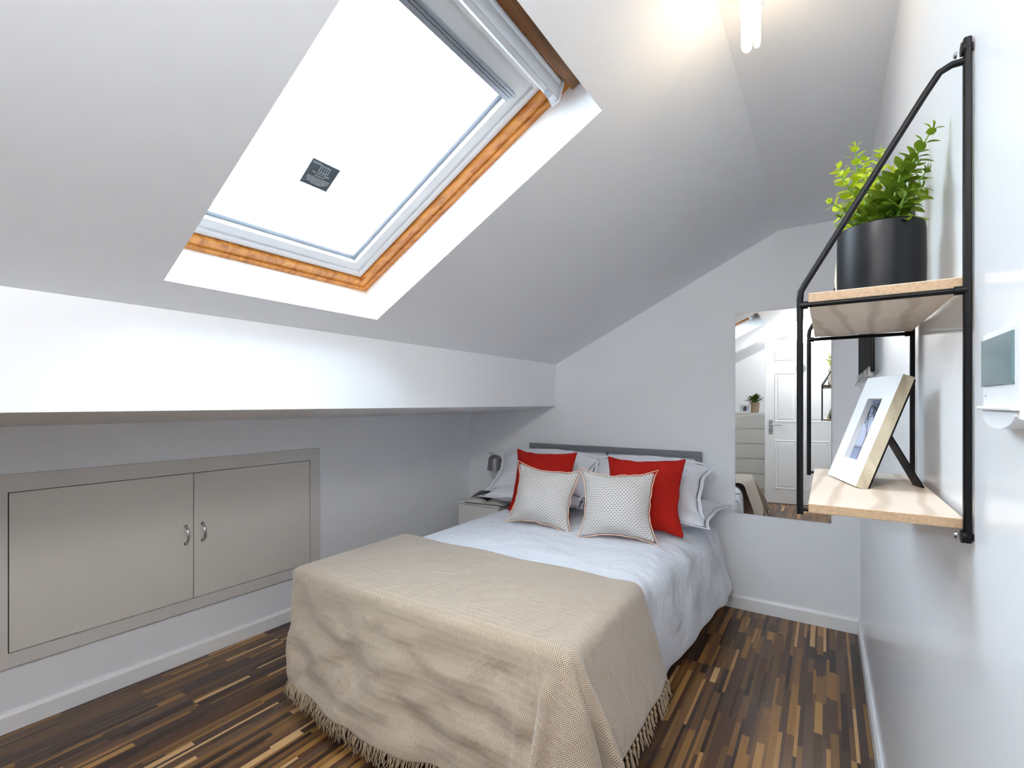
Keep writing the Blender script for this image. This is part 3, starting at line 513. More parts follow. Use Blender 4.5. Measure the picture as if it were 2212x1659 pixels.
0,0,-1,-1,0,-4,-4,-65,-117,-119,-120,-120,-119,-120,-119,268,119,120,119,120,120,110,43,10,1,-1,-4,-4,-4,-1,1,4,4,4,1,0,-2,-3,-3,-4,-1,-66,-117,-119,-120,-120,-119,-120,-119,268,119,120,119,120,120,110,43,6,1,0,-2,-3,-2,-1,1,3,4,4,2,-1,-3,-5,-3,-2,-1,-66,-117,-120,-119,-120,-120,-119,-119,268,119,120,119,120,120,110,43,1,2,1,1,0,-1,-1,0,2,2,3,1,-1,-3,-4,-4,-2,1,-66,-117,-120,-119,-120,-120,-119,
-120,268,119,120,119,120,120,110,43,-2,2,4,3,2,0,-2,-1,-1,0,1,1,0,-2,-2,-2,-2,-2,-65,-117,-120,-119,-120,-120,-119,-120,268,119,120,119,120,120,110,43,-2,3,4,4,3,0,-2,-4,-3,-2,0,1,2,1,0,-1,-4,-3,-65,-117,-120,-119,-120,-120,-119,-120,268,119,120,119,120,120,110,43,1,2,3,4,2,0,-2,-5,-4,-3,0,2,3,4,2,0,-6,-6,-65,-117,-120,-119,-120,-120,-119,-120,268,119,120,119,120,120,110,43,4,1,1,2,2,-1,-2,-3,-4,
-2,0,2,4,5,3,0,-7,-8,-65,-117,-120,-119,-120,-120,-119,-120,268,119,120,119,120,120,110,44,6,-2,-1,0,1,0,0,-1,-2,-1,0,1,4,3,3,0,-7,-9,-64,-117,-120,-119,-120,-120,-119,-120,268,119,120,119,120,120,110,44,6,-4,-3,-1,1,3,2,1,0,0,-1,0,1,1,2,0,-6,-7,-64,-117,-120,-119,-120,-120,-119,-120,268,119,120,119,120,120,110,44,5,-4,-4,-1,2,3,4,3,2,-1,-2,-3,-1,-1,1,1,-4,-5,-64,-117,-120,-119,-120,-120,-119,
-120,268,119,120,119,120,120,110,44,4,-3,-3,-1,2,3,5,3,2,-1,-4,-4,-3,-2,1,2,-3,-3,-64,-117,-119,-120,-120,-119,-120,-119,268,119,120,119,120,120,110,44,4,-1,-1,-1,1,2,3,3,1,-1,-4,-4,-4,-2,1,3,-2,-3,-64,-117,-119,-120,-120,-119,-120,-119,268,119,120,119,120,120,110,44,6,1,0,-2,-1,0,1,1,1,-1,-2,-3,-2,-2,1,3,-2,-4,-64,-116,-120,-120,-120,-119,-120,-119,268,119,120,120,119,120,111,43,8,3,-1,-2,-3,-3,
-1,0,1,2,0,-1,-1,-1,0,2,-3,-5,-64,-116,-120,-120,-120,-119,-120,-119,268,119,120,120,119,120,111,43,10,2,-1,-3,-4,-4,-3,0,2,3,3,2,0,-1,-1,-1,-4,-5,-64,-116,-120,-120,-120,-119,-120,-119,268,119,120,120,119,120,111,43,8,2,-1,-2,-4,-4,-3,0,3,4,5,2,1,-2,-3,-3,-5,-2,-65,-116,-120,-120,-119,-120,-120,-119,268,119,120,120,119,120,111,43,4,1,0,0,-2,-3,-1,0,2,4,4,2,1,-3,-4,-4,-3,-2,-65,-116,-120,-120,
-119,-120,-119,-120,268,119,120,119,120,120,111,43,-1,1,2,2,1,-1,-1,0,0,2,2,2,0,-2,-3,-4,-3,-1,-65,-116,-120,-120,-120,-119,-120,-119,267,120,119,120,120,120,111,43,-4,2,3,4,3,1,-1,-2,-2,-1,1,1,0,0,-2,-2,-3,-2,-65,-117,-120,-120,-119,-120,-119,-120,267,119,120,120,119,120,111,44,-3,2,3,5,3,2,-2,-3,-4,-3,-1,1,2,2,1,0,-5,-3,-66,-117,-120,-120,-120,-119,-120,-119,266,119,120,119,120,120,112,43,1,1,3,
4,2,1,-1,-4,-4,-4,-2,1,3,4,3,2,-5,-8,-65,-118,-120,-120,-119,-120,-119,-120,264,120,119,120,119,120,111,16,35,0,0,2,1,1,-1,-3,-3,-3,-1,1,3,5,4,2,-19,-39,-26,-116,-120,-119,-120,-119,-120,-119,]
THROW_MM=[
-3736,15,30,38,39,38,39,39,38,39,39,38,39,39,38,39,39,38,39,39,39,38,39,39,38,39,38,39,39,39,38,39,39,38,39,39,38,39,39,38,39,39,38,39,39,38,39,39,39,38,39,39,38,39,39,38,39,39,38,39,39,30,36,37,39,20,-32,2,38,7,3,33,37,38,37,37,38,37,37,31,22,12,5,-9,34,-3736,15,30,38,39,38,39,39,38,39,39,38,39,39,38,39,39,38,39,39,38,39,39,38,39,39,38,39,39,39,38,39,39,38,39,39,38,39,39,38,39,39,38,39,39,38,39,
39,38,39,39,39,38,39,39,38,39,39,38,39,39,30,36,37,39,20,-31,7,37,2,10,36,37,37,37,38,37,37,36,27,19,13,8,4,1,-3736,15,30,38,39,38,39,39,38,39,39,38,39,39,38,39,39,38,39,39,38,39,39,38,39,39,38,39,39,39,38,39,39,38,39,39,38,39,39,38,39,39,38,39,39,38,39,39,38,39,39,39,38,39,39,38,39,39,38,39,39,29,38,35,39,22,-31,13,34,-1,17,37,37,38,37,37,37,37,33,24,18,10,5,-5,0,-3736,15,30,38,39,38,39,39,38,39,
39,38,39,39,38,39,39,38,39,39,38,39,39,38,39,39,38,39,39,38,39,39,39,38,39,39,38,39,39,38,39,39,38,39,39,38,39,39,38,39,39,39,38,39,39,38,39,39,38,39,39,29,38,35,38,24,-30,19,30,-2,23,37,38,37,37,37,38,35,29,23,16,7,-3,0,-1,-3736,16,29,38,38,39,39,39,38,39,39,38,39,39,38,39,39,38,39,39,38,39,39,38,39,39,38,39,39,38,39,39,38,39,39,39,38,39,39,38,39,39,38,39,39,38,39,39,38,39,39,39,38,39,39,38,39,
39,38,39,39,29,38,34,39,25,-30,25,25,-1,29,38,37,37,38,37,36,32,28,22,12,2,-5,0,-3,-3736,16,29,38,38,39,39,39,38,39,39,38,39,39,38,39,39,38,39,39,38,39,39,38,39,39,38,39,39,38,39,39,38,39,39,39,38,39,39,38,39,39,38,39,39,38,39,39,38,39,39,38,39,39,39,38,39,39,38,39,39,29,38,34,37,28,-29,31,18,3,34,37,37,38,37,37,35,28,29,19,7,-4,-4,-1,3,-3736,16,29,38,38,39,39,38,39,39,39,38,39,39,38,39,39,38,39,
39,38,39,39,38,39,39,38,39,39,38,39,39,38,39,39,39,38,39,39,38,39,39,38,39,39,38,39,39,38,39,39,38,39,39,38,39,39,39,38,39,39,29,38,33,34,32,-26,35,6,15,36,37,38,37,37,37,31,28,28,14,1,-5,-3,4,6,-3736,16,29,38,38,39,39,38,39,39,39,38,39,39,38,39,39,38,39,39,38,39,39,38,39,39,38,39,39,38,39,39,38,39,39,39,38,39,39,38,39,39,38,39,39,38,39,39,38,39,39,38,39,39,38,39,39,39,38,39,39,29,36,37,38,24,-20,
37,3,20,37,38,37,37,37,35,28,30,25,7,-3,-4,4,9,7,-3736,16,29,38,38,39,39,38,39,39,39,38,39,39,38,39,39,38,39,39,38,39,39,38,39,39,38,39,39,38,39,39,38,39,39,38,39,39,39,38,39,39,38,39,39,38,39,39,38,39,39,38,39,39,38,39,39,38,39,39,39,30,34,39,38,19,-11,37,2,25,38,37,37,37,37,31,29,30,18,2,-5,2,8,5,-20,-3737,17,29,38,38,39,39,38,39,39,39,38,39,39,38,39,39,38,39,39,38,39,39,38,39,39,38,39,39,38,39,
39,38,39,39,38,39,39,39,38,39,39,38,39,39,38,39,39,38,39,39,38,39,39,38,39,39,38,39,39,39,31,34,38,39,11,2,34,3,31,37,37,37,38,34,30,30,27,10,-1,-2,7,2,-19,5,-3737,17,29,38,38,39,39,38,39,39,39,38,39,39,38,39,39,38,39,39,38,39,39,38,39,39,38,39,39,38,39,39,38,39,39,38,39,39,39,38,39,39,38,39,39,38,39,39,38,39,39,38,39,39,38,39,39,38,39,39,38,32,34,39,39,1,17,31,6,34,37,38,37,37,31,31,30,19,4,-2,5,
1,-18,1,7,-3737,17,29,38,39,38,39,39,38,39,39,38,39,39,38,39,39,38,39,39,38,39,39,38,39,39,38,39,39,38,39,39,38,39,39,38,39,39,38,39,39,39,38,39,39,38,39,39,38,39,39,38,39,39,38,39,39,38,39,39,38,33,34,38,39,1,22,29,10,36,37,38,37,35,32,31,26,10,1,2,0,-16,-1,5,7,-3737,17,29,38,39,38,39,38,39,39,38,39,39,38,39,39,39,38,39,39,38,39,39,38,39,39,38,39,39,38,39,39,38,39,39,38,39,39,38,39,39,39,38,39,
39,38,39,39,38,39,39,38,39,39,38,39,39,38,39,39,38,34,33,39,39,1,27,24,17,37,38,37,37,34,32,30,17,4,1,0,-14,0,11,1,6,-3737,17,29,38,38,39,39,38,39,39,38,39,39,38,39,39,38,39,39,39,38,39,39,38,39,39,38,39,39,38,39,39,38,39,39,38,39,39,38,39,39,38,39,39,39,38,39,39,38,39,39,38,39,39,38,39,39,38,39,39,38,34,34,39,38,3,31,18,26,37,38,37,36,34,32,24,9,1,0,-12,0,14,7,-2,9,-3737,17,29,38,38,39,39,38,39,
39,38,39,39,38,39,39,38,39,39,38,39,39,39,38,39,39,38,39,39,38,39,39,38,39,39,38,39,39,38,39,39,38,39,39,39,38,39,39,38,39,39,38,39,39,38,39,39,38,39,39,38,35,34,38,38,5,35,17,30,38,37,37,35,34,29,16,3,0,-11,0,15,0,6,20,3,-3738,18,29,38,38,39,39,38,39,39,38,39,39,38,39,39,38,39,39,38,39,39,38,39,39,39,38,39,39,38,39,39,38,39,39,38,39,39,38,39,39,38,39,39,38,39,39,39,38,39,39,38,39,39,38,39,39,38,
39,39,38,35,36,37,37,8,37,18,34,37,37,37,35,33,22,7,1,-9,0,9,14,-5,20,-5,-12,-3738,19,28,38,38,39,39,38,39,39,38,39,39,38,39,39,38,39,39,38,39,39,38,39,39,39,38,39,39,38,39,39,38,39,39,38,39,39,38,39,39,38,39,39,38,39,39,39,38,39,39,38,39,39,38,39,39,38,39,39,38,36,36,36,37,12,38,20,36,37,37,37,35,28,13,3,-8,1,6,16,5,-3,-11,5,18,-3739,20,27,39,38,39,39,38,39,39,38,39,39,38,39,39,38,39,39,38,39,39,
38,39,39,39,38,39,39,38,39,39,38,39,39,38,39,39,38,39,39,38,39,39,38,39,39,39,38,39,39,38,39,39,38,39,39,38,39,39,38,37,36,36,36,17,38,23,37,37,37,37,33,19,8,-8,2,4,15,0,-12,0,8,13,5,-3740,21,27,39,38,39,39,38,39,39,38,39,39,38,39,39,38,39,39,38,39,39,38,39,39,38,39,39,39,38,39,39,38,39,39,38,39,39,38,39,39,38,39,39,38,39,39,39,38,39,39,38,39,39,38,39,39,38,39,39,38,37,37,35,36,22,38,26,38,37,37,
37,25,14,-7,3,9,4,-10,-6,19,9,6,1,7,-3741,22,27,39,38,39,39,38,39,39,38,39,39,38,39,39,38,39,39,38,39,39,38,39,39,38,39,39,38,39,39,39,38,39,39,38,39,39,38,39,39,38,39,39,38,39,39,39,38,39,39,38,39,39,38,39,39,38,39,39,38,37,38,35,35,27,38,30,38,37,37,29,27,-11,0,12,-7,-9,7,12,18,-2,11,4,8,-3744,26,26,39,38,39,39,38,39,39,38,39,39,38,39,39,38,39,39,38,39,39,38,39,39,38,39,39,38,39,39,38,39,39,39,
38,39,39,38,39,39,38,39,39,38,39,39,39,38,39,39,38,39,39,38,39,39,38,39,39,38,38,37,36,35,32,37,34,37,38,28,35,-5,9,-7,-9,4,24,10,5,-5,9,8,10,14,-3750,32,26,38,39,39,38,39,39,38,39,39,39,38,39,39,38,39,39,38,39,39,38,39,39,38,39,39,38,39,39,38,39,39,39,38,39,39,38,39,39,38,39,39,38,39,39,39,38,39,39,38,39,39,38,39,39,38,39,39,38,38,38,36,35,36,37,37,37,28,36,8,2,-10,-1,19,22,5,-5,3,9,10,13,15,22,
-3756,31,33,38,39,39,38,39,39,38,39,39,38,39,39,39,38,39,39,38,39,39,38,39,39,38,39,39,38,39,39,38,39,39,39,38,39,39,38,39,39,38,39,39,38,39,39,39,38,39,39,38,39,39,38,39,39,38,39,39,38,38,38,37,36,39,38,37,29,36,24,-8,-7,10,26,20,-8,3,11,14,16,18,17,15,14,-3751,30,29,38,39,39,38,39,39,38,39,39,38,39,39,38,39,39,39,38,39,39,38,39,39,38,39,39,38,39,39,38,39,39,39,38,39,39,38,39,39,38,39,39,38,39,
39,38,39,39,39,38,39,39,38,39,39,38,39,39,38,39,38,39,38,39,39,34,31,36,-12,3,17,26,19,-8,14,18,17,18,16,15,17,10,13,-3762,32,38,38,39,39,38,39,39,38,39,39,38,39,39,38,39,39,38,39,39,39,38,39,39,38,39,39,38,39,39,38,39,39,39,38,39,39,38,39,39,38,39,39,38,39,39,38,39,39,39,38,39,39,38,39,39,39,38,39,39,39,38,39,39,40,42,34,35,-5,17,26,21,7,14,20,17,17,16,16,17,16,16,14,13,-3744,25,26,39,39,38,39,
39,39,38,39,39,38,39,39,38,39,39,38,39,39,39,38,39,39,38,39,39,38,39,39,38,39,39,38,39,39,39,38,39,39,38,39,39,38,39,39,38,39,39,39,38,39,39,38,39,39,39,38,39,39,39,39,39,40,39,44,35,22,13,30,22,20,18,16,14,13,13,13,12,12,12,12,13,12,-3753,29,32,38,39,38,39,39,39,38,39,39,38,39,39,38,39,39,38,39,39,39,38,39,39,38,39,39,38,39,39,38,39,39,38,39,39,39,38,39,39,38,39,39,38,39,39,38,39,39,39,38,39,39,
38,39,39,39,38,39,39,39,39,39,40,39,42,36,30,20,16,13,13,12,12,11,12,12,12,12,12,12,12,12,11,-3746,28,26,38,39,38,39,39,39,38,39,39,38,39,39,38,39,39,38,39,39,39,38,39,39,38,39,39,38,39,39,38,39,39,38,39,39,39,38,39,39,38,39,39,38,39,39,38,39,39,39,38,39,39,38,39,39,39,38,39,39,39,39,39,39,39,39,38,23,6,10,11,10,12,12,11,12,12,12,12,12,12,12,12,14,-3739,17,30,38,39,38,39,39,39,38,39,39,38,39,39,
38,39,39,38,39,39,39,38,39,39,38,39,39,38,39,39,38,39,39,38,39,39,39,38,39,39,38,39,39,38,39,39,38,39,39,39,38,39,39,38,39,39,38,39,39,38,39,39,39,39,38,40,37,23,19,10,8,7,4,9,9,10,9,9,10,9,10,9,10,10,-3736,15,29,38,39,38,39,39,39,38,39,39,38,39,39,38,39,39,38,39,39,39,38,39,39,38,39,39,38,39,39,38,39,39,38,39,39,39,38,39,39,38,39,39,38,39,39,38,39,39,39,38,39,39,38,39,39,38,39,39,38,39,39,38,39,
39,39,36,26,15,8,10,10,8,8,7,9,9,8,9,9,11,9,10,10,-3736,15,30,37,39,38,39,39,39,38,39,39,38,39,39,38,39,39,38,39,39,39,38,39,39,38,39,39,38,39,39,38,39,39,38,39,39,39,38,39,39,38,39,39,38,39,39,38,39,39,39,38,39,39,38,39,39,38,39,39,38,39,39,38,39,39,38,37,26,9,9,10,9,10,10,9,9,9,9,10,9,10,9,9,10,-3736,15,30,37,39,38,39,39,39,38,39,39,38,39,39,38,39,39,38,39,39,39,38,39,39,38,39,39,38,39,39,38,39,
39,38,39,39,39,38,39,39,38,39,39,38,39,39,38,39,39,39,38,39,39,38,39,39,38,39,39,38,39,39,38,39,38,39,37,25,13,8,8,9,8,8,10,10,10,11,9,9,10,9,10,9,-3736,15,30,37,39,38,39,39,39,38,39,39,38,39,39,38,39,39,38,39,39,39,38,39,39,38,39,39,38,39,39,38,39,39,38,39,39,39,38,39,39,38,39,39,38,39,39,38,39,39,39,38,39,39,38,39,39,38,39,39,38,39,39,38,39,38,39,37,26,11,8,9,9,10,8,9,9,11,10,9,9,10,9,10,9,
-3736,15,30,37,39,38,39,39,39,38,39,39,38,39,39,38,39,39,38,39,39,39,38,39,39,38,39,39,38,39,39,38,39,39,38,39,39,39,38,39,39,38,39,39,38,39,39,38,39,39,39,38,39,39,38,39,39,38,39,39,38,39,39,38,39,38,39,37,26,11,8,9,9,10,9,9,10,9,10,9,9,10,9,10,9,-3736,15,30,37,39,38,39,39,39,38,39,39,38,39,39,38,39,39,38,39,39,39,38,39,39,38,39,39,38,39,39,38,39,39,38,39,39,39,38,39,39,38,39,39,38,39,39,38,39,
39,39,38,39,39,38,39,39,38,39,39,38,39,39,38,39,38,39,37,26,12,7,9,9,10,9,9,10,9,10,9,9,10,9,10,9,-3736,15,30,37,39,38,39,39,39,38,39,39,38,39,39,38,39,39,38,39,39,39,38,39,39,38,39,39,38,39,39,38,39,39,38,39,39,39,38,39,39,38,39,39,38,39,39,38,39,39,39,38,39,39,38,39,39,38,39,39,38,39,39,38,39,39,39,36,26,12,7,9,9,10,9,9,10,9,10,9,9,10,9,10,9,-3736,15,30,37,39,38,39,39,39,38,39,39,38,39,39,38,39,
39,38,39,39,39,38,39,39,38,39,39,38,39,39,38,39,39,38,39,39,39,38,39,39,38,39,39,38,39,39,38,39,39,39,38,39,39,38,39,39,38,39,39,38,39,39,38,39,39,39,36,26,12,7,9,9,10,9,10,9,9,10,9,9,10,9,10,9,-3736,15,30,37,39,38,39,39,39,38,39,39,38,39,39,38,39,39,38,39,39,39,38,39,39,38,39,39,38,39,39,38,39,39,38,39,39,39,38,39,39,38,39,39,38,39,39,38,39,39,39,38,39,39,38,39,39,38,39,39,38,39,39,38,39,39,39,
36,26,12,7,9,9,10,9,10,9,9,10,9,10,9,9,10,9,-3736,15,30,37,39,38,39,39,39,38,39,39,38,39,39,38,39,39,38,39,39,39,38,39,39,38,39,39,38,39,39,38,39,39,38,39,39,39,38,39,39,38,39,39,38,39,39,38,39,39,39,38,39,39,38,39,39,38,39,39,38,39,39,38,39,39,39,36,26,11,8,9,9,10,9,10,9,9,10,9,10,9,9,10,9,-3736,15,30,37,39,38,39,39,39,38,39,39,38,39,39,38,39,39,38,39,39,39,38,39,39,38,39,39,38,39,39,38,39,39,38,
39,39,39,38,39,39,38,39,39,38,39,39,38,39,39,39,38,39,39,38,39,39,38,39,39,38,39,39,38,39,39,39,36,26,11,8,9,9,10,9,10,9,9,10,9,10,9,9,10,9,-3737,16,30,37,39,38,39,39,39,38,39,39,38,39,39,38,39,39,38,39,39,39,38,39,39,38,39,39,38,39,39,38,39,39,38,39,39,39,38,39,39,38,39,39,38,39,39,38,39,39,39,38,39,39,38,39,39,38,39,39,38,39,39,38,39,39,39,36,26,11,8,9,9,10,9,10,9,9,10,9,10,9,9,10,9,-3736,15,30,
37,39,38,39,39,39,38,39,39,38,39,39,38,39,39,38,39,39,39,38,39,39,38,39,39,38,39,39,38,39,39,38,39,39,39,38,39,39,38,39,39,38,39,39,38,39,39,39,38,39,39,38,39,39,38,39,39,38,39,39,38,39,39,39,36,26,11,8,9,9,10,9,10,9,9,10,9,10,9,9,10,9,-3736,15,30,37,39,38,39,39,39,38,39,39,38,39,39,38,39,39,38,39,39,39,38,39,39,38,39,39,38,39,39,38,39,39,38,39,39,39,38,39,39,38,39,39,38,39,39,38,39,39,39,38,39,
39,38,39,39,38,39,39,38,39,39,38,39,39,39,36,26,11,8,9,9,10,9,10,9,9,10,9,10,9,9,10,9,-3736,15,30,37,39,38,39,39,39,38,39,39,38,39,39,38,39,39,38,39,39,39,38,39,39,38,39,39,38,39,39,38,39,39,38,39,39,39,38,39,39,38,39,39,38,39,39,38,39,39,39,38,39,39,38,39,39,38,39,39,38,39,39,38,39,39,39,36,26,11,8,9,9,10,9,10,9,9,10,9,10,9,9,10,9,-3736,15,30,38,38,38,39,39,39,38,39,39,38,39,39,38,39,39,38,39,39,
39,38,39,39,38,39,39,38,39,39,38,39,39,38,39,39,39,38,39,39,38,39,39,38,39,39,38,39,39,39,38,39,39,38,39,39,38,39,39,38,39,39,38,39,39,39,36,26,11,8,9,9,10,9,10,9,9,10,9,10,9,9,10,9,-3736,15,30,38,38,38,39,39,39,38,39,39,38,39,39,38,39,39,38,39,39,39,38,39,39,38,39,39,38,39,39,38,39,39,38,39,39,39,38,39,39,38,39,39,38,39,39,38,39,39,39,38,39,39,38,39,39,38,39,39,38,39,39,38,39,39,39,36,26,11,8,9,
9,10,9,10,9,9,10,9,10,9,10,9,9,-3736,15,30,38,38,38,39,39,39,38,39,39,38,39,39,38,39,39,38,39,39,39,38,39,39,38,39,39,38,39,39,38,39,39,38,39,39,39,38,39,39,38,39,39,38,39,39,38,39,39,39,38,39,39,38,39,39,38,39,39,38,39,39,38,39,39,39,36,26,11,8,9,9,10,9,10,9,10,9,9,10,9,10,9,9,-3736,15,30,38,38,38,39,39,39,38,39,39,38,39,39,38,39,39,38,39,39,39,38,39,39,38,39,39,38,39,39,38,39,39,38,39,39,39,38,
39,39,38,39,39,38,39,39,38,39,39,39,38,39,39,38,39,39,38,39,39,38,39,39,38,39,39,39,36,26,11,8,9,9,10,9,10,9,10,9,9,10,9,10,9,9,-3736,15,30,37,39,38,39,39,39,38,39,39,38,39,39,38,39,39,38,39,39,39,38,39,39,38,39,39,38,39,39,38,39,39,38,39,39,39,38,39,39,38,39,39,38,39,39,38,39,39,39,38,39,39,38,39,39,38,39,39,38,39,39,39,38,39,39,36,26,11,8,9,10,9,9,10,9,10,9,9,10,9,10,9,9,-3736,15,30,37,39,38,39,
39,39,38,39,39,38,39,39,38,39,39,38,39,39,39,38,39,39,38,39,39,38,39,39,38,39,39,38,39,39,39,38,39,39,38,39,39,38,39,39,38,39,39,39,38,39,39,38,39,39,38,39,39,38,39,39,39,38,39,39,36,26,11,8,9,10,9,9,10,9,10,9,9,10,9,10,9,9,-3736,15,30,37,39,38,39,39,39,38,39,39,38,39,39,38,39,39,38,39,39,39,38,39,39,38,39,39,38,39,39,38,39,39,38,39,39,39,38,39,39,38,39,39,38,39,39,38,39,39,39,38,39,39,38,39,39,
38,39,39,38,39,39,39,38,39,39,36,26,11,8,9,10,9,9,10,9,10,9,9,10,9,10,9,9,-3736,15,30,37,39,38,39,39,39,38,39,39,38,39,39,38,39,39,38,39,39,39,38,39,39,38,39,39,38,39,39,38,39,39,38,39,39,39,38,39,39,38,39,39,38,39,39,38,39,39,39,38,39,39,38,39,39,38,39,39,38,39,39,39,38,39,39,37,25,11,8,9,10,9,9,10,9,10,9,9,10,9,10,9,9,-3736,15,30,37,39,38,39,39,39,38,39,39,38,39,39,38,39,39,38,39,39,39,38,39,39,
38,39,39,38,39,39,38,39,39,38,39,39,39,38,39,39,38,39,39,38,39,39,38,39,39,39,38,39,39,38,39,39,38,39,39,38,39,39,39,38,39,39,37,25,11,8,9,10,9,9,10,9,10,9,9,10,9,10,9,9,-3736,15,30,37,39,38,39,39,39,38,39,39,38,39,39,38,39,39,38,39,39,39,38,39,39,38,39,39,38,39,39,38,39,39,38,39,39,39,38,39,39,38,39,39,38,39,39,38,39,39,39,38,39,39,38,39,39,38,39,39,38,39,39,39,38,39,39,37,25,11,8,9,10,9,9,10,9,
10,9,9,10,9,10,9,9,-3736,15,30,37,39,38,39,39,39,38,39,39,38,39,39,38,39,39,38,39,39,39,38,39,39,38,39,39,38,39,39,38,39,39,38,39,39,39,38,39,39,38,39,39,38,39,39,38,39,39,39,38,39,39,38,39,39,38,39,39,38,39,39,39,38,39,39,37,25,11,8,9,10,9,9,10,9,10,9,9,10,9,10,9,9,-3736,15,30,37,39,38,39,39,39,38,39,39,38,39,39,38,39,39,38,39,39,39,38,39,39,38,39,39,38,39,39,38,39,39,38,39,39,39,38,39,39,38,39,
39,38,39,39,38,39,39,39,38,39,39,38,39,39,38,39,39,38,39,39,38,39,39,39,37,25,11,8,9,10,9,9,10,9,10,9,9,10,9,10,9,9,-3736,15,30,37,39,38,39,39,39,38,39,39,38,39,39,38,39,39,38,39,39,39,38,39,39,38,39,39,38,39,39,38,39,39,38,39,39,39,38,39,39,38,39,39,38,39,39,38,39,39,39,38,39,39,38,39,39,38,39,39,38,39,39,38,39,39,40,36,25,11,8,9,10,9,9,10,9,10,9,9,10,9,10,9,9,-3736,15,30,37,39,38,39,39,39,38,39,
39,38,39,39,38,39,39,38,39,39,39,38,39,39,38,39,39,38,39,39,38,39,39,38,39,39,39,38,39,39,38,39,39,38,39,39,38,39,39,39,38,39,39,38,39,39,38,39,39,38,39,39,38,39,39,40,36,25,11,8,9,10,9,9,10,9,10,9,9,10,9,10,9,10,-3736,15,30,37,39,38,39,39,39,38,39,39,38,39,39,38,39,39,38,39,39,39,38,39,39,38,39,39,38,39,39,38,39,39,38,39,39,39,38,39,39,38,39,39,38,39,39,38,39,39,39,38,39,39,38,39,39,38,39,39,38,
39,39,38,39,39,40,36,26,10,8,9,10,9,9,10,9,10,9,10,9,9,10,9,10,2185,-34,-24,-9,1,0,0,0,0,0,0,2,-2,0,1,0,0,0,0,0,0,0,1,1,-2,0,0,0,0,0,0,0,0,0,1,-1,0,0,0,0,0,0,0,0,0,0,0,0,0,0,0,0,0,0,0,0,0,1,-1,0,0,-24,14,9,2,-33,-21,-38,-1,33,35,14,-1,-2,-3,-2,-3,-4,3,17,25,29,31,33,17,2194,-35,-24,-8,1,0,0,0,0,0,0,0,0,0,0,0,0,0,0,0,0,0,0,1,-1,0,0,0,0,0,0,0,0,0,0,0,0,0,0,0,0,0,0,0,0,0,0,0,0,0,0,0,0,0,0,0,0,0,0,0,
0,-24,13,11,0,-32,-22,-37,6,35,33,8,-2,-2,-3,-2,-4,-2,10,20,27,29,30,31,31,2202,-35,-24,-8,1,0,0,0,0,0,0,0,0,0,0,0,0,0,0,0,0,0,0,0,0,0,0,0,0,0,0,0,0,0,0,0,0,0,0,0,0,0,0,0,0,0,0,0,0,0,0,0,0,0,0,0,0,0,0,0,0,-24,10,14,-1,-32,-22,-36,14,34,31,4,-3,-2,-3,-2,-5,4,15,23,27,30,30,30,30,2210,-34,-24,-9,1,0,0,0,0,0,1,0,0,0,0,0,0,0,0,0,0,0,0,0,0,0,0,0,0,0,0,0,0,0,0,0,0,0,0,0,0,0,0,0,0,0,0,0,0,0,0,0,0,0,0,0,
0,0,0,0,0,-24,7,17,-4,-30,-23,-34,21,34,27,0,-3,-2,-3,-4,-2,10,19,24,29,30,29,31,30,2219,-35,-24,-8,1,0,0,0,0,0,0,0,0,0,0,0,0,0,0,0,0,0,0,0,0,0,0,0,0,0,0,0,0,0,0,0,0,0,0,0,0,0,0,0,0,0,0,0,0,0,0,0,0,0,0,0,0,0,0,0,0,-24,6,18,-6,-28,-25,-29,26,34,21,-2,-3,-2,-3,-6,5,16,20,25,29,31,29,30,30,2227,-34,-25,-8,1,0,0,0,0,0,0,0,0,0,0,0,0,0,0,0,0,0,0,0,0,0,0,0,0,0,0,0,0,0,0,0,0,0,0,0,0,0,0,0,0,0,0,0,0,0,0,0,
0,0,0,0,0,0,0,0,0,-24,7,19,-10,-27,-26,-24,31,34,13,-2,-3,-2,-6,-1,11,19,20,27,30,30,30,30,30,2235,-34,-24,-9,1,0,0,1,0,0,0,0,0,0,0,0,0,0,0,0,0,0,0,0,0,0,0,0,0,0,0,0,0,0,0,0,0,0,0,0,0,0,0,0,0,0,0,0,0,0,0,0,0,0,0,0,0,0,0,0,0,-24,7,19,-18,-21,-27,-17,34,32,7,-3,-2,-3,-6,5,16,20,21,29,30,29,30,31,30,2244,-35,-24,-9,2,0,0,0,0,0,0,0,0,0,0,0,0,0,0,0,0,0,0,0,0,0,0,0,0,0,0,0,0,0,0,0,0,0,0,0,0,0,0,0,0,0,0,
0,0,0,0,0,0,0,0,0,0,0,0,0,0,-24,15,9,-6,-30,-32,-6,35,28,3,-2,-3,-5,-2,11,20,18,23,31,29,30,30,30,30,2252,-34,-25,-8,1,0,0,0,0,0,0,0,0,0,0,0,0,0,0,0,0,0,0,0,0,0,0,0,0,0,0,0,0,0,0,0,0,0,0,0,0,0,0,0,0,0,0,0,0,1,-1,0,0,0,0,0,0,0,0,0,0,-23,17,-1,4,-32,-36,4,35,25,-1,-2,-3,-6,4,16,19,19,27,30,30,30,30,30,11,2260,-34,-24,-9,2,0,0,0,0,0,0,0,0,0,0,0,0,0,0,0,0,0,0,0,0,0,0,0,0,0,0,0,0,0,0,0,0,0,0,0,0,0,0,0,
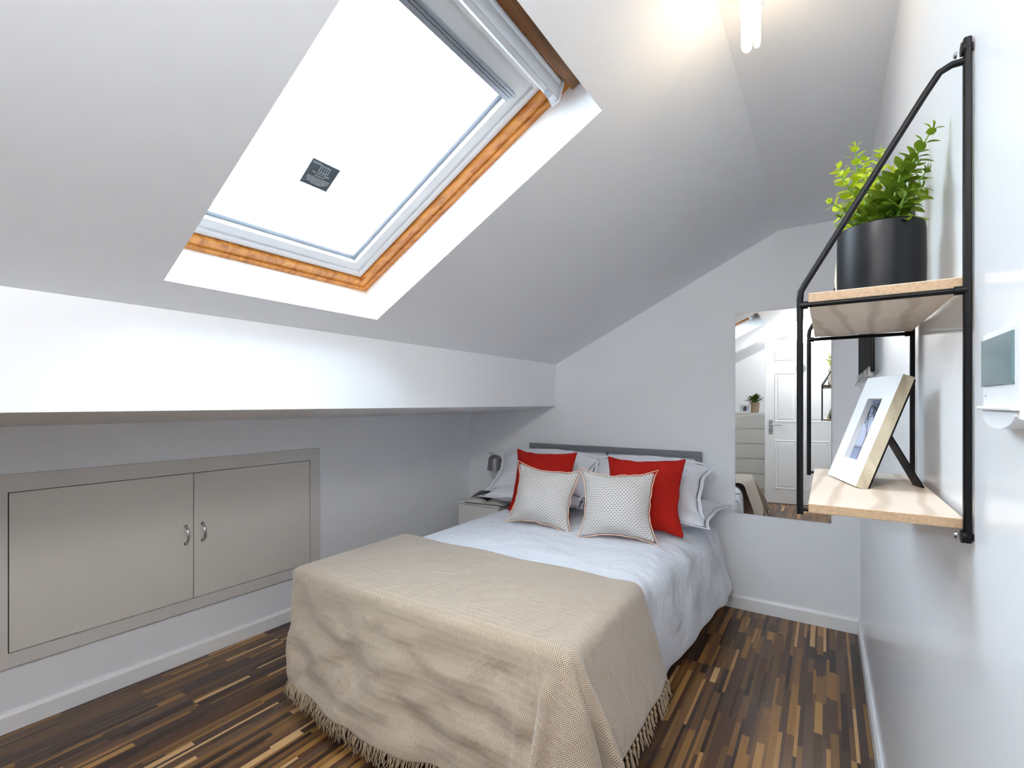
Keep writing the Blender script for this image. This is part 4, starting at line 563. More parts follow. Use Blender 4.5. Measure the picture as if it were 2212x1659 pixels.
0,0,0,0,0,0,0,0,0,0,0,0,0,0,0,0,0,-22,17,4,0,-36,-37,14,34,20,-3,-2,-5,-3,10,19,18,21,30,30,30,30,30,14,-23,2268,-34,-24,-8,1,0,0,0,0,0,0,0,0,0,0,0,0,0,0,0,0,0,0,0,0,0,0,0,0,0,0,0,0,0,0,0,0,0,0,0,0,0,0,0,0,0,0,0,0,0,0,0,0,0,0,0,0,0,0,0,0,-21,18,3,0,-38,-34,19,34,13,-3,-2,-6,2,16,17,18,27,30,30,30,30,17,-23,-23,2277,-34,-25,-8,1,0,0,0,0,0,0,0,0,0,0,0,0,0,0,0,0,0,0,0,0,0,0,0,0,0,0,0,0,0,0,0,0,0,0,0,
0,0,0,0,0,0,0,0,0,0,0,0,0,0,0,0,1,0,0,0,0,-20,18,1,0,-38,-30,22,34,6,-3,-3,-4,8,17,15,23,30,30,30,30,19,-22,-23,-24,2285,-34,-25,-7,1,0,0,0,0,0,0,0,0,0,0,0,0,0,0,0,0,0,0,0,0,0,0,0,0,0,0,0,0,0,0,0,0,0,0,0,0,0,0,0,0,0,0,0,0,0,0,0,0,0,0,0,0,0,0,0,0,-19,18,-2,2,-37,-27,26,31,1,-3,-4,0,13,14,19,28,30,30,30,21,-22,-22,-24,-23,2293,-34,-25,-7,1,0,0,0,0,0,0,0,0,0,0,0,0,0,0,0,0,0,0,0,0,0,0,0,0,0,0,0,0,0,0,
0,0,0,0,0,0,0,0,0,0,0,0,0,0,0,0,0,0,0,0,0,0,0,0,0,0,-18,18,-6,6,-38,-22,30,24,-1,-3,-4,6,13,15,24,30,30,30,23,-22,-21,-23,-24,-23,2301,-33,-26,-7,1,0,0,0,0,0,0,0,0,0,0,0,0,0,0,0,0,0,0,0,0,0,0,0,0,0,0,1,0,0,0,0,0,0,0,0,0,0,0,0,0,0,0,0,0,0,0,0,0,0,0,0,0,0,0,0,0,-17,16,-8,8,-37,-17,31,18,-2,-4,0,9,12,19,29,30,29,25,-21,-21,-22,-23,-20,-25,2309,-33,-26,-6,1,0,0,0,0,0,0,0,0,0,0,0,0,0,0,0,0,0,0,0,0,0,0,
0,0,0,0,0,0,0,0,0,0,0,0,0,0,0,0,0,0,0,0,0,0,0,0,0,0,0,0,0,0,0,0,0,0,-16,16,-11,10,-36,-12,30,13,-2,-3,4,8,14,26,30,30,25,-21,-22,-21,-22,-19,-21,9,2317,-33,-26,-6,1,0,0,0,0,0,0,0,0,0,0,0,0,0,0,0,0,0,0,0,0,0,0,0,0,0,0,0,0,0,0,0,0,0,0,0,0,0,0,0,0,0,0,0,0,0,0,0,0,1,-1,0,0,0,0,0,0,-14,14,-13,13,-36,-7,29,8,-2,-1,6,8,21,29,30,26,-22,-22,-20,-22,-22,2,14,15,2325,-33,-26,-5,0,0,0,0,0,0,0,0,1,0,0,0,0,0,0,
0,0,0,0,0,0,0,0,0,0,0,0,0,0,0,0,0,0,0,0,0,0,0,0,0,0,0,0,0,0,0,0,0,0,0,0,0,0,0,0,0,0,-13,12,-14,14,-33,-3,27,3,-2,3,4,13,27,30,26,-21,-22,-20,-21,-10,15,14,14,15,2333,-32,-27,-5,1,0,0,0,0,0,0,0,0,0,0,0,0,0,0,0,0,0,0,0,0,0,0,0,0,0,0,0,0,0,0,0,0,0,0,0,0,0,0,0,0,0,0,0,0,0,0,0,0,0,0,0,0,0,0,0,0,-12,11,-14,14,-30,0,24,1,-1,3,4,23,29,27,-22,-21,-22,-11,9,13,14,15,14,15,2340,-31,-27,-4,0,0,0,0,0,0,0,0,0,
0,0,0,0,0,0,0,0,0,0,0,0,0,0,0,0,0,0,0,0,0,0,0,0,0,0,0,0,0,0,0,0,0,0,0,0,0,0,0,0,0,0,0,0,0,0,0,0,-10,10,-15,15,-27,3,20,-2,0,0,19,22,27,-20,-22,-16,3,16,14,13,13,15,15,15,2346,-29,-27,-4,0,1,0,0,0,0,0,0,0,0,0,0,0,0,0,0,0,0,0,0,0,0,0,0,0,0,0,0,0,0,0,0,0,0,0,0,0,0,0,0,0,0,0,0,0,0,0,0,0,0,0,0,0,0,0,0,0,-9,8,-15,15,-22,5,13,-2,-4,19,13,26,-25,-17,0,15,8,15,16,12,15,16,15,14,2346,-20,-28,-3,0,0,0,0,0,0,
0,0,0,0,0,0,0,0,0,0,0,0,0,0,0,0,0,0,0,0,0,0,0,0,0,0,0,0,0,0,0,0,0,0,0,0,0,0,0,0,0,0,0,0,0,0,0,0,0,0,0,-7,7,-15,14,-14,5,6,-7,18,7,26,-27,-5,10,12,5,17,13,15,16,15,15,13,9,2347,-21,-20,-3,0,0,0,0,0,0,0,0,0,0,0,0,0,0,0,0,0,0,0,0,0,0,0,0,0,0,0,-1,0,0,0,0,0,0,0,0,0,0,0,0,0,0,0,0,0,0,0,0,0,0,1,0,0,0,0,-1,1,-5,5,-11,11,-1,-3,-6,17,5,22,-22,6,14,3,11,12,16,15,13,10,7,4,-4,-5,2322,19,-25,-6,1,0,0,0,0,-1,
0,0,0,0,0,1,0,0,0,0,0,0,-1,0,0,0,0,0,0,0,0,0,0,0,1,0,0,0,0,0,0,0,0,0,0,0,0,0,0,0,0,0,0,0,0,0,0,0,0,0,0,0,-1,-1,-2,-1,-2,10,15,6,-7,14,11,2,11,13,13,8,5,3,0,-2,3,-10,-6,2342,-10,-3,0,1,0,0,0,0,0,0,0,0,0,0,0,0,0,0,0,0,0,0,0,0,0,0,0,0,0,0,0,0,0,0,0,0,0,0,0,0,0,0,0,0,0,0,0,0,0,0,0,0,0,0,0,1,0,0,0,-1,0,-1,0,-2,-3,-3,8,7,13,12,2,7,17,12,-10,0,0,1,0,1,1,2,1,2,2368,-3,-3,-1,0,0,0,0,0,0,0,0,0,0,0,0,0,0,0,
0,0,0,0,0,0,0,0,0,0,0,0,0,0,0,0,0,0,0,0,0,0,0,0,0,0,0,0,0,0,0,0,0,0,0,0,0,0,0,1,0,-1,0,-1,-1,-1,-3,-3,5,12,13,0,6,8,6,7,4,4,3,2,3,1,2,1,2,1,2400,-1,-1,-1,0,0,0,0,0,0,0,0,0,0,0,0,0,0,0,0,0,0,0,0,0,0,0,0,0,0,0,0,0,1,0,0,0,0,0,0,0,0,0,0,0,0,0,0,-1,0,0,0,0,0,1,0,0,0,0,0,0,-1,0,-1,0,-4,0,2,6,10,7,6,4,3,2,1,0,1,1,0,1,2,1,1,-2,2434,0,0,-1,0,0,0,0,0,0,0,0,0,0,0,0,0,0,0,0,0,0,0,0,0,0,0,0,0,0,0,0,0,0,0,0,0,
0,1,0,0,0,0,-1,0,0,0,0,0,0,0,0,0,0,0,0,1,0,0,0,0,-1,0,-1,-1,-1,0,1,4,1,0,-1,-2,0,0,1,0,1,1,1,2,2,2,3,6,2469,0,0,0,0,0,0,0,0,0,0,0,0,0,0,0,0,0,0,0,0,0,0,0,0,0,0,0,0,0,0,0,0,0,0,0,0,0,0,0,0,0,0,0,0,0,0,0,0,0,0,0,0,0,0,0,0,0,0,0,0,0,0,-1,-1,-1,0,2,1,0,0,0,0,0,-1,0,0,0,0,0,-1,0,0,0,0,2505,0,0,0,0,0,0,0,0,0,0,0,0,0,0,0,0,0,0,0,0,0,0,0,0,0,0,0,0,0,0,0,0,0,0,0,0,0,0,0,0,0,0,0,0,0,0,0,0,0,0,0,0,0,0,0,0,0,
0,0,0,0,0,-1,-1,-1,1,0,2,0,0,-1,0,0,0,0,0,0,-1,0,0,0,0,0,-1,2540,1,0,0,0,0,0,0,0,0,0,0,0,0,0,0,0,0,0,0,0,0,0,0,0,0,0,0,0,0,0,0,0,0,0,0,0,0,0,0,0,0,0,0,0,0,0,0,0,0,0,0,0,0,0,0,0,0,0,0,0,0,0,-2,0,0,0,0,1,0,0,0,0,0,0,0,-1,0,0,0,0,0,-1,0,0,2576,0,0,0,0,0,0,0,0,0,0,0,0,0,0,0,0,0,0,0,0,0,0,0,0,0,0,0,0,0,0,0,0,0,0,0,0,0,0,0,0,0,0,0,0,0,0,0,0,0,0,0,0,0,0,0,0,0,0,0,0,0,0,-1,0,0,0,0,1,0,-1,0,0,0,0,0,0,0,0,
0,-1,0,0,0,0,2612,0,0,0,0,0,0,0,0,0,0,0,0,0,0,0,0,0,0,0,0,0,0,0,0,0,0,0,0,0,0,0,0,0,0,0,0,0,0,0,0,0,0,0,0,0,0,0,0,0,0,0,0,0,0,0,0,0,0,0,0,0,0,-1,0,0,0,0,0,0,0,0,0,0,0,0,0,0,-1,0,0,0,0,0,-1,2648,0,0,0,0,0,0,0,0,0,0,0,0,0,0,0,0,0,0,0,0,0,0,0,0,0,0,0,0,0,0,0,0,0,0,0,0,0,0,0,0,0,0,0,0,0,0,0,0,0,0,0,0,0,0,0,0,0,0,0,0,0,0,-1,0,-1,0,1,0,0,0,0,0,0,-1,0,0,0,0,0,0,0,0,-1,0,2683,0,0,0,0,0,0,0,0,0,0,0,0,0,0,
0,0,0,0,0,0,0,0,0,0,0,0,0,0,0,0,0,0,0,0,0,0,0,0,0,0,0,0,0,0,0,0,0,0,0,0,0,0,0,0,0,0,0,0,0,0,0,0,0,-1,0,0,0,0,0,0,0,0,0,0,0,0,0,0,0,0,-1,0,0,0,2719,0,0,0,0,0,0,0,0,0,0,0,0,0,0,0,0,0,0,0,0,0,0,0,0,0,0,0,0,0,0,0,0,0,0,0,0,0,0,0,0,0,0,0,0,0,0,0,0,0,0,0,0,0,0,0,0,0,0,0,0,0,0,0,-1,0,0,0,0,0,0,0,0,0,0,0,0,0,-1,0,0,0,0,0,0,2755,0,0,0,0,0,0,0,0,0,0,0,0,0,0,0,0,0,0,0,0,0,0,0,0,0,0,0,0,0,0,0,0,0,0,0,0,0,0,0,
0,0,0,0,0,0,0,0,0,0,0,0,0,0,0,0,0,0,0,0,0,0,0,-1,0,0,0,0,0,0,0,0,0,0,0,-1,0,0,0,0,0,0,0,-1,0,2790,0,1,0,0,0,0,0,0,0,0,0,0,0,0,0,0,0,0,0,0,0,0,0,0,0,0,0,0,0,0,0,0,0,0,0,0,0,0,0,0,0,0,0,0,0,0,0,0,0,0,0,0,0,0,0,0,0,0,0,0,0,0,-1,0,0,0,0,0,0,0,-1,0,0,0,0,0,0,0,0,0,-1,0,0,0,2826,0,0,0,0,0,0,0,0,0,0,0,0,0,0,0,0,0,0,0,0,0,0,0,0,0,0,0,0,0,0,0,0,0,0,0,0,0,0,0,0,0,0,0,0,0,0,0,0,0,0,0,0,0,0,0,0,0,0,0,0,0,0,0,
0,-1,0,0,0,0,0,0,0,0,0,0,0,0,0,-1,0,0,0,0,0,2862,0,0,0,0,0,0,0,0,0,0,0,0,0,0,0,0,0,0,0,0,0,0,0,0,0,0,0,0,0,0,0,0,0,0,0,0,0,0,0,0,0,0,0,0,0,0,0,0,0,0,0,0,0,0,0,0,0,0,0,0,0,0,0,-1,0,0,0,0,0,0,0,0,0,0,0,-1,0,0,0,0,0,0,0,0,2898,0,0,0,0,0,0,0,0,0,0,0,0,0,0,0,0,0,0,0,0,0,0,0,0,0,0,0,0,0,0,0,0,0,0,0,0,0,0,0,0,0,0,0,0,0,0,0,0,0,0,0,0,0,0,0,0,0,0,0,0,0,0,-1,0,0,0,0,0,0,0,0,-1,0,0,0,0,0,0,0,0,0,-1,0,0,2933,
0,0,0,0,0,0,0,0,0,0,0,0,0,0,0,0,0,0,0,0,0,0,0,0,0,0,0,0,0,0,0,0,0,0,0,0,0,0,0,0,0,0,0,0,0,0,0,0,0,0,0,0,0,0,0,0,0,0,0,0,0,0,0,0,0,0,0,-1,0,0,0,0,0,0,0,0,0,0,-1,0,0,0,0,0,2969,0,0,0,0,0,0,0,0,0,0,0,0,0,0,0,0,0,0,0,0,0,0,0,0,0,0,0,0,0,0,0,0,0,0,0,0,0,0,0,0,0,0,0,0,0,0,0,0,0,0,0,0,0,0,0,0,0,0,0,0,0,0,0,0,-1,0,0,0,0,0,0,0,0,0,0,0,-1,0,0,0,0,0,0,0,3005,0,0,0,0,0,0,0,0,0,0,0,0,0,0,0,0,0,0,0,0,0,0,0,0,0,
0,0,0,0,0,0,0,0,0,0,0,0,0,0,0,0,0,0,0,0,0,0,0,0,0,0,0,0,0,0,0,0,0,0,0,0,0,-1,0,0,0,0,0,0,0,0,0,-1,0,0,0,0,0,0,0,0,0,0,-1,3040,0,0,0,0,0,0,0,0,0,0,0,0,0,0,0,0,0,0,0,0,0,0,0,0,0,0,0,0,0,0,0,0,0,0,0,0,0,0,0,0,0,0,0,0,0,0,0,0,0,0,0,0,0,0,0,0,0,0,0,0,0,0,0,0,0,0,0,0,0,-1,0,0,0,0,0,0,0,0,0,-1,0,0,0,0,3076,0,0,0,0,0,0,0,0,0,0,0,0,0,0,0,0,0,0,0,0,0,0,0,0,0,0,0,0,0,0,0,0,0,0,0,0,0,0,0,0,0,0,0,0,0,0,0,0,0,
0,0,0,0,0,0,0,0,0,0,0,0,0,0,0,0,0,-1,0,0,0,0,0,0,0,0,0,-1,0,0,0,0,0,0,0,3112,0,0,0,0,0,0,0,0,0,0,0,0,0,0,0,0,0,0,0,0,0,0,0,0,0,0,0,0,0,0,0,0,0,0,0,0,0,0,0,0,0,0,0,0,0,0,0,0,0,0,0,0,0,0,0,0,0,0,0,0,0,0,0,-1,0,0,0,0,0,0,0,0,0,-1,0,0,0,0,0,0,0,0,0,0,3147,0,0,0,0,0,0,0,0,0,0,0,0,0,0,0,0,0,0,0,0,0,0,0,0,0,0,0,0,0,0,0,0,0,0,0,0,0,0,0,0,0,0,0,0,0,0,0,0,0,0,0,0,0,0,0,0,0,0,0,0,0,0,0,0,0,0,0,0,0,0,-1,0,0,
0,0,0,0,0,0,0,-1,0,0,0,3183,0,0,0,0,0,0,0,0,0,0,0,0,0,0,0,0,0,0,0,0,0,0,0,0,0,0,0,0,0,0,0,0,0,0,0,0,0,0,0,0,0,0,0,0,0,0,0,0,0,0,0,0,0,0,0,0,0,0,0,0,0,0,0,0,0,0,0,-1,0,0,0,0,0,0,0,0,0,-1,0,0,0,0,0,0,3219,0,0,0,0,0,0,0,0,0,0,0,0,0,0,0,0,0,0,0,0,0,0,0,0,0,0,0,0,0,0,0,0,0,0,0,0,0,0,0,0,0,0,0,0,0,0,0,0,0,0,0,0,0,0,0,0,0,0,0,0,0,0,0,0,-1,0,0,0,0,0,0,0,0,-1,0,0,0,0,0,0,0,0,0,0,3254,0,0,0,0,0,0,0,0,0,0,0,
0,0,0,0,0,0,0,0,0,0,0,0,0,0,0,0,0,0,0,0,0,0,0,0,0,0,0,0,0,0,0,0,0,0,0,0,0,0,0,0,0,0,0,0,0,0,0,0,0,0,0,0,0,0,0,0,0,0,0,-1,0,0,0,0,0,0,0,0,0,0,-1,0,0,3290,0,0,0,0,0,0,0,0,0,0,0,0,0,0,0,0,0,0,0,0,0,0,0,0,0,0,0,0,0,0,0,0,0,0,0,0,0,0,0,0,0,0,0,0,0,0,0,0,0,0,0,0,0,0,0,0,0,0,0,0,0,0,0,0,0,0,0,0,-1,0,0,0,0,0,0,0,0,0,-1,0,0,0,0,0,3326,0,0,0,0,0,0,0,0,0,0,0,0,0,0,0,0,0,0,0,0,0,0,0,0,0,0,0,0,0,0,0,0,0,0,0,0,
0,0,0,0,0,0,0,0,0,0,0,0,0,0,0,0,0,0,0,0,0,0,0,0,0,0,0,0,0,-1,0,0,0,0,0,0,0,0,-1,0,0,0,0,0,0,0,0,0,3361,0,0,1,0,0,0,0,0,0,0,0,0,0,0,0,0,0,0,0,0,0,0,0,0,0,0,0,0,0,0,0,0,0,0,0,0,0,0,0,0,0,0,0,0,0,0,0,0,0,0,0,0,0,0,0,0,0,0,0,0,0,0,-1,0,0,0,0,0,0,0,0,-1,0,0,0,0,0,0,0,0,0,0,-1,0,3397,0,0,0,0,0,0,0,0,0,0,0,0,0,0,0,0,0,0,0,0,0,0,0,0,0,0,0,0,0,0,0,0,0,0,0,0,0,0,0,0,0,0,0,0,0,0,0,0,0,0,0,0,0,0,0,0,0,0,0,0,
0,0,0,0,0,0,0,0,-1,0,0,0,0,0,0,0,0,0,-1,0,0,0,0,0,3433,0,0,0,0,0,0,0,0,0,0,0,0,0,0,0,0,0,0,0,0,0,0,0,0,0,0,0,0,0,0,0,0,0,0,0,0,0,0,0,0,0,0,0,0,0,0,0,0,0,0,0,0,0,0,0,0,0,0,0,0,0,0,0,0,0,0,-1,0,0,0,0,0,0,0,0,-1,0,0,0,0,0,0,0,0,3469,0,0,0,0,0,0,0,0,0,0,0,0,0,0,0,0,0,0,0,0,0,0,0,0,0,0,0,0,0,0,0,0,0,0,0,0,0,0,0,0,0,0,0,0,0,0,0,0,0,0,0,0,0,0,0,0,0,0,0,0,0,0,0,-1,0,0,0,0,0,0,0,0,-1,0,0,0,0,0,0,0,0,0,0,
-1,3504,0,0,0,0,0,0,0,0,0,0,0,0,0,0,0,0,0,0,0,0,0,0,0,0,0,0,0,0,0,0,0,0,0,0,0,0,0,0,0,0,0,0,0,0,0,0,0,0,0,0,0,0,0,0,0,0,0,0,0,0,0,0,0,0,0,0,0,0,-1,0,0,0,0,0,0,0,0,0,0,-1,0,0,0,0,3540,0,0,0,0,0,0,0,0,0,0,0,0,0,0,0,0,0,0,0,0,0,0,0,0,0,0,0,0,0,0,0,0,0,0,0,0,0,0,0,0,0,0,0,0,0,0,0,0,0,0,0,0,0,0,0,0,0,0,0,0,0,0,0,0,0,-1,0,0,0,0,0,0,0,0,0,0,-1,0,0,0,0,0,0,0,204,9,5,2,0,0,0,0,0,0,0,0,1,0,0,0,0,0,0,0,0,0,
0,-1,1,0,0,0,0,0,0,0,0,0,0,0,0,0,0,0,0,0,0,0,0,0,0,0,0,0,0,0,0,0,0,0,0,0,0,0,0,6,-3,-2,0,7,5,9,-7,-18,-17,-14,-10,-10,-10,-10,-10,-9,-11,-16,-20,-22,-23,-18,0,239,8,6,2,0,0,0,0,0,0,0,0,0,0,0,0,0,0,0,0,0,1,0,-1,1,0,0,0,0,0,0,0,0,0,0,0,0,0,0,0,0,0,0,0,0,0,0,0,0,0,0,0,0,0,0,0,0,0,0,0,0,6,-3,-2,0,7,5,8,-9,-18,-17,-13,-10,-10,-10,-10,-9,-10,-13,-18,-20,-23,-23,-22,-24,274,8,6,2,0,0,0,0,0,0,0,0,0,0,0,0,
0,0,0,0,0,0,0,0,0,0,0,0,0,0,0,0,0,0,0,0,0,0,0,0,0,0,0,0,0,1,0,0,0,0,0,0,0,0,0,0,0,0,0,0,0,6,-3,-3,1,7,5,7,-12,-17,-17,-11,-10,-10,-10,-10,-9,-12,-15,-19,-21,-22,-24,-24,-24,308,9,6,2,-1,0,0,1,0,0,0,0,0,0,0,0,0,0,0,0,0,0,0,0,0,0,0,0,0,0,0,0,0,0,0,0,0,0,0,0,0,0,0,0,0,0,0,0,0,0,0,0,0,0,0,0,0,0,1,0,0,5,-1,-4,1,6,6,5,-13,-17,-16,-11,-10,-10,-10,-9,-10,-13,-17,-20,-21,-23,-25,-24,-24,343,9,5,2,0,0,0,0,
0,0,0,0,0,0,1,0,0,0,0,0,0,0,0,0,0,0,0,0,0,0,0,0,0,0,0,0,0,0,0,0,0,0,0,0,0,0,0,0,0,0,0,0,0,0,0,0,0,0,0,0,0,6,-1,-4,2,5,6,4,-15,-17,-15,-10,-10,-10,-10,-9,-12,-15,-18,-20,-22,-24,-24,-24,-25,378,8,6,2,0,0,0,0,0,0,0,0,0,0,0,0,0,0,0,0,0,0,0,1,0,0,0,0,0,0,0,0,0,0,0,0,0,0,0,0,0,0,0,0,0,0,0,0,0,0,0,0,0,0,0,0,0,0,0,0,0,6,-2,-4,3,5,6,2,-16,-18,-13,-10,-10,-10,-9,-10,-14,-17,-17,-21,-23,-24,-25,-24,-24,413,
8,6,2,0,0,0,0,0,0,0,0,0,0,0,0,0,0,0,0,0,0,0,0,0,0,0,0,0,0,0,0,0,0,0,0,0,0,0,0,0,0,0,0,0,0,0,0,1,0,0,0,0,0,0,0,0,0,0,0,0,6,-2,-5,4,5,7,-2,-17,-16,-12,-10,-10,-10,-9,-12,-15,-18,-17,-22,-24,-25,-24,-24,-24,448,8,6,2,-1,0,0,0,1,0,0,0,0,0,0,0,0,0,0,0,0,0,0,0,0,0,0,0,0,0,0,0,0,0,0,0,0,0,0,0,0,0,0,0,0,0,0,0,0,0,0,0,0,0,0,0,0,0,0,1,0,5,-4,-2,0,9,7,-5,-17,-16,-11,-10,-10,-9,-10,-14,-17,-17,-18,-23,-25,
-24,-24,-24,-23,482,8,6,2,0,0,0,0,0,0,0,0,0,0,1,0,0,0,0,0,0,0,0,0,0,0,0,0,0,0,0,0,0,0,0,0,0,0,0,0,0,0,0,0,0,0,0,0,0,0,0,0,0,0,0,0,0,0,0,0,0,6,-5,0,-2,9,8,-8,-17,-15,-10,-10,-10,-9,-12,-16,-16,-17,-21,-24,-24,-25,-23,-24,-31,517,8,6,2,0,0,0,0,0,0,0,0,0,0,0,0,0,0,0,0,0,0,1,0,0,0,0,0,0,0,0,0,0,0,0,0,0,0,0,0,0,0,0,0,0,0,0,0,0,0,0,0,0,0,0,0,0,0,0,0,0,5,-5,-2,0,10,8,-11,-16,-15,-10,-10,-9,-10,-14,-16,
-16,-18,-23,-24,-25,-23,-25,-30,-31,552,8,6,2,0,0,0,0,0,0,0,0,0,0,0,0,0,0,0,0,0,0,0,0,0,0,0,0,0,0,0,0,0,0,0,0,0,0,0,0,0,0,0,0,0,1,0,0,0,0,0,0,0,0,0,0,0,0,0,0,0,5,-6,-1,0,9,8,-12,-17,-13,-10,-10,-9,-12,-15,-16,-16,-21,-23,-25,-24,-24,-30,-32,-29,587,8,6,2,-1,0,0,1,0,0,0,0,0,0,0,0,0,0,0,0,0,0,0,0,0,0,0,0,0,0,0,0,0,0,0,0,0,0,0,0,0,0,0,0,0,0,0,0,0,0,0,0,0,0,0,0,0,1,0,0,0,4,-5,-1,-1,9,7,-13,-17,-12,
-10,-9,-10,-13,-16,-15,-18,-23,-24,-25,-24,-29,-32,-31,-30,621,9,5,2,0,0,0,0,0,0,0,1,0,0,0,0,0,0,0,0,0,0,0,0,0,0,0,0,0,0,0,0,0,0,0,0,0,0,0,0,0,0,0,0,0,0,0,0,0,0,0,0,0,0,0,0,0,0,0,0,0,5,-6,0,-1,9,5,-14,-17,-10,-10,-9,-11,-15,-15,-16,-21,-24,-24,-25,-29,-31,-30,-31,-30,656,8,6,2,0,0,0,0,0,0,0,0,0,0,0,0,0,1,0,0,0,0,0,0,0,0,0,0,0,0,0,0,0,0,0,0,0,0,0,0,0,0,0,0,0,0,0,0,0,0,0,0,0,0,0,0,0,0,0,0,0,4,-5,1,
-2,9,3,-16,-15,-10,-9,-10,-12,-15,-15,-19,-23,-24,-25,-28,-32,-29,-30,-31,-29,691,8,6,2,0,0,0,0,0,0,0,0,0,0,0,0,0,0,0,0,0,0,0,0,0,0,1,0,0,0,0,0,0,0,0,0,0,0,0,0,0,0,0,0,0,0,0,0,0,0,0,0,0,0,0,0,0,0,0,0,0,4,-5,1,-2,9,1,-16,-14,-10,-10,-10,-13,-15,-16,-22,-24,-24,-28,-32,-29,-32,-30,-27,-30,726,8,6,2,0,0,0,0,0,0,0,0,0,0,0,0,0,0,0,0,0,0,0,0,0,0,0,0,0,0,0,0,0,0,0,0,0,0,0,0,0,0,0,0,0,0,0,0,0,0,0,1,0,0,0,
0,0,0,0,0,0,4,-5,1,-2,8,-1,-16,-13,-9,-10,-12,-13,-15,-19,-23,-25,-27,-32,-31,-30,-31,-27,-32,-36,761,8,6,1,0,0,1,0,0,0,0,0,0,0,0,0,0,0,0,0,0,0,0,0,0,0,0,0,0,0,0,0,0,0,0,0,0,0,0,0,0,0,0,0,0,0,0,0,0,0,0,0,0,0,0,0,0,0,0,0,1,3,-4,1,-3,9,-3,-16,-12,-10,-10,-12,-13,-17,-22,-25,-27,-32,-31,-29,-31,-32,-37,-35,-31,796,7,7,1,0,0,0,0,0,0,1,0,0,0,0,0,0,0,0,0,0,0,0,0,0,0,0,0,0,0,0,0,0,0,0,0,0,0,0,0,0,0,0,0,
0,0,0,0,0,0,0,0,0,0,0,0,0,0,0,0,0,3,-4,3,-4,8,-5,-16,-10,-10,-11,-12,-15,-20,-23,-27,-33,-31,-29,-33,-35,-36,-35,-34,-35,831,7,7,1,0,0,0,0,0,0,0,0,0,0,1,0,0,0,0,0,0,0,0,0,0,0,0,0,0,0,0,0,0,0,0,0,0,0,0,0,0,0,0,0,0,0,0,0,0,0,0,0,0,0,0,0,0,0,0,0,0,3,-4,3,-4,7,-6,-16,-10,-10,-11,-12,-18,-22,-27,-33,-30,-32,-36,-37,-30,-35,-36,-36,-34,866,7,6,2,0,0,0,0,0,0,0,0,0,0,0,0,0,0,0,0,0,0,0,0,0,1,0,0,0,0,0,0,0,
0,0,0,0,0,0,0,0,0,0,0,0,0,0,0,0,0,0,0,0,0,0,0,0,0,0,0,0,2,-3,3,-4,5,-7,-14,-10,-10,-11,-17,-17,-29,-34,-29,-35,-37,-35,-34,-31,-37,-34,-35,-35,901,7,6,1,1,0,0,0,0,0,0,0,0,0,0,0,0,0,0,0,0,0,0,0,0,0,0,0,0,0,0,0,0,0,0,0,0,0,0,0,0,0,0,0,0,0,0,0,1,0,0,0,0,0,0,0,0,0,0,0,0,2,-3,3,-5,4,-8,-13,-9,-10,-18,-13,-31,-29,-34,-37,-35,-30,-34,-35,-36,-35,-34,-35,-33,936,6,7,1,0,1,0,0,0,0,0,0,0,0,0,0,0,0,0,0,0,0,
0,0,0,0,0,0,0,0,0,0,0,0,0,0,0,0,0,0,0,0,0,0,0,0,0,0,0,0,0,0,0,0,0,0,0,0,0,0,0,2,-2,3,-5,1,-8,-11,-8,-20,-11,-29,-28,-36,-37,-32,-30,-34,-37,-35,-35,-34,-33,-33,-31,971,6,7,1,0,0,1,0,0,0,0,0,0,0,0,0,0,0,0,0,0,0,0,0,0,0,0,0,0,0,0,0,0,0,0,0,0,0,0,0,0,0,0,0,0,0,0,0,0,0,1,0,0,0,0,-1,0,0,0,1,-1,2,-2,2,-4,-5,-5,-7,-20,-11,-22,-32,-38,-35,-28,-31,-37,-35,-34,-34,-33,-34,-35,-35,-36,995,14,10,2,0,0,0,0,0,
0,0,0,0,0,0,0,0,0,0,0,0,1,0,0,0,0,0,0,0,0,0,0,0,0,-1,1,0,0,0,0,0,0,0,0,0,0,0,0,0,0,0,0,0,0,0,0,0,0,0,0,0,-1,0,-1,0,-4,-5,-16,-18,-13,-36,-36,-33,-29,-32,-36,-33,-34,-34,-35,-35,-36,-34,-36,-36,1023,20,9,0,0,0,0,0,0,0,0,0,0,0,0,0,0,0,0,0,0,0,0,0,0,0,0,0,0,0,0,0,0,0,0,0,0,0,0,0,0,0,0,0,0,0,0,0,0,0,0,0,0,0,0,0,0,0,0,0,0,0,0,-1,0,-3,-3,-17,-16,-38,-34,-29,-32,-34,-35,-31,-35,-35,-35,-35,-35,-35,-35,
-36,-36,1007,30,28,5,0,0,0,0,0,0,0,0,0,0,0,0,0,0,0,0,0,0,0,0,0,0,0,0,0,0,0,0,0,0,0,0,0,0,0,0,0,0,0,0,0,0,0,0,0,1,0,0,-1,0,0,0,0,0,0,0,0,1,0,0,0,-1,-1,-17,-33,-35,-25,-31,-32,-35,-34,-36,-37,-36,-37,-37,-36,-37,-37,-37,-36,1019,26,22,7,0,0,0,0,0,0,-1,0,0,0,0,0,0,0,0,0,0,0,0,0,0,1,0,0,0,0,0,0,-1,0,0,0,0,0,0,0,0,0,0,0,0,0,0,0,1,0,0,0,0,0,0,-1,0,-1,0,1,0,0,0,0,2,1,-2,-13,-27,-33,-35,-37,-36,-37,-37,
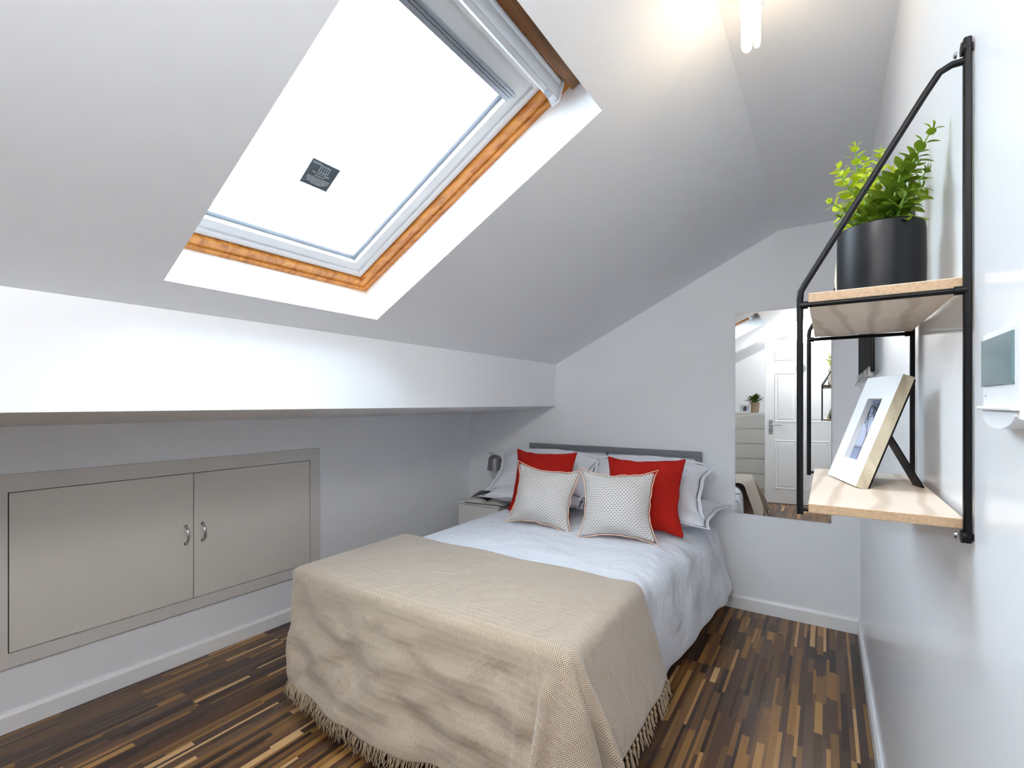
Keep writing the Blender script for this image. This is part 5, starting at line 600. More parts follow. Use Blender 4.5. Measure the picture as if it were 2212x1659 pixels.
-37,-37,-37,-37,-37,-37,-36,-37,-37,-37,1011,28,28,7,0,0,0,0,-1,0,0,-1,0,-1,0,0,1,0,0,-1,0,0,1,0,0,1,0,0,1,0,-1,0,0,0,-1,0,-1,0,0,1,0,0,-1,0,0,1,0,0,1,0,0,1,0,-1,0,0,0,-1,0,0,0,0,0,0,1,1,-1,-9,-32,-38,-38,-37,-37,-37,-37,-37,-37,-37,-37,-37,-37,-36,-37,-37,-36,1007,35,24,9,-1,1,0,0,-1,0,-1,-1,0,-1,-1,0,-1,0,0,1,0,1,0,1,1,0,1,0,1,0,0,-1,0,-1,-1,0,-1,-1,0,-1,0,0,1,0,1,0,1,1,0,1,0,1,0,0,-1,0,-1,-1,0,
-1,-1,0,-1,3,0,1,0,-11,-32,-34,-37,-38,-39,-38,-38,-37,-38,-38,-37,-38,-37,-38,-37,-38,-37,1005,36,25,9,1,0,0,0,-1,-1,0,-1,-2,-1,-1,0,-1,0,0,1,0,1,1,1,1,1,1,1,0,0,0,-1,-1,-1,-1,-1,-1,-1,0,-1,0,0,1,0,1,1,1,1,1,1,1,0,0,0,-1,-1,-1,-1,-1,-1,-1,0,-1,4,1,0,0,-13,-29,-36,-38,-37,-38,-38,-38,-38,-37,-38,-38,-37,-38,-37,-38,-37,-38,1005,36,24,10,1,1,0,0,-1,-1,-1,-1,-2,-1,-1,-1,-1,0,0,1,0,2,1,1,1,2,1,0,1,0,
0,-1,-1,-1,-1,-2,-1,-1,-1,-1,0,0,1,1,1,1,1,1,2,1,0,1,0,0,-1,-1,-1,-2,-1,-1,-1,-1,-1,6,0,0,0,-13,-29,-38,-37,-38,-37,-38,-37,-38,-37,-38,-38,-37,-38,-37,-38,-37,-38,1005,35,25,10,2,0,1,-1,0,-1,-2,-1,-2,-1,-2,-1,0,-1,1,0,1,1,2,1,2,1,1,1,0,1,-1,0,-2,-1,-1,-2,-1,-2,-1,0,-1,1,0,1,1,2,1,2,1,1,1,1,0,-1,-1,-1,-1,-1,-2,-1,-2,-1,0,6,0,0,0,-13,-29,-37,-38,-38,-38,-38,-37,-38,-37,-38,-37,-37,-38,-38,-37,-38,
-37,1004,36,25,10,2,1,0,0,-1,-1,-2,-1,-2,-1,-2,-1,-1,0,0,1,1,1,1,2,2,1,1,1,1,0,0,-1,-1,-2,-1,-2,-1,-2,-1,-1,0,0,1,1,1,2,1,2,1,1,1,1,0,0,-1,-1,-2,-1,-2,-2,-1,-1,-1,7,0,0,0,-13,-29,-37,-38,-38,-38,-37,-38,-38,-37,-37,-38,-38,-37,-38,-37,-38,-37,1004,36,25,10,2,1,0,0,-1,-1,-2,-1,-2,-1,-2,-1,-1,0,0,1,1,1,1,2,2,1,1,1,1,0,0,-1,-1,-2,-1,-2,-1,-2,-1,-1,0,0,1,1,1,2,1,2,1,1,1,1,0,0,-1,-1,-2,-1,-2,-2,-1,-1,
-1,7,0,0,0,-13,-29,-37,-39,-37,-38,-37,-38,-38,-37,-38,-37,-38,-37,-38,-37,-38,-38,1004,36,25,10,2,1,0,-1,0,-1,-2,-1,-2,-1,-2,-1,0,-1,1,0,1,1,2,1,2,1,1,1,1,0,-1,0,-2,-1,-1,-2,-1,-2,-1,0,-1,1,0,1,1,2,1,2,1,1,1,1,0,-1,-1,-1,-1,-1,-2,-1,-2,-1,0,6,0,0,0,-13,-29,-37,-39,-37,-38,-38,-37,-38,-37,-38,-37,-38,-37,-38,-38,-37,-38,1004,36,25,10,1,1,0,0,-1,-1,-1,-1,-2,-1,-1,-1,-1,0,0,1,0,1,2,1,1,2,1,0,1,0,0,
-1,-1,-1,-1,-2,-1,-1,-1,-1,0,0,1,0,2,1,1,1,2,1,0,1,0,0,-1,-1,-1,-1,-2,-1,-1,-1,-1,6,0,0,0,-14,-28,-38,-38,-37,-38,-38,-37,-38,-37,-38,-37,-38,-38,-37,-38,-37,-38,1004,36,25,10,1,0,0,0,-1,0,-1,-1,-2,-1,-1,0,-1,0,0,0,1,1,1,1,1,1,1,1,0,0,0,-1,-1,0,-2,-1,-1,-1,0,-1,0,0,0,1,1,1,1,1,1,1,1,0,0,0,-1,-1,-1,-1,-1,-1,-1,0,-1,4,0,1,0,-14,-28,-38,-38,-38,-37,-38,-37,-38,-37,-38,-38,-37,-38,-37,-38,-37,-38,
1004,36,25,10,0,0,0,0,-1,0,-1,-1,0,-1,-1,0,-1,0,0,0,1,1,0,1,1,1,0,1,0,0,0,-1,0,-1,-1,0,-1,-1,0,-1,0,0,1,0,1,0,1,1,1,0,1,0,0,0,-1,0,-1,-1,0,-1,-1,0,-1,3,0,1,0,-14,-29,-37,-38,-38,-37,-38,-37,-38,-38,-37,-38,-37,-38,-37,-38,-37,-38,1004,36,25,10,-2,0,0,0,0,0,0,-1,0,-1,0,0,0,0,0,0,0,0,1,0,0,1,0,0,0,0,0,0,0,0,-1,0,-1,0,0,0,0,0,0,0,0,1,0,0,1,0,0,0,0,0,0,0,0,-1,0,-1,0,0,0,1,0,1,0,-14,-29,-37,-38,-38,
-37,-38,-37,-38,-38,-37,-38,-37,-38,-37,-38,-38,-37,1004,36,25,10,-3,0,0,0,0,0,0,0,0,0,0,0,0,0,0,0,0,0,0,0,0,0,0,0,0,0,0,0,0,0,0,0,0,0,0,0,0,0,0,0,0,0,0,0,0,0,0,0,0,0,0,0,0,0,0,0,0,0,0,1,-1,1,0,-14,-29,-37,-38,-38,-37,-38,-38,-37,-38,-37,-38,-37,-38,-38,-37,-38,-37,1005,35,25,10,-4,0,0,0,0,0,0,1,0,1,0,0,0,0,0,0,0,0,-1,0,0,-1,0,0,0,0,0,0,0,0,1,0,1,0,0,0,0,0,0,0,0,-1,0,0,-1,0,0,0,0,0,0,0,0,1,0,1,0,
0,0,0,0,0,0,-14,-29,-37,-38,-38,-37,-38,-38,-37,-38,-37,-38,-38,-37,-38,-37,-38,-37,1004,36,25,10,-5,-1,0,0,1,0,1,1,0,1,1,0,1,0,0,-1,0,-1,0,-1,-1,0,-1,0,-1,0,0,1,0,1,1,0,1,1,0,1,0,0,-1,0,-1,0,-1,-1,0,-1,0,-1,0,0,1,0,1,1,0,1,1,0,1,-1,0,0,-1,-14,-29,-37,-38,-38,-38,-37,-38,-37,-38,-37,-38,-38,-37,-38,-37,-38,-37,1004,36,25,9,-5,-1,0,0,1,1,0,1,2,1,1,0,1,0,0,-1,0,-1,-1,-1,-1,-1,-1,-1,0,0,0,1,1,1,1,1,
1,1,0,1,0,0,-1,0,-1,-1,-1,-1,-1,-1,-1,0,0,0,1,1,1,1,1,1,1,0,1,-2,0,0,-1,-14,-29,-37,-38,-38,-38,-37,-38,-37,-38,-38,-37,-38,-37,-38,-37,-38,-37,1005,35,25,9,-6,-1,0,0,1,1,1,1,2,1,1,1,1,0,0,-1,0,-2,-1,-1,-1,-2,-1,0,-1,0,0,1,1,1,1,2,1,1,1,1,0,0,-1,-1,-1,-1,-1,-1,-2,-1,0,-1,0,0,1,1,1,2,1,1,1,1,1,-3,0,0,0,-15,-29,-37,-38,-38,-38,-37,-38,-37,-38,-38,-37,-38,-37,-38,-37,-38,-38,1005,35,25,9,-7,0,-1,1,0,
2,1,1,2,1,2,1,0,1,-1,0,-1,-1,-2,-1,-2,-1,-1,-1,0,-1,1,1,1,1,1,2,1,2,1,0,1,-1,0,-1,-1,-2,-1,-2,-1,-1,-1,-1,0,1,1,1,1,1,2,1,2,1,0,-3,0,0,0,-15,-29,-37,-38,-38,-38,-37,-38,-37,-38,-38,-37,-38,-37,-38,-38,-37,-38,1005,35,25,9,-7,-1,0,0,1,1,2,1,2,1,2,1,1,0,0,-1,-1,-1,-1,-2,-2,-1,-1,-1,-1,0,0,1,1,2,1,2,1,2,1,1,0,0,-1,-1,-1,-2,-1,-2,-1,-1,-1,-1,0,0,1,1,2,1,2,2,1,1,1,-3,-1,0,0,-15,-29,-37,-38,-38,-38,-37,
-38,-38,-37,-38,-37,-38,-37,-38,-38,-37,-38,1005,35,25,9,-7,-1,0,0,1,1,2,1,2,1,2,1,1,0,0,-1,-1,-1,-1,-2,-2,-1,-1,-1,-1,0,0,1,1,2,1,2,1,2,1,1,0,0,-1,-1,-1,-2,-1,-2,-1,-1,-1,-1,0,0,1,1,2,1,2,2,1,1,1,-3,-1,0,0,-15,-29,-37,-39,-37,-38,-37,-38,-38,-37,-38,-37,-38,-38,-37,-38,-37,-38,1005,35,25,9,-7,-1,0,1,0,1,2,1,2,1,2,1,0,1,0,-1,-1,-1,-2,-1,-2,-1,-1,-1,-1,0,1,0,2,1,1,2,1,2,1,0,1,-1,0,-1,-1,-2,-1,-2,
-1,-1,-1,-1,0,1,1,1,1,1,2,1,2,1,0,-2,-1,0,0,-15,-29,-38,-38,-37,-38,-37,-38,-38,-37,-38,-37,-38,-38,-37,-38,-37,-38,1005,35,25,9,-6,-1,0,0,1,1,1,1,2,1,1,1,1,0,0,-1,0,-1,-2,-1,-1,-2,-1,0,-1,0,0,1,1,1,1,2,1,1,1,1,0,0,-1,0,-2,-1,-1,-1,-2,-1,0,-1,0,0,1,1,1,1,2,1,1,1,1,-3,0,0,0,-15,-29,-38,-38,-37,-38,-38,-37,-38,-37,-38,-37,-38,-38,-37,-38,-37,-38,1004,36,25,9,-6,0,0,0,1,0,1,1,2,1,1,0,1,0,0,0,-1,-1,
-1,-1,-1,-1,-1,-1,0,0,0,1,1,0,2,1,1,1,0,1,0,0,0,-1,-1,-1,-1,-1,-1,-1,-1,0,0,0,1,1,1,1,1,1,1,0,1,-2,0,0,0,-15,-29,-38,-38,-37,-38,-38,-37,-38,-37,-38,-38,-37,-38,-37,-38,-37,-38,1004,36,25,10,-6,0,0,0,1,0,1,1,0,1,1,0,1,0,0,0,-1,-1,0,-1,-1,-1,0,-1,0,0,0,1,0,1,1,0,1,1,0,1,0,0,0,-1,-1,0,-1,-1,-1,0,-1,0,0,0,1,0,1,1,0,1,1,0,1,-1,0,0,0,-15,-29,-38,-38,-37,-38,-38,-37,-38,-37,-38,-38,-37,-38,-37,-38,-37,
-38,1004,36,25,10,-4,0,-1,1,0,0,0,1,0,1,0,0,0,1,-1,0,0,0,-1,0,0,-1,0,0,0,-1,1,0,0,0,1,0,1,0,0,0,1,-1,0,0,0,-1,0,0,-1,0,0,0,-1,1,0,0,0,1,0,1,0,0,0,0,0,1,0,-15,-29,-38,-38,-37,-38,-38,-37,-38,-37,-38,-38,-37,-38,-37,-38,-37,-38,1004,36,25,10,-3,0,0,0,0,0,0,0,0,0,0,0,0,0,0,0,0,0,0,0,0,0,0,0,0,0,0,0,0,0,0,0,0,0,0,0,0,0,0,0,0,0,0,0,0,0,0,0,0,0,0,0,0,0,0,0,0,0,0,0,0,2,0,-15,-29,-38,-38,-38,-37,-38,-37,
-38,-38,-37,-38,-37,-38,-37,-38,-37,-38,1004,36,25,10,-2,0,0,0,0,0,0,-1,0,-1,0,0,0,0,0,0,0,0,1,0,0,1,0,0,0,0,0,0,0,0,-1,0,-1,0,0,0,0,0,0,0,0,1,0,0,1,0,0,0,0,0,0,0,-1,0,0,-1,0,0,0,0,1,2,0,-15,-29,-38,-38,-38,-37,-38,-37,-38,-38,-37,-38,-37,-38,-37,-38,-38,-37,1004,36,25,10,-1,1,0,0,-1,0,-1,-1,0,-1,-1,0,-1,0,0,1,0,1,0,1,1,0,1,0,1,0,0,-1,0,-1,-1,0,-1,-1,0,-1,0,0,1,0,1,0,1,1,0,1,0,1,0,0,-1,0,-1,-1,0,
-1,-1,0,-1,3,0,2,0,-15,-29,-38,-38,-38,-37,-38,-37,-38,-38,-37,-38,-37,-38,-38,-37,-38,-37,1004,36,25,10,0,1,0,0,-1,-1,0,-1,-2,-1,0,-1,-1,0,0,1,0,1,1,1,1,1,1,1,0,0,0,-1,-1,-1,-1,-1,-1,-1,0,-1,0,0,1,0,1,1,1,1,1,1,1,0,0,0,-1,-1,-1,-1,-1,-1,-1,0,-1,4,0,2,0,-15,-29,-38,-38,-38,-37,-38,-38,-37,-38,-37,-38,-37,-38,-38,-37,-38,-37,1004,36,25,10,1,1,0,0,-1,-1,-1,-1,-2,-1,-1,-1,-1,0,0,1,0,2,1,1,1,2,1,0,1,
0,0,-1,-1,-1,-1,-2,-1,-1,-1,-1,0,0,1,1,1,1,1,1,2,1,0,1,0,0,-1,-1,-1,-2,-1,-1,-1,-1,-1,5,1,1,0,-15,-29,-38,-38,-38,-37,-38,-38,-37,-38,-37,-38,-38,-37,-38,-37,-38,-37,1004,36,25,10,2,0,1,-1,0,-2,-1,-1,-2,-1,-2,-1,0,-1,1,0,1,1,2,1,2,1,1,1,0,1,-1,-1,-1,-1,-1,-2,-1,-2,-1,0,-1,1,0,1,1,2,1,2,1,1,1,0,1,-1,-1,-1,-1,-1,-2,-1,-2,-1,0,5,1,1,0,-15,-29,-38,-38,-38,-37,-38,-38,-37,-38,-37,-38,-38,-37,-38,-37,
-38,-37,1004,36,25,10,2,1,0,0,-1,-1,-2,-1,-2,-1,-2,-1,-1,0,0,1,1,1,1,2,2,1,1,1,1,0,0,-1,-1,-2,-1,-2,-1,-2,-1,-1,0,0,1,1,1,2,1,2,1,1,1,1,0,0,-1,-1,-2,-1,-2,-2,-1,-1,-1,6,1,1,0,-15,-29,-38,-38,-38,-38,-37,-38,-37,-38,-38,-37,-38,-37,-38,-37,-38,-38,]
SQUARE_PILLOW_MM=[
-401,56,56,53,53,49,55,46,55,57,56,57,51,47,55,56,-384,31,57,56,58,49,47,53,56,57,56,56,53,53,51,39,-364,14,49,55,55,52,55,57,51,56,57,56,58,51,39,29,-349,25,20,54,56,53,57,57,54,57,56,56,57,53,35,13,-342,24,31,34,54,57,57,57,56,57,56,56,58,29,27,10,-322,7,21,41,55,55,57,57,57,57,57,54,41,40,0,34,-322,5,28,38,53,55,56,58,57,58,57,54,50,25,23,4,-313,11,38,21,43,57,57,57,57,58,57,55,52,40,16,12,
-311,14,22,27,51,54,57,57,57,58,56,56,49,44,22,11,-318,0,27,39,52,56,58,57,57,57,57,53,57,32,28,-1,-334,12,26,43,56,55,56,57,57,57,57,54,55,31,42,10,-340,10,40,38,55,55,56,56,57,56,58,56,54,42,33,17,-339,4,31,53,56,56,55,51,57,57,56,57,53,46,35,31,-366,19,48,53,55,57,49,54,52,56,56,57,57,50,51,20,-381,33,52,56,52,49,52,57,49,55,57,55,57,52,54,23,-395,55,54,47,56,55,50,41,53,56,57,55,56,57,47,51,
-401,56,56,53,53,49,55,46,55,57,56,57,51,47,55,56,-384,34,57,53,56,52,53,52,50,58,56,52,58,52,55,34,-364,21,44,52,56,57,51,58,55,54,57,52,54,59,42,22,-349,11,32,54,56,56,57,56,55,57,54,58,56,50,25,26,-342,12,42,37,54,57,56,56,57,57,56,57,55,42,32,-7,-322,22,13,34,54,57,57,57,57,57,57,56,40,29,31,12,-322,12,23,36,52,56,58,57,57,58,58,56,32,43,17,6,-313,13,11,45,45,56,58,57,57,58,57,54,53,26,25,16,
-311,29,16,31,41,52,56,58,57,58,58,54,48,34,17,26,-318,7,35,31,47,56,57,57,58,57,56,53,59,43,9,4,-334,20,20,43,54,57,54,58,57,56,57,55,56,39,36,6,-340,8,41,42,53,56,58,55,55,56,56,57,55,49,29,13,-339,2,37,51,57,57,56,48,56,56,57,57,56,51,39,18,-366,23,44,56,55,58,54,53,42,58,58,56,56,54,45,22,-381,32,55,53,58,56,46,57,41,57,56,57,58,54,54,19,-395,55,54,47,56,55,50,41,53,56,57,55,56,57,47,51,-395,
12,14,16,19,11,10,4,-15,-3,-7,-3,1,-31,-16,-10,-341,-7,4,6,11,31,-2,3,-15,0,-6,-9,-4,-7,2,-4,-287,-5,-7,1,-2,11,6,2,-5,-4,-2,-6,-6,11,2,8,-237,-4,-5,-3,1,-6,3,6,-2,5,-9,1,2,6,10,4,-180,-4,-6,-4,-4,0,0,-1,0,1,3,0,1,4,8,-4,-133,3,-5,-3,-2,-3,1,1,-2,0,1,3,-3,10,-8,10,-75,-2,-1,-4,-2,-1,-1,1,0,0,0,0,-2,4,-5,2,-27,5,-6,2,-2,0,0,0,0,0,0,0,-2,-2,0,0,30,-8,4,0,3,0,1,-1,0,0,0,-1,-1,-2,-1,-3,74,1,4,4,2,2,0,
-1,0,1,-1,-2,0,-3,-5,0,129,4,3,4,0,3,0,0,1,0,-1,-2,-3,-4,-2,-3,186,1,5,4,1,2,2,-1,-1,-2,3,-2,-2,-6,-7,-2,243,-3,8,4,0,1,-2,-5,3,-1,0,5,-7,1,-6,-5,292,5,3,4,-9,-7,-25,0,15,14,5,0,6,-8,1,-3,347,6,-15,2,-20,-26,12,-2,2,11,4,11,-3,23,-2,0,402,-17,-20,-31,9,-17,-26,6,19,10,-3,16,10,6,13,24,-395,12,14,16,19,11,10,4,-15,-3,-7,-3,1,-31,-16,-10,-341,-7,1,5,11,13,23,-1,-18,-1,9,-23,2,-18,-2,9,-287,-5,2,-9,
0,4,6,0,11,-13,8,-12,-3,-2,9,8,-237,1,-9,-3,-4,0,-2,5,-3,3,0,-4,3,7,7,8,-180,-3,-6,-5,-2,-1,0,-3,1,-2,3,-1,3,9,8,-7,-133,0,1,-7,-2,-2,-1,0,2,-1,-1,1,0,-3,16,0,-75,-4,-3,0,-3,-2,1,-1,0,0,-1,1,-1,-1,1,2,-27,2,0,-1,-2,-1,0,-1,1,0,-1,0,-3,1,-1,1,30,-7,4,2,-2,1,0,0,0,0,0,-1,-2,-2,3,-5,74,0,10,-3,3,1,0,0,1,-1,-1,-1,-1,-4,-2,0,129,2,3,4,2,0,4,-1,-1,-1,-1,0,-1,-5,-5,0,186,0,4,5,2,1,-3,3,1,-3,0,1,-1,-5,-5,
-5,243,0,4,5,-1,-2,-2,-11,3,10,2,0,1,-5,-5,-6,292,6,6,-7,-6,0,-14,-26,36,-1,0,5,6,2,-3,-3,347,7,-15,-13,3,-12,-35,-5,32,6,14,5,-2,1,21,-4,402,-17,-20,-31,9,-17,-26,6,19,10,-3,16,10,6,13,24,-1,2,1,0,-3,4,-1,-6,1,1,2,1,-1,0,1,4,0,47,7,3,3,-7,5,-8,5,-1,2,3,-2,-6,-18,-30,0,57,30,12,11,-1,-1,-3,2,1,0,2,0,-27,-31,-50,-2,53,54,20,10,20,0,-7,2,-8,5,-6,-13,-21,-46,-60,-1,54,48,42,21,7,2,10,-3,-4,-13,-9,-3,
-49,-48,-57,2,58,53,40,16,16,4,0,7,-7,-5,-21,-19,-37,-58,-50,3,59,51,43,19,16,8,-8,4,-2,-1,-20,-20,-50,-48,-56,0,60,40,51,37,7,5,3,1,-4,-8,-13,-26,-41,-55,-57,3,54,48,48,24,18,7,-3,4,-4,-11,-14,-27,-37,-52,-60,3,57,51,41,25,18,0,4,-3,-1,-13,-17,-14,-51,-47,-58,0,58,51,40,15,15,7,2,3,-2,-12,-17,-18,-48,-40,-60,-1,60,43,39,12,18,12,2,-7,-12,0,-12,-19,-38,-46,-55,-1,59,48,21,14,10,4,-1,-3,-8,-7,1,
-25,-24,-45,-47,0,56,26,22,2,0,-4,-1,1,5,-1,-5,0,-32,-17,-54,0,47,4,9,-4,-5,13,-4,-6,2,0,1,-7,7,-18,-40,1,-1,0,2,-1,3,7,-7,-5,0,-3,3,0,0,2,-3,-1,2,1,0,-3,4,-1,-6,1,1,2,1,-1,0,1,4,0,-46,-9,-2,-2,0,7,-4,-6,3,8,-8,1,4,10,47,0,-53,-17,-25,-10,-6,2,-1,4,-6,9,-1,8,5,38,55,-2,-58,-46,-16,-16,-8,-7,4,-7,6,10,-2,15,26,50,52,-1,-59,-39,-36,-19,-8,-5,-13,6,-7,14,7,16,38,46,57,2,-55,-55,-44,-17,-9,-11,-3,7,1,
0,11,37,38,41,56,3,-61,-53,-43,-24,-14,-1,-7,0,2,1,11,44,38,54,48,0,-56,-56,-36,-35,-12,-6,-1,6,-8,7,21,19,50,51,56,3,-53,-48,-39,-37,-17,-12,0,4,-1,1,23,31,33,56,54,3,-60,-43,-43,-33,-14,-5,-7,-4,10,14,18,7,40,56,56,0,-56,-53,-38,-19,-6,-25,-5,10,8,11,12,13,40,43,59,-1,-59,-40,-37,-19,-13,-5,-9,-1,15,7,6,16,31,48,57,-1,-57,-43,-26,-10,-6,-5,3,3,-6,4,7,9,25,43,56,0,-54,-37,-4,-4,-6,4,8,-17,6,6,0,
1,14,26,55,0,-50,0,-3,-3,2,9,2,-13,0,-4,1,5,5,-5,53,1,-1,0,2,-1,3,7,-7,-5,0,-3,3,0,0,2,-3,]
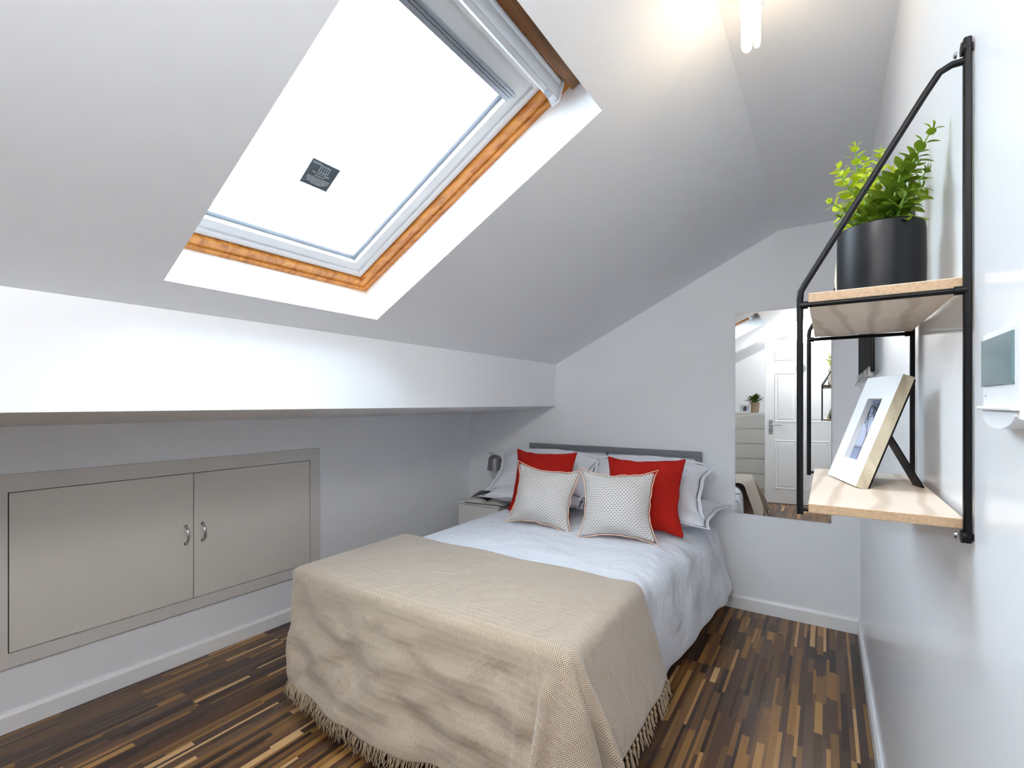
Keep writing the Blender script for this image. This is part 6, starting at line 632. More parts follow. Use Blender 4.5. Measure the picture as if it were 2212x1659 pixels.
OBLONG_PILLOW_MM=[
-673,69,70,69,69,69,61,61,62,72,71,72,72,72,66,55,56,68,67,67,70,-658,49,66,70,69,69,65,59,69,72,71,71,72,71,61,60,61,68,71,67,54,-641,28,62,68,69,72,70,59,70,71,73,71,71,72,53,68,71,71,69,62,33,-623,21,45,68,67,73,70,69,67,71,71,73,72,70,68,64,73,66,65,55,22,-602,20,25,62,69,72,70,68,71,73,70,74,71,71,72,68,69,70,62,40,4,-588,10,26,56,68,71,70,71,72,71,73,72,72,72,71,68,71,68,60,30,17,-601,15,42,
48,67,70,71,72,71,72,73,73,71,72,71,71,68,68,52,42,16,-578,-9,36,55,67,69,73,71,72,72,72,72,73,71,72,71,70,67,52,47,2,-596,6,40,52,71,68,72,72,71,73,71,72,72,72,71,71,69,69,55,42,-2,-612,17,39,60,68,71,72,71,72,72,70,71,72,72,69,71,70,72,61,26,8,-607,2,48,65,68,73,69,72,70,71,68,72,71,68,70,71,71,71,69,28,8,-639,40,43,70,72,64,72,72,68,67,70,72,72,70,62,70,71,71,72,55,22,-658,41,71,72,61,67,69,72,
63,71,71,72,69,71,60,65,71,72,71,70,41,-675,69,69,69,67,52,71,72,68,67,72,72,70,56,67,70,69,69,70,71,70,-673,69,70,69,69,69,61,61,62,72,71,72,72,72,66,55,56,68,67,67,70,-658,45,71,70,71,69,53,66,70,72,71,72,72,72,70,61,54,71,67,68,50,-641,28,60,71,69,67,68,66,69,72,71,72,72,72,71,67,60,66,70,60,32,-623,20,48,64,71,68,72,66,71,72,71,72,72,71,70,72,65,72,61,42,30,-602,16,27,69,64,71,71,70,71,71,72,
72,72,72,71,69,69,65,60,44,5,-588,21,13,58,68,70,71,72,72,71,72,72,73,71,71,69,73,66,59,44,3,-601,8,41,55,70,69,70,73,71,72,72,72,72,72,72,69,73,64,52,46,12,-578,-8,32,57,68,70,71,72,72,71,73,72,72,72,72,71,71,63,51,36,17,-596,30,25,46,67,69,72,71,72,71,73,72,72,70,72,71,71,69,49,29,16,-612,14,47,54,70,71,69,72,72,71,72,72,71,70,72,72,69,71,61,19,15,-607,3,44,67,71,69,72,68,71,72,71,69,70,72,69,
70,71,71,70,28,7,-639,21,62,71,71,63,72,67,71,72,71,71,67,69,66,70,70,71,69,63,18,-658,43,70,70,61,68,65,70,71,72,71,67,70,70,61,68,71,69,72,71,40,-675,69,69,69,67,52,71,72,68,67,72,72,70,56,67,70,69,69,70,71,70,-434,18,18,18,20,22,35,12,-29,-5,0,2,2,-2,21,1,-45,-26,-25,-25,-15,-365,-3,9,13,14,21,10,7,-13,3,-5,-8,7,-2,28,-17,-35,-17,-16,-2,3,-296,-7,-5,7,3,4,15,8,-3,-7,0,6,-7,2,12,-23,-11,-6,-1,3,
7,-228,-5,-8,-1,-2,3,2,21,-17,3,4,-5,-3,-1,15,-15,-8,4,-1,6,7,-160,-6,-4,-5,-1,3,-2,-2,9,-5,-3,1,4,-5,-1,1,0,0,3,4,3,-103,-1,0,-2,0,1,-1,0,1,-1,2,-2,1,-1,0,0,0,1,3,3,2,-34,-2,2,-1,0,0,0,0,0,0,0,0,0,0,-1,0,1,-1,4,0,2,27,6,-1,2,1,1,-1,1,0,0,-1,0,1,-1,0,0,0,0,2,-3,6,95,2,6,1,1,2,-1,0,1,-2,2,-2,1,1,-2,1,-1,-1,-3,4,-4,164,4,2,5,1,0,-2,2,-1,-2,0,1,-2,3,-6,4,0,1,-5,4,-4,233,1,7,2,1,-7,2,-4,-4,-3,3,-2,6,
-11,15,-1,1,3,-2,-12,0,294,9,8,-4,-7,-1,-4,-8,-9,-13,8,3,4,-6,7,14,-2,8,6,-12,-8,362,9,-9,-8,-25,-21,13,-9,-9,10,-1,-2,-5,-11,8,31,10,9,1,12,-12,431,-19,-20,-20,-27,-24,12,-7,-22,20,3,-1,-16,-10,26,8,21,19,17,15,14,-434,18,18,18,20,22,35,12,-29,-5,0,2,2,-2,21,1,-45,-26,-25,-25,-15,-365,-8,3,17,11,18,46,-31,0,6,3,-11,2,0,-6,23,-37,-12,-19,-14,6,-296,-8,-8,2,7,22,16,-12,1,-3,2,-3,1,5,-2,-3,-18,-3,
-10,5,6,-228,-5,-10,-4,2,-1,4,21,-8,-5,0,6,-3,-2,-2,-2,-5,-3,3,3,10,-160,-5,-10,0,-3,1,3,-3,5,3,-4,1,-2,1,1,-4,1,2,1,4,2,-103,3,-4,-2,-2,1,0,1,0,1,1,-1,-2,1,0,1,0,1,2,3,2,-34,-1,-1,-1,1,-1,1,0,0,0,0,1,0,0,0,0,0,1,2,4,-2,27,9,-1,-2,1,0,1,0,0,0,1,0,0,0,0,0,0,0,1,4,-1,95,9,0,-1,2,0,0,-1,2,0,0,1,-1,-1,0,1,-1,1,1,-6,0,164,2,4,5,0,-1,-1,2,-2,-3,3,-1,4,-2,2,1,-1,-1,-4,-3,1,233,1,7,2,0,-11,-7,4,6,-1,-1,
-10,13,3,-10,13,1,0,-2,-9,-4,294,10,4,-3,-4,-30,0,14,-13,8,-7,-9,21,-5,-8,15,14,2,-1,-6,-9,362,11,-12,-18,-31,-22,23,-6,8,-11,1,6,-20,-11,20,20,11,21,6,7,-12,431,-19,-20,-20,-27,-24,12,-7,-22,20,3,-1,-16,-10,26,8,21,19,17,15,14,0,-1,0,-1,0,-1,3,2,3,-1,1,0,0,0,-3,-8,-1,1,1,2,-4,0,45,12,4,3,-1,3,5,3,0,2,3,-3,1,-11,-4,2,0,-2,-21,-43,0,67,35,12,11,7,-1,-1,4,6,1,-5,6,-2,-13,5,-6,-9,-20,-33,-66,0,70,54,
23,24,7,10,-12,18,-2,-3,5,3,0,-20,-2,-5,-31,-25,-44,-72,-2,71,63,39,20,5,20,19,-14,11,7,-4,-12,10,-5,-21,-22,-21,-35,-60,-74,-2,68,67,45,26,6,20,13,3,7,-6,5,-8,0,-10,-24,-15,-23,-40,-65,-70,-2,72,57,53,26,17,13,6,11,5,3,-2,-5,-10,-9,-16,-19,-25,-50,-54,-72,-1,72,62,47,25,24,-1,16,7,6,-2,-6,7,-9,-9,-13,-19,-26,-51,-55,-74,-2,73,59,49,15,28,6,4,13,-6,14,-10,3,-1,-17,-9,-20,-21,-47,-58,-73,-2,71,61,
39,22,13,4,14,5,0,2,1,-9,5,-24,-3,-14,-11,-38,-66,-71,-2,70,53,30,21,-5,16,2,-1,0,4,-3,7,-11,6,-13,-10,-8,-21,-66,-71,-6,60,58,13,5,10,0,-2,-3,-11,7,3,3,-4,-1,2,-12,-5,-3,-44,-71,-3,60,8,7,-2,3,2,-3,-2,1,1,1,-3,-5,4,5,-1,-3,-10,-2,-58,-1,0,1,0,2,2,-1,-2,-1,0,1,1,-1,1,1,-1,-1,0,0,-1,1,0,-1,0,-1,0,-1,3,2,3,-1,1,0,0,0,-3,-8,-1,1,1,2,-4,0,-56,-12,-1,-5,-1,10,-3,2,2,1,-4,1,0,-4,1,-8,8,6,10,51,0,-68,
-41,-15,-8,3,4,-5,2,-2,1,-2,0,3,2,-7,-5,22,8,41,65,0,-70,-52,-34,-15,-17,-5,20,-8,-3,-1,7,-2,-5,0,-1,12,9,40,59,64,-2,-70,-63,-23,-34,-13,-5,-17,10,2,-9,4,-4,2,5,9,19,30,36,53,65,-2,-66,-66,-43,-25,-15,-12,-6,-6,0,2,-4,-5,6,11,21,6,29,42,57,73,-2,-74,-58,-46,-19,-20,-17,-4,-11,-4,-1,0,7,3,10,19,8,34,46,55,73,-1,-73,-64,-44,-24,-18,-12,-9,-5,-7,-4,9,0,5,11,12,13,35,46,61,69,-2,-67,-62,-42,-26,-19,
-10,-3,-12,-5,0,-8,13,15,4,9,19,12,52,62,70,-2,-72,-51,-48,-21,-11,-7,-11,2,0,-5,3,-7,11,0,9,20,15,37,67,70,-2,-71,-57,-26,-16,-1,0,-4,-10,-1,-1,9,-11,-1,16,-3,11,13,18,66,69,-6,-70,-36,-11,-9,15,-4,-13,5,-4,3,4,-15,4,13,-3,-1,10,17,29,71,-3,-57,-6,2,3,1,-6,-2,-3,2,1,-4,3,3,2,-3,2,-4,6,6,57,-1,0,1,0,2,2,-1,-2,-1,0,1,1,-1,1,1,-1,-1,0,0,-1,1,]
# ---------------------------------------------------------------- bed
def decode(v,rows,cols):                        # settled cloth positions in half millimetres, stored as steps along each row
    return (np.cumsum(np.array(v,dtype=float).reshape(3,rows,cols),axis=2)*5e-4).transpose(1,2,0).reshape(-1,3)
bed=thing('bed','small double bed with grey metal headboard against the back wall','bed',(-1.24,2.1,0))
mb=MB(); mb.box(-1.825,-.62,1.22,3.05,.28,.495,.035,4); mb.build('mattress',M['mattress'],bed,True)
mb=MB(); mb.box(-1.815,-.63,1.23,3.05,.10,.28,.01); mb.build('bed_base',M['mattress'],bed)
for x in (-1.78,-.67):
    for y in (1.3,2.95): mb=MB(); mb.lathe([(0,0),(.022,0),(.026,.10),(0,.10)],(x,y,0),16); mb.build('leg',M['black'],bed)
mb=MB(); hy0,hy1=3.062,3.088
mb.box(-1.862,-.636,hy0,hy1,.884,.920,.003); mb.box(-1.862,-1.826,hy0,hy1,.02,.884,.003); mb.box(-.672,-.636,hy0,hy1,.02,.884,.003); mb.box(-1.826,-.672,hy0,hy1,.46,.49,.003)
mb.box(-1.842,-.656,hy0-.002,hy0+.004,.900,.903); hb=mb.build('headboard',M['headboard'],bed)
mb=MB(); mb.box(-1.253,-1.243,hy0+.006,hy1-.006,.49,.884); mb.build('centre_bar',M['headboard'],hb)
def clampk(z): return (1-max(z,0)/.46) if z<.46 else 0
# duvet
NX,NY=33,36
a=decode(DUVET_MM,NY+1,NX+1)
vs=[]
for i,p in enumerate(a):
    x,y,z=p; k=clampk(z)
    if y<1.9: x=min(x,-.615+.12*k)
    y=max(y,1.185-.11*k); x=max(x,-1.852)
    if x>-.70 and y>1.7:                     # soft crumples on the hanging side
        n1=noise.noise(Vector((y*6.5,z*5,1.3))); n2=noise.noise(Vector((y*15+z*9,z*7,4.1)))
        amp=min(1,(x+.70)/.10)*min(1,(y-1.7)/.2)
        g=min(1,max(0,(y-1.75)/1.1)); g=g*g*(3-2*g); g2=min(1,max(0,(x+.72)/.1))
        x+=amp*(.030*n1+.022*n2+.012*k); x+=g*(.050+.080*k)*g2+.015*g2; z+=g*.09*k
        if z<.12: z+=.035*amp*(noise.noise(Vector((y*3.3,7,2)))+.3)
    else: z+=.003*noise.noise(Vector((x*9,y*9,3)))
    vs.append((x,y,max(z,.03)))
fs=[(j*(NX+1)+i,j*(NX+1)+i+1,(j+1)*(NX+1)+i+1,(j+1)*(NX+1)+i) for j in range(NY) for i in range(NX)]
def clothobj(name,vs,fs,m,thick,off,uvs=None,sub=1,parent=None):
    me=bpy.data.meshes.new(name); me.from_pydata(vs,[],fs); me.update()
    if uvs:
        uvl=me.uv_layers.new(name='UVMap')
        for lp in me.loops: uvl.data[lp.index].uv=uvs[lp.vertex_index]
    o=bpy.data.objects.new(name,me); COL.objects.link(o); me.materials.append(m); me.polygons.foreach_set('use_smooth',[True]*len(fs))
    if thick: s=o.modifiers.new('s','SOLIDIFY'); s.thickness=thick; s.offset=off
    if sub: s=o.modifiers.new('b','SUBSURF'); s.levels=sub; s.render_levels=sub
    dg=bpy.context.evaluated_depsgraph_get(); me2=bpy.data.meshes.new_from_object(o.evaluated_get(dg)); o.modifiers.clear(); o.data=me2
    if parent is not None: o.parent=parent; o.matrix_parent_inverse=Matrix.Translation(-parent.location)
    return o
o=clothobj('duvet',vs,fs,M['duvet'],.014,1,None,2); tag(o,'white cotton duvet hanging over the side of the bed','duvet')
# throw
TX,TY=84,58
X0,X1,Y0_,Y1_=-1.87,-.26,.735,1.77
a=decode(THROW_MM,TY+1,TX+1)
th=thing('throw_blanket','beige herringbone throw with fringed ends over the foot of the bed','throw',(-1.24,1.4,.5))
tv=[];tuv=[]
for idx,p in enumerate(a):
    i=idx%(TX+1); j=idx//(TX+1); u=i/TX; v=j/TY
    x,y,z=p; depth=max(0,.50-z); fx=X0+(X1-X0)*u; fy=Y0_+(Y1_-Y0_)*v
    if fy<1.2 and fx<-.62:                   # the panel hanging at the foot
        d=depth/.46
        f=-.030*d*(math.tanh((fx+1.70)*38)*.5+.5)*math.exp(-max(0,fx+1.70)*2.2)
        f+=-.016*d*math.sin(fx*9.5+1.0)*(.4+.6*d)-.010*d*math.sin(fx*21+z*7)
        f+=-.010*min(1,depth/.1)*noise.noise(Vector((fx*5+z*6,z*11-fx*3,2.2)))*1.6
        f+=-.006*min(1,depth/.1)*noise.noise(Vector((fx*11,z*24,5.2)))*1.6
        y+=f+.012*d
        x+=.13*d*max(0,min(1,(-1.60-fx)/.27))
        if z<.12: z+=.010*math.sin(fx*6.0)+.004*math.sin(fx*31)
        z+=.028*d*max(0,min(1,(-1.3-fx)/.5))
    if fx>-.6 and fy>1.15:
        d=min(1,depth/.25); x+=.012*d*noise.noise(Vector((y*7,z*6,3)))+.022*d
    z=max(z,.012); tv.append((x,y,z)); tuv.append((fx,fy))
fs=[(j*(TX+1)+i,j*(TX+1)+i+1,(j+1)*(TX+1)+i+1,(j+1)*(TX+1)+i) for j in range(TY) for i in range(TX)]
clothobj('woven_cloth',tv,fs,M['throw'],.0035,1,tuv,1,th)
rr=random.Random(5)
# frayed fringe along the foot hem, one uncountable part
mb=MB()
row=[Vector(tv[i]) for i in range(TX+1)]; row2=[Vector(tv[(TX+1)+i]) for i in range(TX+1)]
ncnt=470
for k in range(ncnt):
    s=k/ncnt*TX; i=int(s); f=s-i; 
    if i>=TX: break
    p=row[i].lerp(row[i+1],f); q=row2[i].lerp(row2[i+1],f); d=(p-q); d.z=min(d.z,-.001); d=(d.normalized()*.5+Vector((0,-.10,-.6))).normalized()
    L_=min(rr.uniform(.030,.055),(p.z-.004)/max(.2,-d.z)+.006); j1=Vector((rr.uniform(-.010,.010),rr.uniform(-.010,.004),0)); j2=Vector((rr.uniform(-.016,.016),rr.uniform(-.014,.006),0))
    a_=p+d*L_*.5+j1; b2=p+d*L_+j2; a_.z=max(a_.z,.003); b2.z=max(b2.z,.002)
    mb.tube([p-d*.004,a_,b2],[.0015,.0012,.0006],5)
o=mb.build('fringe',M['thread'],th,True); o['kind']='stuff'; o['label']='frayed yarn fringe along the foot hem'
# knotted tassels along the right hem
cor=[Vector(tv[j*(TX+1)+TX]) for j in range(TY+1)]; cor2=[Vector(tv[j*(TX+1)+TX-1]) for j in range(TY+1)]
nt_=34
for k in range(nt_):
    s=3+(TY-3.2)*k/(nt_-1); i=int(s); f=s-i; i=min(i,TY-1); p=cor[i].lerp(cor[i+1],f); q=cor2[i].lerp(cor2[i+1],f)
    d=(p-q).normalized(); d=(d*.6+Vector((.12,0,-.8))).normalized()
    if p.z<.05: continue
    kn=p+d*.010; mb=MB()
    mb.tube([p-d*.004,p+d*.003,kn,kn+d*.006],[.0022,.003,.0062,.0035],8)
    for t in range(6):
        e=kn+d*rr.uniform(.040,.056)+Vector((rr.uniform(-.005,.008),rr.uniform(-.009,.009),0)); m_=kn+d*.022+Vector((rr.uniform(-.004,.004),rr.uniform(-.005,.005),0))
        e.z=max(e.z,.004); mb.tube([kn,m_,e],[.0026,.0026,.0012],5)
    mb.build('tassel',M['thread'],th,True)
# ---------------------------------------------------------------- pillows and cushions
def pilmesh(data,w,h,nx,ny):
    full=decode(data,2*(ny+1),nx+1).reshape(2,ny+1,nx+1,3); a=[]; uv=[];idx={};
    for s in (0,1):
        for j in range(ny+1):
            for i in range(nx+1):
                e=i in(0,nx) or j in(0,ny)
                if e and s==1: idx[s,i,j]=idx[0,i,j]; continue
                idx[s,i,j]=len(uv); uv.append(((i/nx-.5)*w,(j/ny-.5)*h)); q=full[s,j,i].copy(); hw=abs(full[...,0]).max(); hh=abs(full[...,1]).max(); q[0]=.5*q[0]+.5*hw*(2*i/nx-1); q[1]=.5*q[1]+.5*hh*(2*j/ny-1); a.append(q)
    fs=[]
    for j in range(ny):
        for i in range(nx):
            fs.append((idx[0,i,j],idx[0,i+1,j],idx[0,i+1,j+1],idx[0,i,j+1])); fs.append((idx[1,i,j],idx[1,i,j+1],idx[1,i+1,j+1],idx[1,i+1,j]))
    edge=[idx[0,i,0] for i in range(nx)]+[idx[0,nx,j] for j in range(ny)]+[idx[0,i,ny] for i in range(nx,0,-1)]+[idx[0,0,j] for j in range(ny,0,-1)]
    return np.array(a),uv,fs,edge
SQ=pilmesh(SQUARE_PILLOW_MM,.43,.43,15,15); RE=pilmesh(OBLONG_PILLOW_MM,.72,.46,20,13)
def pillow(name,label,cat,src,size,base,yaw,lean,thick,mt,seed,group=None,piping=None,ears=.035,bend=.0,roll=0,wr=.006,droop=0,lay=False,sag=0,flange=0,earb=(1,1,1,1)):
    """base = centre of the bottom edge; yaw about z (0 faces the foot of the bed), lean back in degrees"""
    a,uv,fs,edge=src; w=abs(a[:,0]).max(); h=abs(a[:,1]).max(); W_,H_=size; pts=[]
    fm=Matrix.Translation(base)@Matrix.Rotation(math.radians(yaw),4,'Z')@Matrix.Rotation(math.radians(-lean),4,'X')@Matrix.Rotation(math.radians(roll),4,'Y')
    for q in a:
        x=q[0]/w; y=q[1]/h; z=q[2]
        cn=(abs(x)*abs(y))**4; ei=(0 if x<0 else 1)+(0 if y<0 else 2)
        e=1+ears/ (W_/2)*cn*earb[ei]-.05*(1-min(1,abs(x)**6))*0
        X=x*W_/2*e; Z=(y*H_/2*e)+H_/2; Y=-z*thick
        s_=noise.noise(Vector((x*2.1+seed,y*2.3,z*8)));s2=noise.noise(Vector((x*6+seed*3,y*5-seed,z*14)))
        Y+=-wr*(s_*2+s2)*(1 if z>0 else -1)*min(1,abs(z)*40); 
        Z+=sag*-.02*max(0,1-x*x)*(1 if y>.3 else 0)*(y)
        Z+=.006*noise.noise(Vector((x*4+seed,seed,0)))*abs(y)
        X+=.006*noise.noise(Vector((seed,y*4+seed,0)))*abs(x)
        Y+=bend*(x*x)*.06
        Z-=droop*abs(x)**3*(y*.5+.7)
        if lay: Z_=Z
        pts.append(fm@Vector((X,Y,Z)))
    t=thing(name,label,cat,tuple(base),group)
    clothobj('cushion_cover' if cat=='cushion' else 'pillowcase',[tuple(p) for p in pts],fs,mt,0,0,uv,2,t)
    if piping or flange:
        loop=[pts[k] for k in edge]; mb=MB(); n=len(loop)
        if piping:
            mb.tube(loop+[loop[0]],.0028,6,False); mb.build('piping',piping,t,True)
        else:
            c=sum(loop,Vector())/n; mb2=MB()
            yn=(fm.to_3x3()@Vector((0,1,0)))
            o2=[p+(p-c).normalized()*flange+yn*.010*noise.noise(Vector((k*.25,seed,0))) for k,p in enumerate(loop)]
            for k in range(n):
                A_,B_,C_,D_=loop[k],loop[(k+1)%n],o2[(k+1)%n],o2[k]; mb.quad(A_,B_,C_,D_); mb.quad(A_+yn*.004,D_+yn*.002,C_+yn*.002,B_+yn*.004); mb.quad(D_,C_,C_+yn*.002,D_+yn*.002)
            bmesh.ops.remove_doubles(mb.bm,verts=mb.bm.verts[:],dist=1e-5)
            mb.build('flange',mt,t,True)
    return t
ZB=.535
PC='white pillows stacked against the headboard'
pillow('pillow','flat white pillow at the left, bottom of its pair, resting on the duvet','pillow',RE,(.68,.44),(-1.60,2.62,ZB+.055),3,86,.62,M['pillowcase'],1.0,PC,flange=.018)
pillow('pillow','flat white pillow at the right edge of the bed, bottom of its pair','pillow',RE,(.68,.44),(-.865,2.60,ZB+.055),-4,86,.62,M['pillowcase'],2.0,PC,flange=.018)
pillow('pillow','plump white pillow leaning on the headboard behind the left red cushion','pillow',RE,(.70,.37),(-1.60,2.72,ZB+.10),3,42,.66,M['pillowcase'],3.0,PC,flange=.02,sag=1,ears=.03,droop=.075)
pillow('pillow','plump white pillow leaning on the headboard behind the right red cushion','pillow',RE,(.68,.37),(-.915,2.71,ZB+.10),-3,43,.66,M['pillowcase'],4.0,PC,flange=.02,sag=1,ears=.03,droop=.070)
RC='rust red cushions'
pillow('cushion','rust red square cushion on the left, behind a patterned cushion','cushion',SQ,(.43,.40),(-1.48,2.515,ZB+.005),2,17,.62,M['red'],5.0,RC,ears=.022,bend=.4)
pillow('cushion','rust red square cushion on the right, behind a patterned cushion','cushion',SQ,(.43,.41),(-.822,2.475,ZB-.003),4,18,.62,M['red'],6.5,RC,ears=.022,bend=.4,roll=-1)
GC='grey and white patterned cushions with peach piping'
pillow('cushion','off-white cushion with small grey dashes and peach piping, left of the pair','cushion',SQ,(.375,.325),(-1.345,2.300,ZB+.0),3,17,.66,M['dash'],7.0,GC,piping=M['piping'],ears=.022,roll=4)
pillow('cushion','off-white cushion with small grey dashes and peach piping, right of the pair','cushion',SQ,(.365,.335),(-.885,2.295,ZB+.0),12,17,.66,M['dash'],8.0,GC,piping=M['piping'],ears=.022,roll=-1)
# ---------------------------------------------------------------- bedside table, lamp, open book
ns=thing('bedside_table','small white bedside table in the corner left of the bed','bedside table',(-2.08,2.9,0))
mb=MB(); mb.box(-2.265,-1.905,2.735,3.085,.012,.482,.002); mb.box(-2.272,-1.898,2.722,3.09,.482,.498,.002); mb.build('carcass',M['bed_white'],ns)
for z0,z1 in ((.32,.478),(.16,.316),(.016,.156)): mb=MB(); mb.box(-2.262,-1.908,2.718,2.735,z0,z1,.0015,1); mb.build('drawer',M['bed_white'],ns)
lp=thing('table_lamp','small grey metal bell-shaded lamp on the bedside table','lamp',(-2.11,2.97,.498))
lx,ly=-2.112,2.97
mb=MB(); mb.lathe([(0,.0),(.045,.0),(.045,.006),(.012,.012),(0,.012)],(lx,ly,.498),28); mb.build('lamp_base',M['frosted'],lp,True)
mb=MB(); mb.tube([(lx,ly,.505),(lx,ly,.74)],.003,8); mb.build('stem',M['frosted'],lp,True)
mb=MB(); 
pr=[(.060,.708),(.054,.745),(.050,.790),(.044,.806),(.028,.818),(.006,.822),(.006,.819),(.027,.815),(.042,.803),(.047,.789),(.051,.745),(.0575,.708),(.060,.708)]
mb.lathe(pr,(lx,ly,0),36); mb.build('lamp_shade',M['greymetal'],lp,True)
mb=MB(); mb.lathe([(0,.708),(.022,.716),(.026,.74),(.016,.762),(.012,.79),(0,.79)],(lx,ly,0),24); mb.build('bulb',M['frosted'],lp,True)
mb=MB(); mb.tube([(lx,ly,.82),(lx-.01,ly,.828),(lx-.035,ly-.005,.838),(lx-.052,ly,.834),(lx-.05,ly,.824),(lx-.03,ly+.004,.82),(lx-.008,ly,.83)],.002,6,smooth=5); mb.build('hanging_loop',M['greymetal'],lp,True)
bk=thing('open_book','open hardback book lying on the bedside table','book',(-2.05,2.80,.498))
BM_=Matrix.Translation((-2.035,2.815,.4985))@Matrix.Rotation(.10,4,'Z')
mb=MB(); mb.box(-.165,-.004,-.10,.10,0,.0035,M=BM_); mb.box(.004,.165,-.10,.10,0,.0035,M=BM_); mb.box(-.01,.01,-.10,.10,0,.004,M=BM_); mb.build('book_cover',M['photo_dark'],bk)
for s,nm in ((-1,'left_pages'),(1,'right_pages')):
    prof=[(s*.002,.004)]+[(s*(.004+.152*t),.004+.024*math.sin(PI*min(1,t*1.02))**.7*(1-.35*t)+.004) for t in [k/14 for k in range(15)]]+[(s*.158,.004)]
    mb=MB(); mb.prism(prof,lambda a_,b_,t:BM_@Vector((a_,t,b_)),-.095,.095); mb.build('page_block',M['paper'],bk,True)
# raised leaf with a printed picture
prof=[(-.006,.022),(-.04,.042),(-.08,.050),(-.12,.047),(-.150,.040)]
mb=MB()
for A_,B_ in zip(prof,prof[1:]):
    mb.quad(BM_@Vector((A_[0],-.05,A_[1]-.012)),BM_@Vector((B_[0],-.05,B_[1]-.012)),BM_@Vector((B_[0],.085,B_[1]+.014)),BM_@Vector((A_[0],.085,A_[1]+.014)))
mb.build('picture_page',M['photo_dark'],bk,True)
# ---------------------------------------------------------------- wall shelf
ws=thing('wall_shelf','two-tier wall shelf of pale boards in black wire frames on the right wall','shelf',(.14,1.0,1.05))
def bracket(y,xw,xf):
    mb=MB(); r=.0042; top=1.628 
    mb.box(xw-.004,xw+.004,y-.0042,y+.0042,1.048,1.668,.0015,1)
    for z in (1.655,1.0555): mb.box(xw+.003,R+.0005,y-.003,y+.003,z-.004,z+.004)
    # ring eyes for the screws at both ends
    for z,s in ((1.655,1),(1.0555,-1)): mb.lathe([(0,0),(.008,0),(.008,.004),(0,.004)],(0,0,0),18,Matrix.Translation((xw-.006,y,z))@Matrix.Rotation(PI/2,4,'Y'))
    pts=[(xw,y,1.640),(xw-.014,y,1.6400),(xw-.026,y,1.6345)]
    pts=[Vector(p) for p in pts]; a_=Vector((xw-.040,y,1.612)); b2=Vector((xf+.006,y,1.388)); pts+=[a_,b2,Vector((xf+.001,y,1.378)),Vector((xf,y,1.366))]
    mb.tube(pts,r,12)
    mb.tube([(xf,y,1.370),(xf,y,1.0615)],r,12); mb.tube([(xw,y,1.3585),(xf,y,1.3585)],.0036,12); mb.tube([(xw,y+.010,1.0665),(xf,y+.010,1.0665)],.0026,10); mb.tube([(xf,y,1.0665),(xf,y+.010,1.0665)],.0026,10); mb.tube([(xw,y,1.3585),(xw-.012,y,1.3585)],.0055,12); mb.tube([(xf,y,1.3585),(xf+.010,y,1.3585)],.0055,12)
    o=mb.build('wire_bracket',M['black'],ws,True)
    for z in (1.650,1.056): mb=MB(); mb.lathe([(0,0),(.0045,0),(.003,.0025),(0,.003)],(0,0,0),16,Matrix.Translation((xw-.010,y,z))@Matrix.Rotation(-PI/2,4,'Y')); mb.build('screw',M['chrome'],o,True)
bracket(.796,.1445,-.0315); bracket(1.235,.1435,-.032)
for z0 in (1.3625,1.0635):
    mb=MB(); mb.box(-.0215,.143,.800,1.232,z0,z0+.0135,.001,1); mb.build('shelf_board',M['shelf'],ws)
# ---------------------------------------------------------------- potted plants
def leaf(bm,base,d,up,L_,W_,fold=.12,curl=.25):
    d=d.normalized(); s=d.cross(up).normalized(); n=s.cross(d).normalized(); K=7; rows=[]
    for k in range(K+1):
        t=k/K; wd=W_*.5*math.sin(PI*min(1,t**.80*.97+.02))**.8; 
        c=base+d*(L_*t)+n*(-curl*L_*t*t)
        rows.append([bm.verts.new(c-s*wd+n*wd*fold*2),bm.verts.new(c),bm.verts.new(c+s*wd+n*wd*fold*2)])
    for a_,b_ in zip(rows,rows[1:]):
        for k in (0,1): bm.faces.new((a_[k],a_[k+1],b_[k+1],b_[k]))
def foliage(stems,base,parent,mleaf,rnd,lmax=.036,step=.0130):
    for si,(tip,matk) in enumerate(stems):
        b0=Vector(base)+Vector((rnd.uniform(-.018,.018),rnd.uniform(-.018,.018),0)); tip=Vector(tip)
        mid=b0.lerp(tip,.5)+Vector(((tip.x-b0.x)*-.10,0,.0)); P_=catmull([b0,mid,tip],12)
        mb=MB(); mb.tube(P_,[.0019]*(len(P_)-6)+[.0012]*6,6); mb.build('stem',M['stem'],parent,True)
        tot=(tip-b0).length; n=max(4,int(tot/step)); mb=MB(); ph=rnd.uniform(0,PI)
        for k in range(n+1):
            t=.10+.90*k/n; q=t*(len(P_)-1); i=min(int(q),len(P_)-2); p=P_[i].lerp(P_[i+1],q-i); ax=(P_[i+1]-P_[i]).normalized()
            L_=lmax*(1-.62*max(0,(t-.35)/.65))*rnd.uniform(.85,1.12); a0=ph+k*PI/2+rnd.uniform(-.3,.3)
            u=ax.cross(Vector((0,1,0.2))).normalized(); v=ax.cross(u)
            for s_ in (0,PI):
                rad=u*math.cos(a0+s_)+v*math.sin(a0+s_); el=.35+.5*t
                leaf(mb.bm,p+rad*.002,(rad+ax*el),ax,L_,L_*.74,.08,rnd.uniform(.1,.35))
        if True:
            for j in range(3): leaf(mb.bm,P_[-1],(P_[-1]-P_[-2]).normalized()+Vector((rnd.uniform(-.5,.5),rnd.uniform(-.5,.5),.2)),Vector((1,0,0.1)),lmax*.35,lmax*.25)
        mb.build('leaves',M[matk],parent,True,fix=False)
rp=random.Random(11)
pp=thing('potted_plant','green leafy plant in a matt black pot on the upper shelf','plant',(.0706,.950,1.376))
mb=MB(); r=.0562
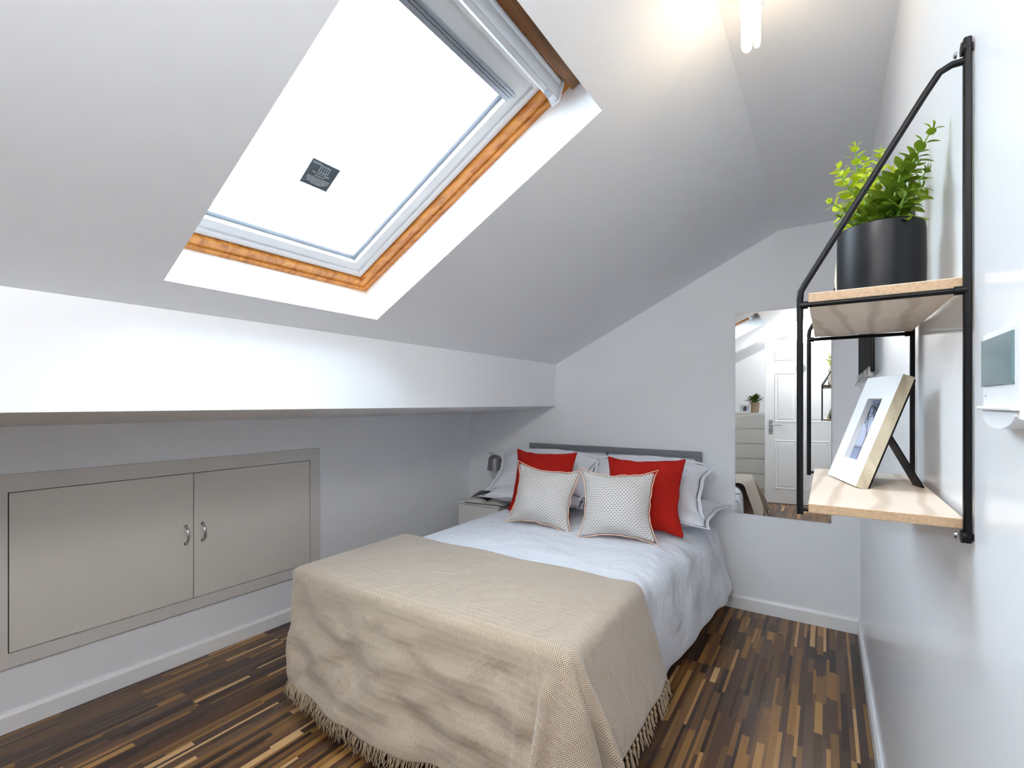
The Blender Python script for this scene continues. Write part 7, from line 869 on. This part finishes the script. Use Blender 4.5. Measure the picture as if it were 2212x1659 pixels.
mb.lathe([(0,.0),(r-.006,.0),(r-.0015,.004),(r,.02),(r+.0004,.06),(r,.105),(r-.001,.116),(r-.0035,.118),(r-.005,.114),(r-.0055,.10),(0,.10)],(.0706,.950,1.3765),56); mb.build('pot',M['pot'],pp,True)
mb=MB(); mb.lathe([(0,.106),(r-.008,.104),(r-.006,.098)],(.0706,.950,1.3765),32); mb.build('soil',M['soil'],pp,True)
foliage([((.130,.925,1.622),'leaf_dark'),((.112,.93,1.575),'leaf_dark'),((.116,.915,1.535),'leaf_dark'),((.084,.965,1.575),'leaf_dark'),((.068,.945,1.555),'leaf_dark'),((.046,.955,1.560),'leaf_dark'),((.032,.945,1.530),'leaf_dark'),((.098,.905,1.530),'leaf_dark'),((.020,.93,1.515),'leaf_dark'),((.126,.97,1.54),'leaf_dark'),((.116,.94,1.600),'leaf_dark'),((.098,.945,1.590),'leaf_dark'),((.092,.915,1.560),'leaf_dark'),((.122,.925,1.560),'leaf_dark'),((.106,.96,1.555),'leaf_dark')],(.0706,.950,1.480),pp,None,rp)
pq=thing('potted_plant','lime green leafy plant in a rounded cream pot, behind the black pot','plant',(.066,1.125,1.376))
mb=MB(); mb.lathe([(0,0),(.030,0),(.040,.006),(.050,.04),(.0535,.08),(.050,.125),(.040,.160),(.036,.168),(.033,.166),(.037,.155),(0,.150)],(.0665,1.125,1.3765),48); mb.build('pot',M['creampot'],pq,True)
foliage([((.044,1.08,1.690),'leaf_lime'),((.020,1.10,1.665),'leaf_lime'),((.022,1.06,1.635),'leaf_lime'),((.060,1.09,1.665),'leaf_lime'),((.080,1.07,1.665),'leaf_lime'),((.100,1.10,1.640),'leaf_lime'),((.008,1.09,1.600),'leaf_lime'),((.060,1.05,1.62),'leaf_lime')],(.0665,1.120,1.53),pq,None,rp,.035,.013)
# ---------------------------------------------------------------- photo frame on the lower shelf
FZ=1.0772
fr=thing('photo_frame','chunky whitewashed photo frame with a bare-tree picture leaning back on the lower shelf','photo frame',(.03,1.05,FZ))
O=Vector((.0025,1.119,FZ)); ex=Vector((.0385,-.138,0)); FW=ex.length; ex.normalize(); bk_=Vector((.963,.268,0)); bk_=(bk_-ex*bk_.dot(ex)).normalized()
al=math.radians(19.5); ey=(bk_*math.sin(al)+Vector((0,0,math.cos(al)))).normalized(); ez=ex.cross(ey).normalized()
if ez.x>0: ez=-ez                             # towards the viewer side
FH=.198; FT=.017
def F(u,v,t): return O+ex*u+ey*v+ez*t+Vector((0,0,.003))
mb=MB(); u0,u1,v0,v1=.042,.103,.043,.156; T1=.0
outer=[(0,0),(FW,0),(FW,FH),(0,FH)]; inner=[(u0,v0),(u1,v0),(u1,v1),(u0,v1)]
for i in range(4):
    j=(i+1)%4
    mb.quad(F(*outer[i],0),F(*outer[j],0),F(*inner[j],0),F(*inner[i],0)); mb.quad(F(*inner[i],0),F(*inner[j],0),F(*inner[j],-.009),F(*inner[i],-.009))
mb.build('frame_face',mat('whitewashed_wood_face',srgb(226,228,228),.6,bump=(90,.25,.001),var=(20,.03)),fr)
mb=MB()
fw_mat=woodmat('weathered_frame_wood',srgb(150,138,116),srgb(206,198,176),26,(1,1,.35),.75,4,.6)
for i in range(4):
    j=(i+1)%4; mb.quad(F(*outer[i],-.0002),F(*outer[j],-.0002),F(*outer[j],-FT),F(*outer[i],-FT))
mb.quad(*[F(*p,-FT) for p in outer]); mb.build('frame_body',fw_mat,fr)
mb=MB(); mb.prism([(-.0,.0),(FW-.001,.0),(FW-.001,FH-.004),(0,FH-.004)],lambda a_,b_,t:F(a_,b_,t),-FT-.0005,-FT-.003); bkp=mb.build('backing',M['black'],fr)
A_=F(.092,.112,-FT-.004); foot=A_+bk_*.052; foot.z=FZ+.001; s_=ex*.015
mb=MB(); nrm=(foot-A_).cross(ex).normalized()*.0025
mb.quad(A_-s_,A_+s_,foot+s_*1.15,foot-s_*1.15); mb.quad(A_-s_+nrm,A_+s_+nrm,foot+s_*1.15+nrm,foot-s_*1.15+nrm); mb.quad(A_-s_,foot-s_*1.15,foot-s_*1.15+nrm,A_-s_+nrm); mb.quad(A_+s_,foot+s_*1.15,foot+s_*1.15+nrm,A_+s_+nrm); mb.quad(foot-s_*1.15,foot+s_*1.15,foot+s_*1.15+nrm,foot-s_*1.15+nrm)
mb.build('easel_stand',M['black'],fr)
def picmat():
    m,nt,b=newmat('snow_field_print'); L=nt.links.new; uv=N(nt,'ShaderNodeUVMap'); s=N(nt,'ShaderNodeSeparateXYZ'); L(uv.outputs[0],s.inputs[0])
    n=N(nt,'ShaderNodeTexNoise'); n.inputs['Scale'].default_value=14; L(uv.outputs[0],n.inputs['Vector'])
    y=math_(nt,'ADD',s.outputs[1],math_(nt,'MULTIPLY',math_(nt,'SUBTRACT',n.outputs['Fac'],.5),.06))
    r=N(nt,'ShaderNodeValToRGB'); cr=r.color_ramp; pal=[(0,(130,140,166)),(.17,(118,128,156)),(.205,(66,74,96)),(.235,(166,176,196)),(.55,(176,184,204)),(1,(112,122,152))]
    while len(cr.elements)<len(pal): cr.elements.new(.5)
    for e,(p,c) in zip(cr.elements,pal): e.position=p; e.color=srgb(*c)
    L(y,r.inputs[0]); L(r.outputs[0],b.inputs['Base Color']); b.inputs['Roughness'].default_value=.35; return m
pme=bpy.data.meshes.new('picture'); pme.from_pydata([tuple(F(u,v,-.0088)) for u,v in inner],[],[(0,1,2,3)]); ul=pme.uv_layers.new(name='UVMap')
for k,q in enumerate(((0,0),(1,0),(1,1),(0,1))): ul.data[k].uv=q
pic=link('picture',pme,picmat(),fr)
mb=MB(); rt=random.Random(9)
def ink(u,v,a_,L_,w_,dep):
    n=4; p=(u,v)
    for k in range(n):
        q=(p[0]+math.sin(a_)*L_/n,p[1]+math.cos(a_)*L_/n); nx_,ny_=math.cos(a_)*w_/2,-math.sin(a_)*w_/2
        c=[(p[0]-nx_,p[1]-ny_),(p[0]+nx_,p[1]+ny_),(q[0]+nx_*.85,q[1]+ny_*.85),(q[0]-nx_*.85,q[1]-ny_*.85)]
        if all(u0+.001<z_[0]<u1-.001 and v0+.001<z_[1]<v1-.001 for z_ in c): mb.quad(*[F(z_[0],z_[1],-.0086) for z_ in c])
        p=q; a_+=rt.uniform(-.16,.16); w_=max(w_*.93,.0010)
    if dep>0:
        for s_ in range(3 if dep>3 else 2): ink(p[0],p[1],a_+rt.uniform(-.62,.62),L_*rt.uniform(.62,.82),w_*.62,dep-1)
ink(.076,.045,.03,.042,.0032,0); ink(.0765,.086,-.5,.020,.0022,6); ink(.0765,.086,.45,.020,.0022,6); ink(.0765,.086,.0,.024,.0020,6)
mb.build('printed_tree',mat('printed_ink',srgb(40,42,56),.6,var=(30,.1)),pic)
# ---------------------------------------------------------------- wire grid panel with clips on the right wall
wg=thing('wire_grid_panel','black wire grid noticeboard with clips along its lower rim, high on the right wall','noticeboard',(.14,2.45,1.33))
mb=MB(); y0,y1,z0,z1=2.08,2.84,1.333,1.90; x=.135
mb.tube([(x,y0,z0),(x,y1,z0),(x,y1,z1),(x,y0,z1),(x,y0,z0)],.006,8)
mb.build('panel_frame',M['black'],wg,True)
mb=MB()
k=y0
while k<y1: mb.tube([(x,k,z0),(x,k,z1)],.0022,5); k+=.034
k=z0+.05
while k<z1: mb.tube([(x+.004,y0,k),(x+.004,y1,k)],.0022,5); k+=.068
mb.build('wire_mesh',M['black'],wg,True)
rc=random.Random(4)
for k in range(7):
    y=y0+.03+k*.115+rc.uniform(-.02,.02); mb=MB(); h=rc.uniform(.03,.055)
    mb.box(x-.012,x+.003,y-.006,y+.006,z0-.02,z0+.014,.001,1); mb.tube([(x-.012,y,z0-.01),(x-.022,y+.01,z0-.02-h*.4),(x-.016,y-.008,z0-h)],.0012,5)
    mb.build('clip',M['chrome'],wg)
# ---------------------------------------------------------------- thermostat
tm=thing('thermostat','white wall thermostat with dark display at the right edge of view','thermostat',(.15,.63,1.24))
mb=MB(); mb.box(.134,.150,.560,.6745,1.205,1.289,.002); mb.build('housing',M['whiteplastic'],tm)
mb=MB(); mb.box(.1325,.1345,.575,.6735,1.2365,1.2825,.0004,1); mb.build('display',M['screen'],tm)
mb=MB(); mb.box(.129,.136,.562,.675,1.2130,1.2165,.0012); mb.build('trim_rib',M['whiteplastic'],tm)
mb=MB(); mb.prism([(.56+.057-.052*math.cos(PI*k/14),1.212-.016*math.sin(PI*k/14)) for k in range(15)],lambda a_,b_,t:Vector((t,a_,b_)),.132,.1495); mb.build('lower_cover',M['whiteplastic'],tm,False)
text3('eco',.6660,1.2255,.006,'label_print',tm,mat('grey_print',srgb(150,156,160),.6,var=(9,.02)),lambda a_,b_:Vector((.1336,.6660-(a_-.6660),b_)))
# ---------------------------------------------------------------- things on the chest of drawers
p3=thing('potted_plant','small bushy green plant in a beige pot on the chest of drawers','plant',(-.80,-.90,1.088))
mb=MB(); mb.lathe([(0,0),(.046,0),(.050,.01),(.064,.13),(.066,.135),(.058,.135),(.055,.12),(0,.118)],(-.80,-.90,1.088),36); mb.build('pot',M['terra'],p3,True)
rb=random.Random(21); mb=MB()
for k in range(130):
    a_=rb.uniform(0,2*PI); el=rb.uniform(.1,1.3); d=Vector((math.cos(a_)*math.cos(el),math.sin(a_)*math.cos(el),math.sin(el))); p=Vector((-.80,-.90,1.215))+d*Vector((.09,.09,.09)).length*rb.uniform(.1,.62)
    leaf(mb.bm,p,d+Vector((0,0,.3)),Vector((0,0.1,1)),.05,.024)
mb.build('leaves',M['leaf_dim'],p3,True,fix=False)
f2=thing('photo_frame','small pale photo frame beside the beige pot on the chest of drawers','photo frame',(-.90,-.80,1.088))
FM=Matrix.Translation((-.905,-.795,1.090))@Matrix.Rotation(math.radians(-12),4,'X').inverted()@Matrix.Rotation(0,4,'Z')
mb=MB(); 
for bx in ((-.07,-.055,0,.11),(.055,.07,0,.11),(-.055,.055,0,.015),(-.055,.055,.095,.11)): mb.box(bx[0],bx[1],-.008,.004,bx[2],bx[3],M=FM)
mb.build('frame_border',M['bed_white'],f2)
mb=MB(); mb.box(-.056,.056,-.007,-.002,.014,.096,M=FM); pb=mb.build('picture',mat('pale_photo_print',srgb(180,186,196),.4,var=(30,.1)),f2)
mb=MB(); mb.lathe([(0,0),(.016,0),(.024,.035),(.010,.062),(0,.064)],(0,0,0),16,FM@Matrix.Translation((0,-.0015,.022))@Matrix.Scale(.05,4,(0,1,0))); mb.build('printed_figure',M['photo_dark'],pb)
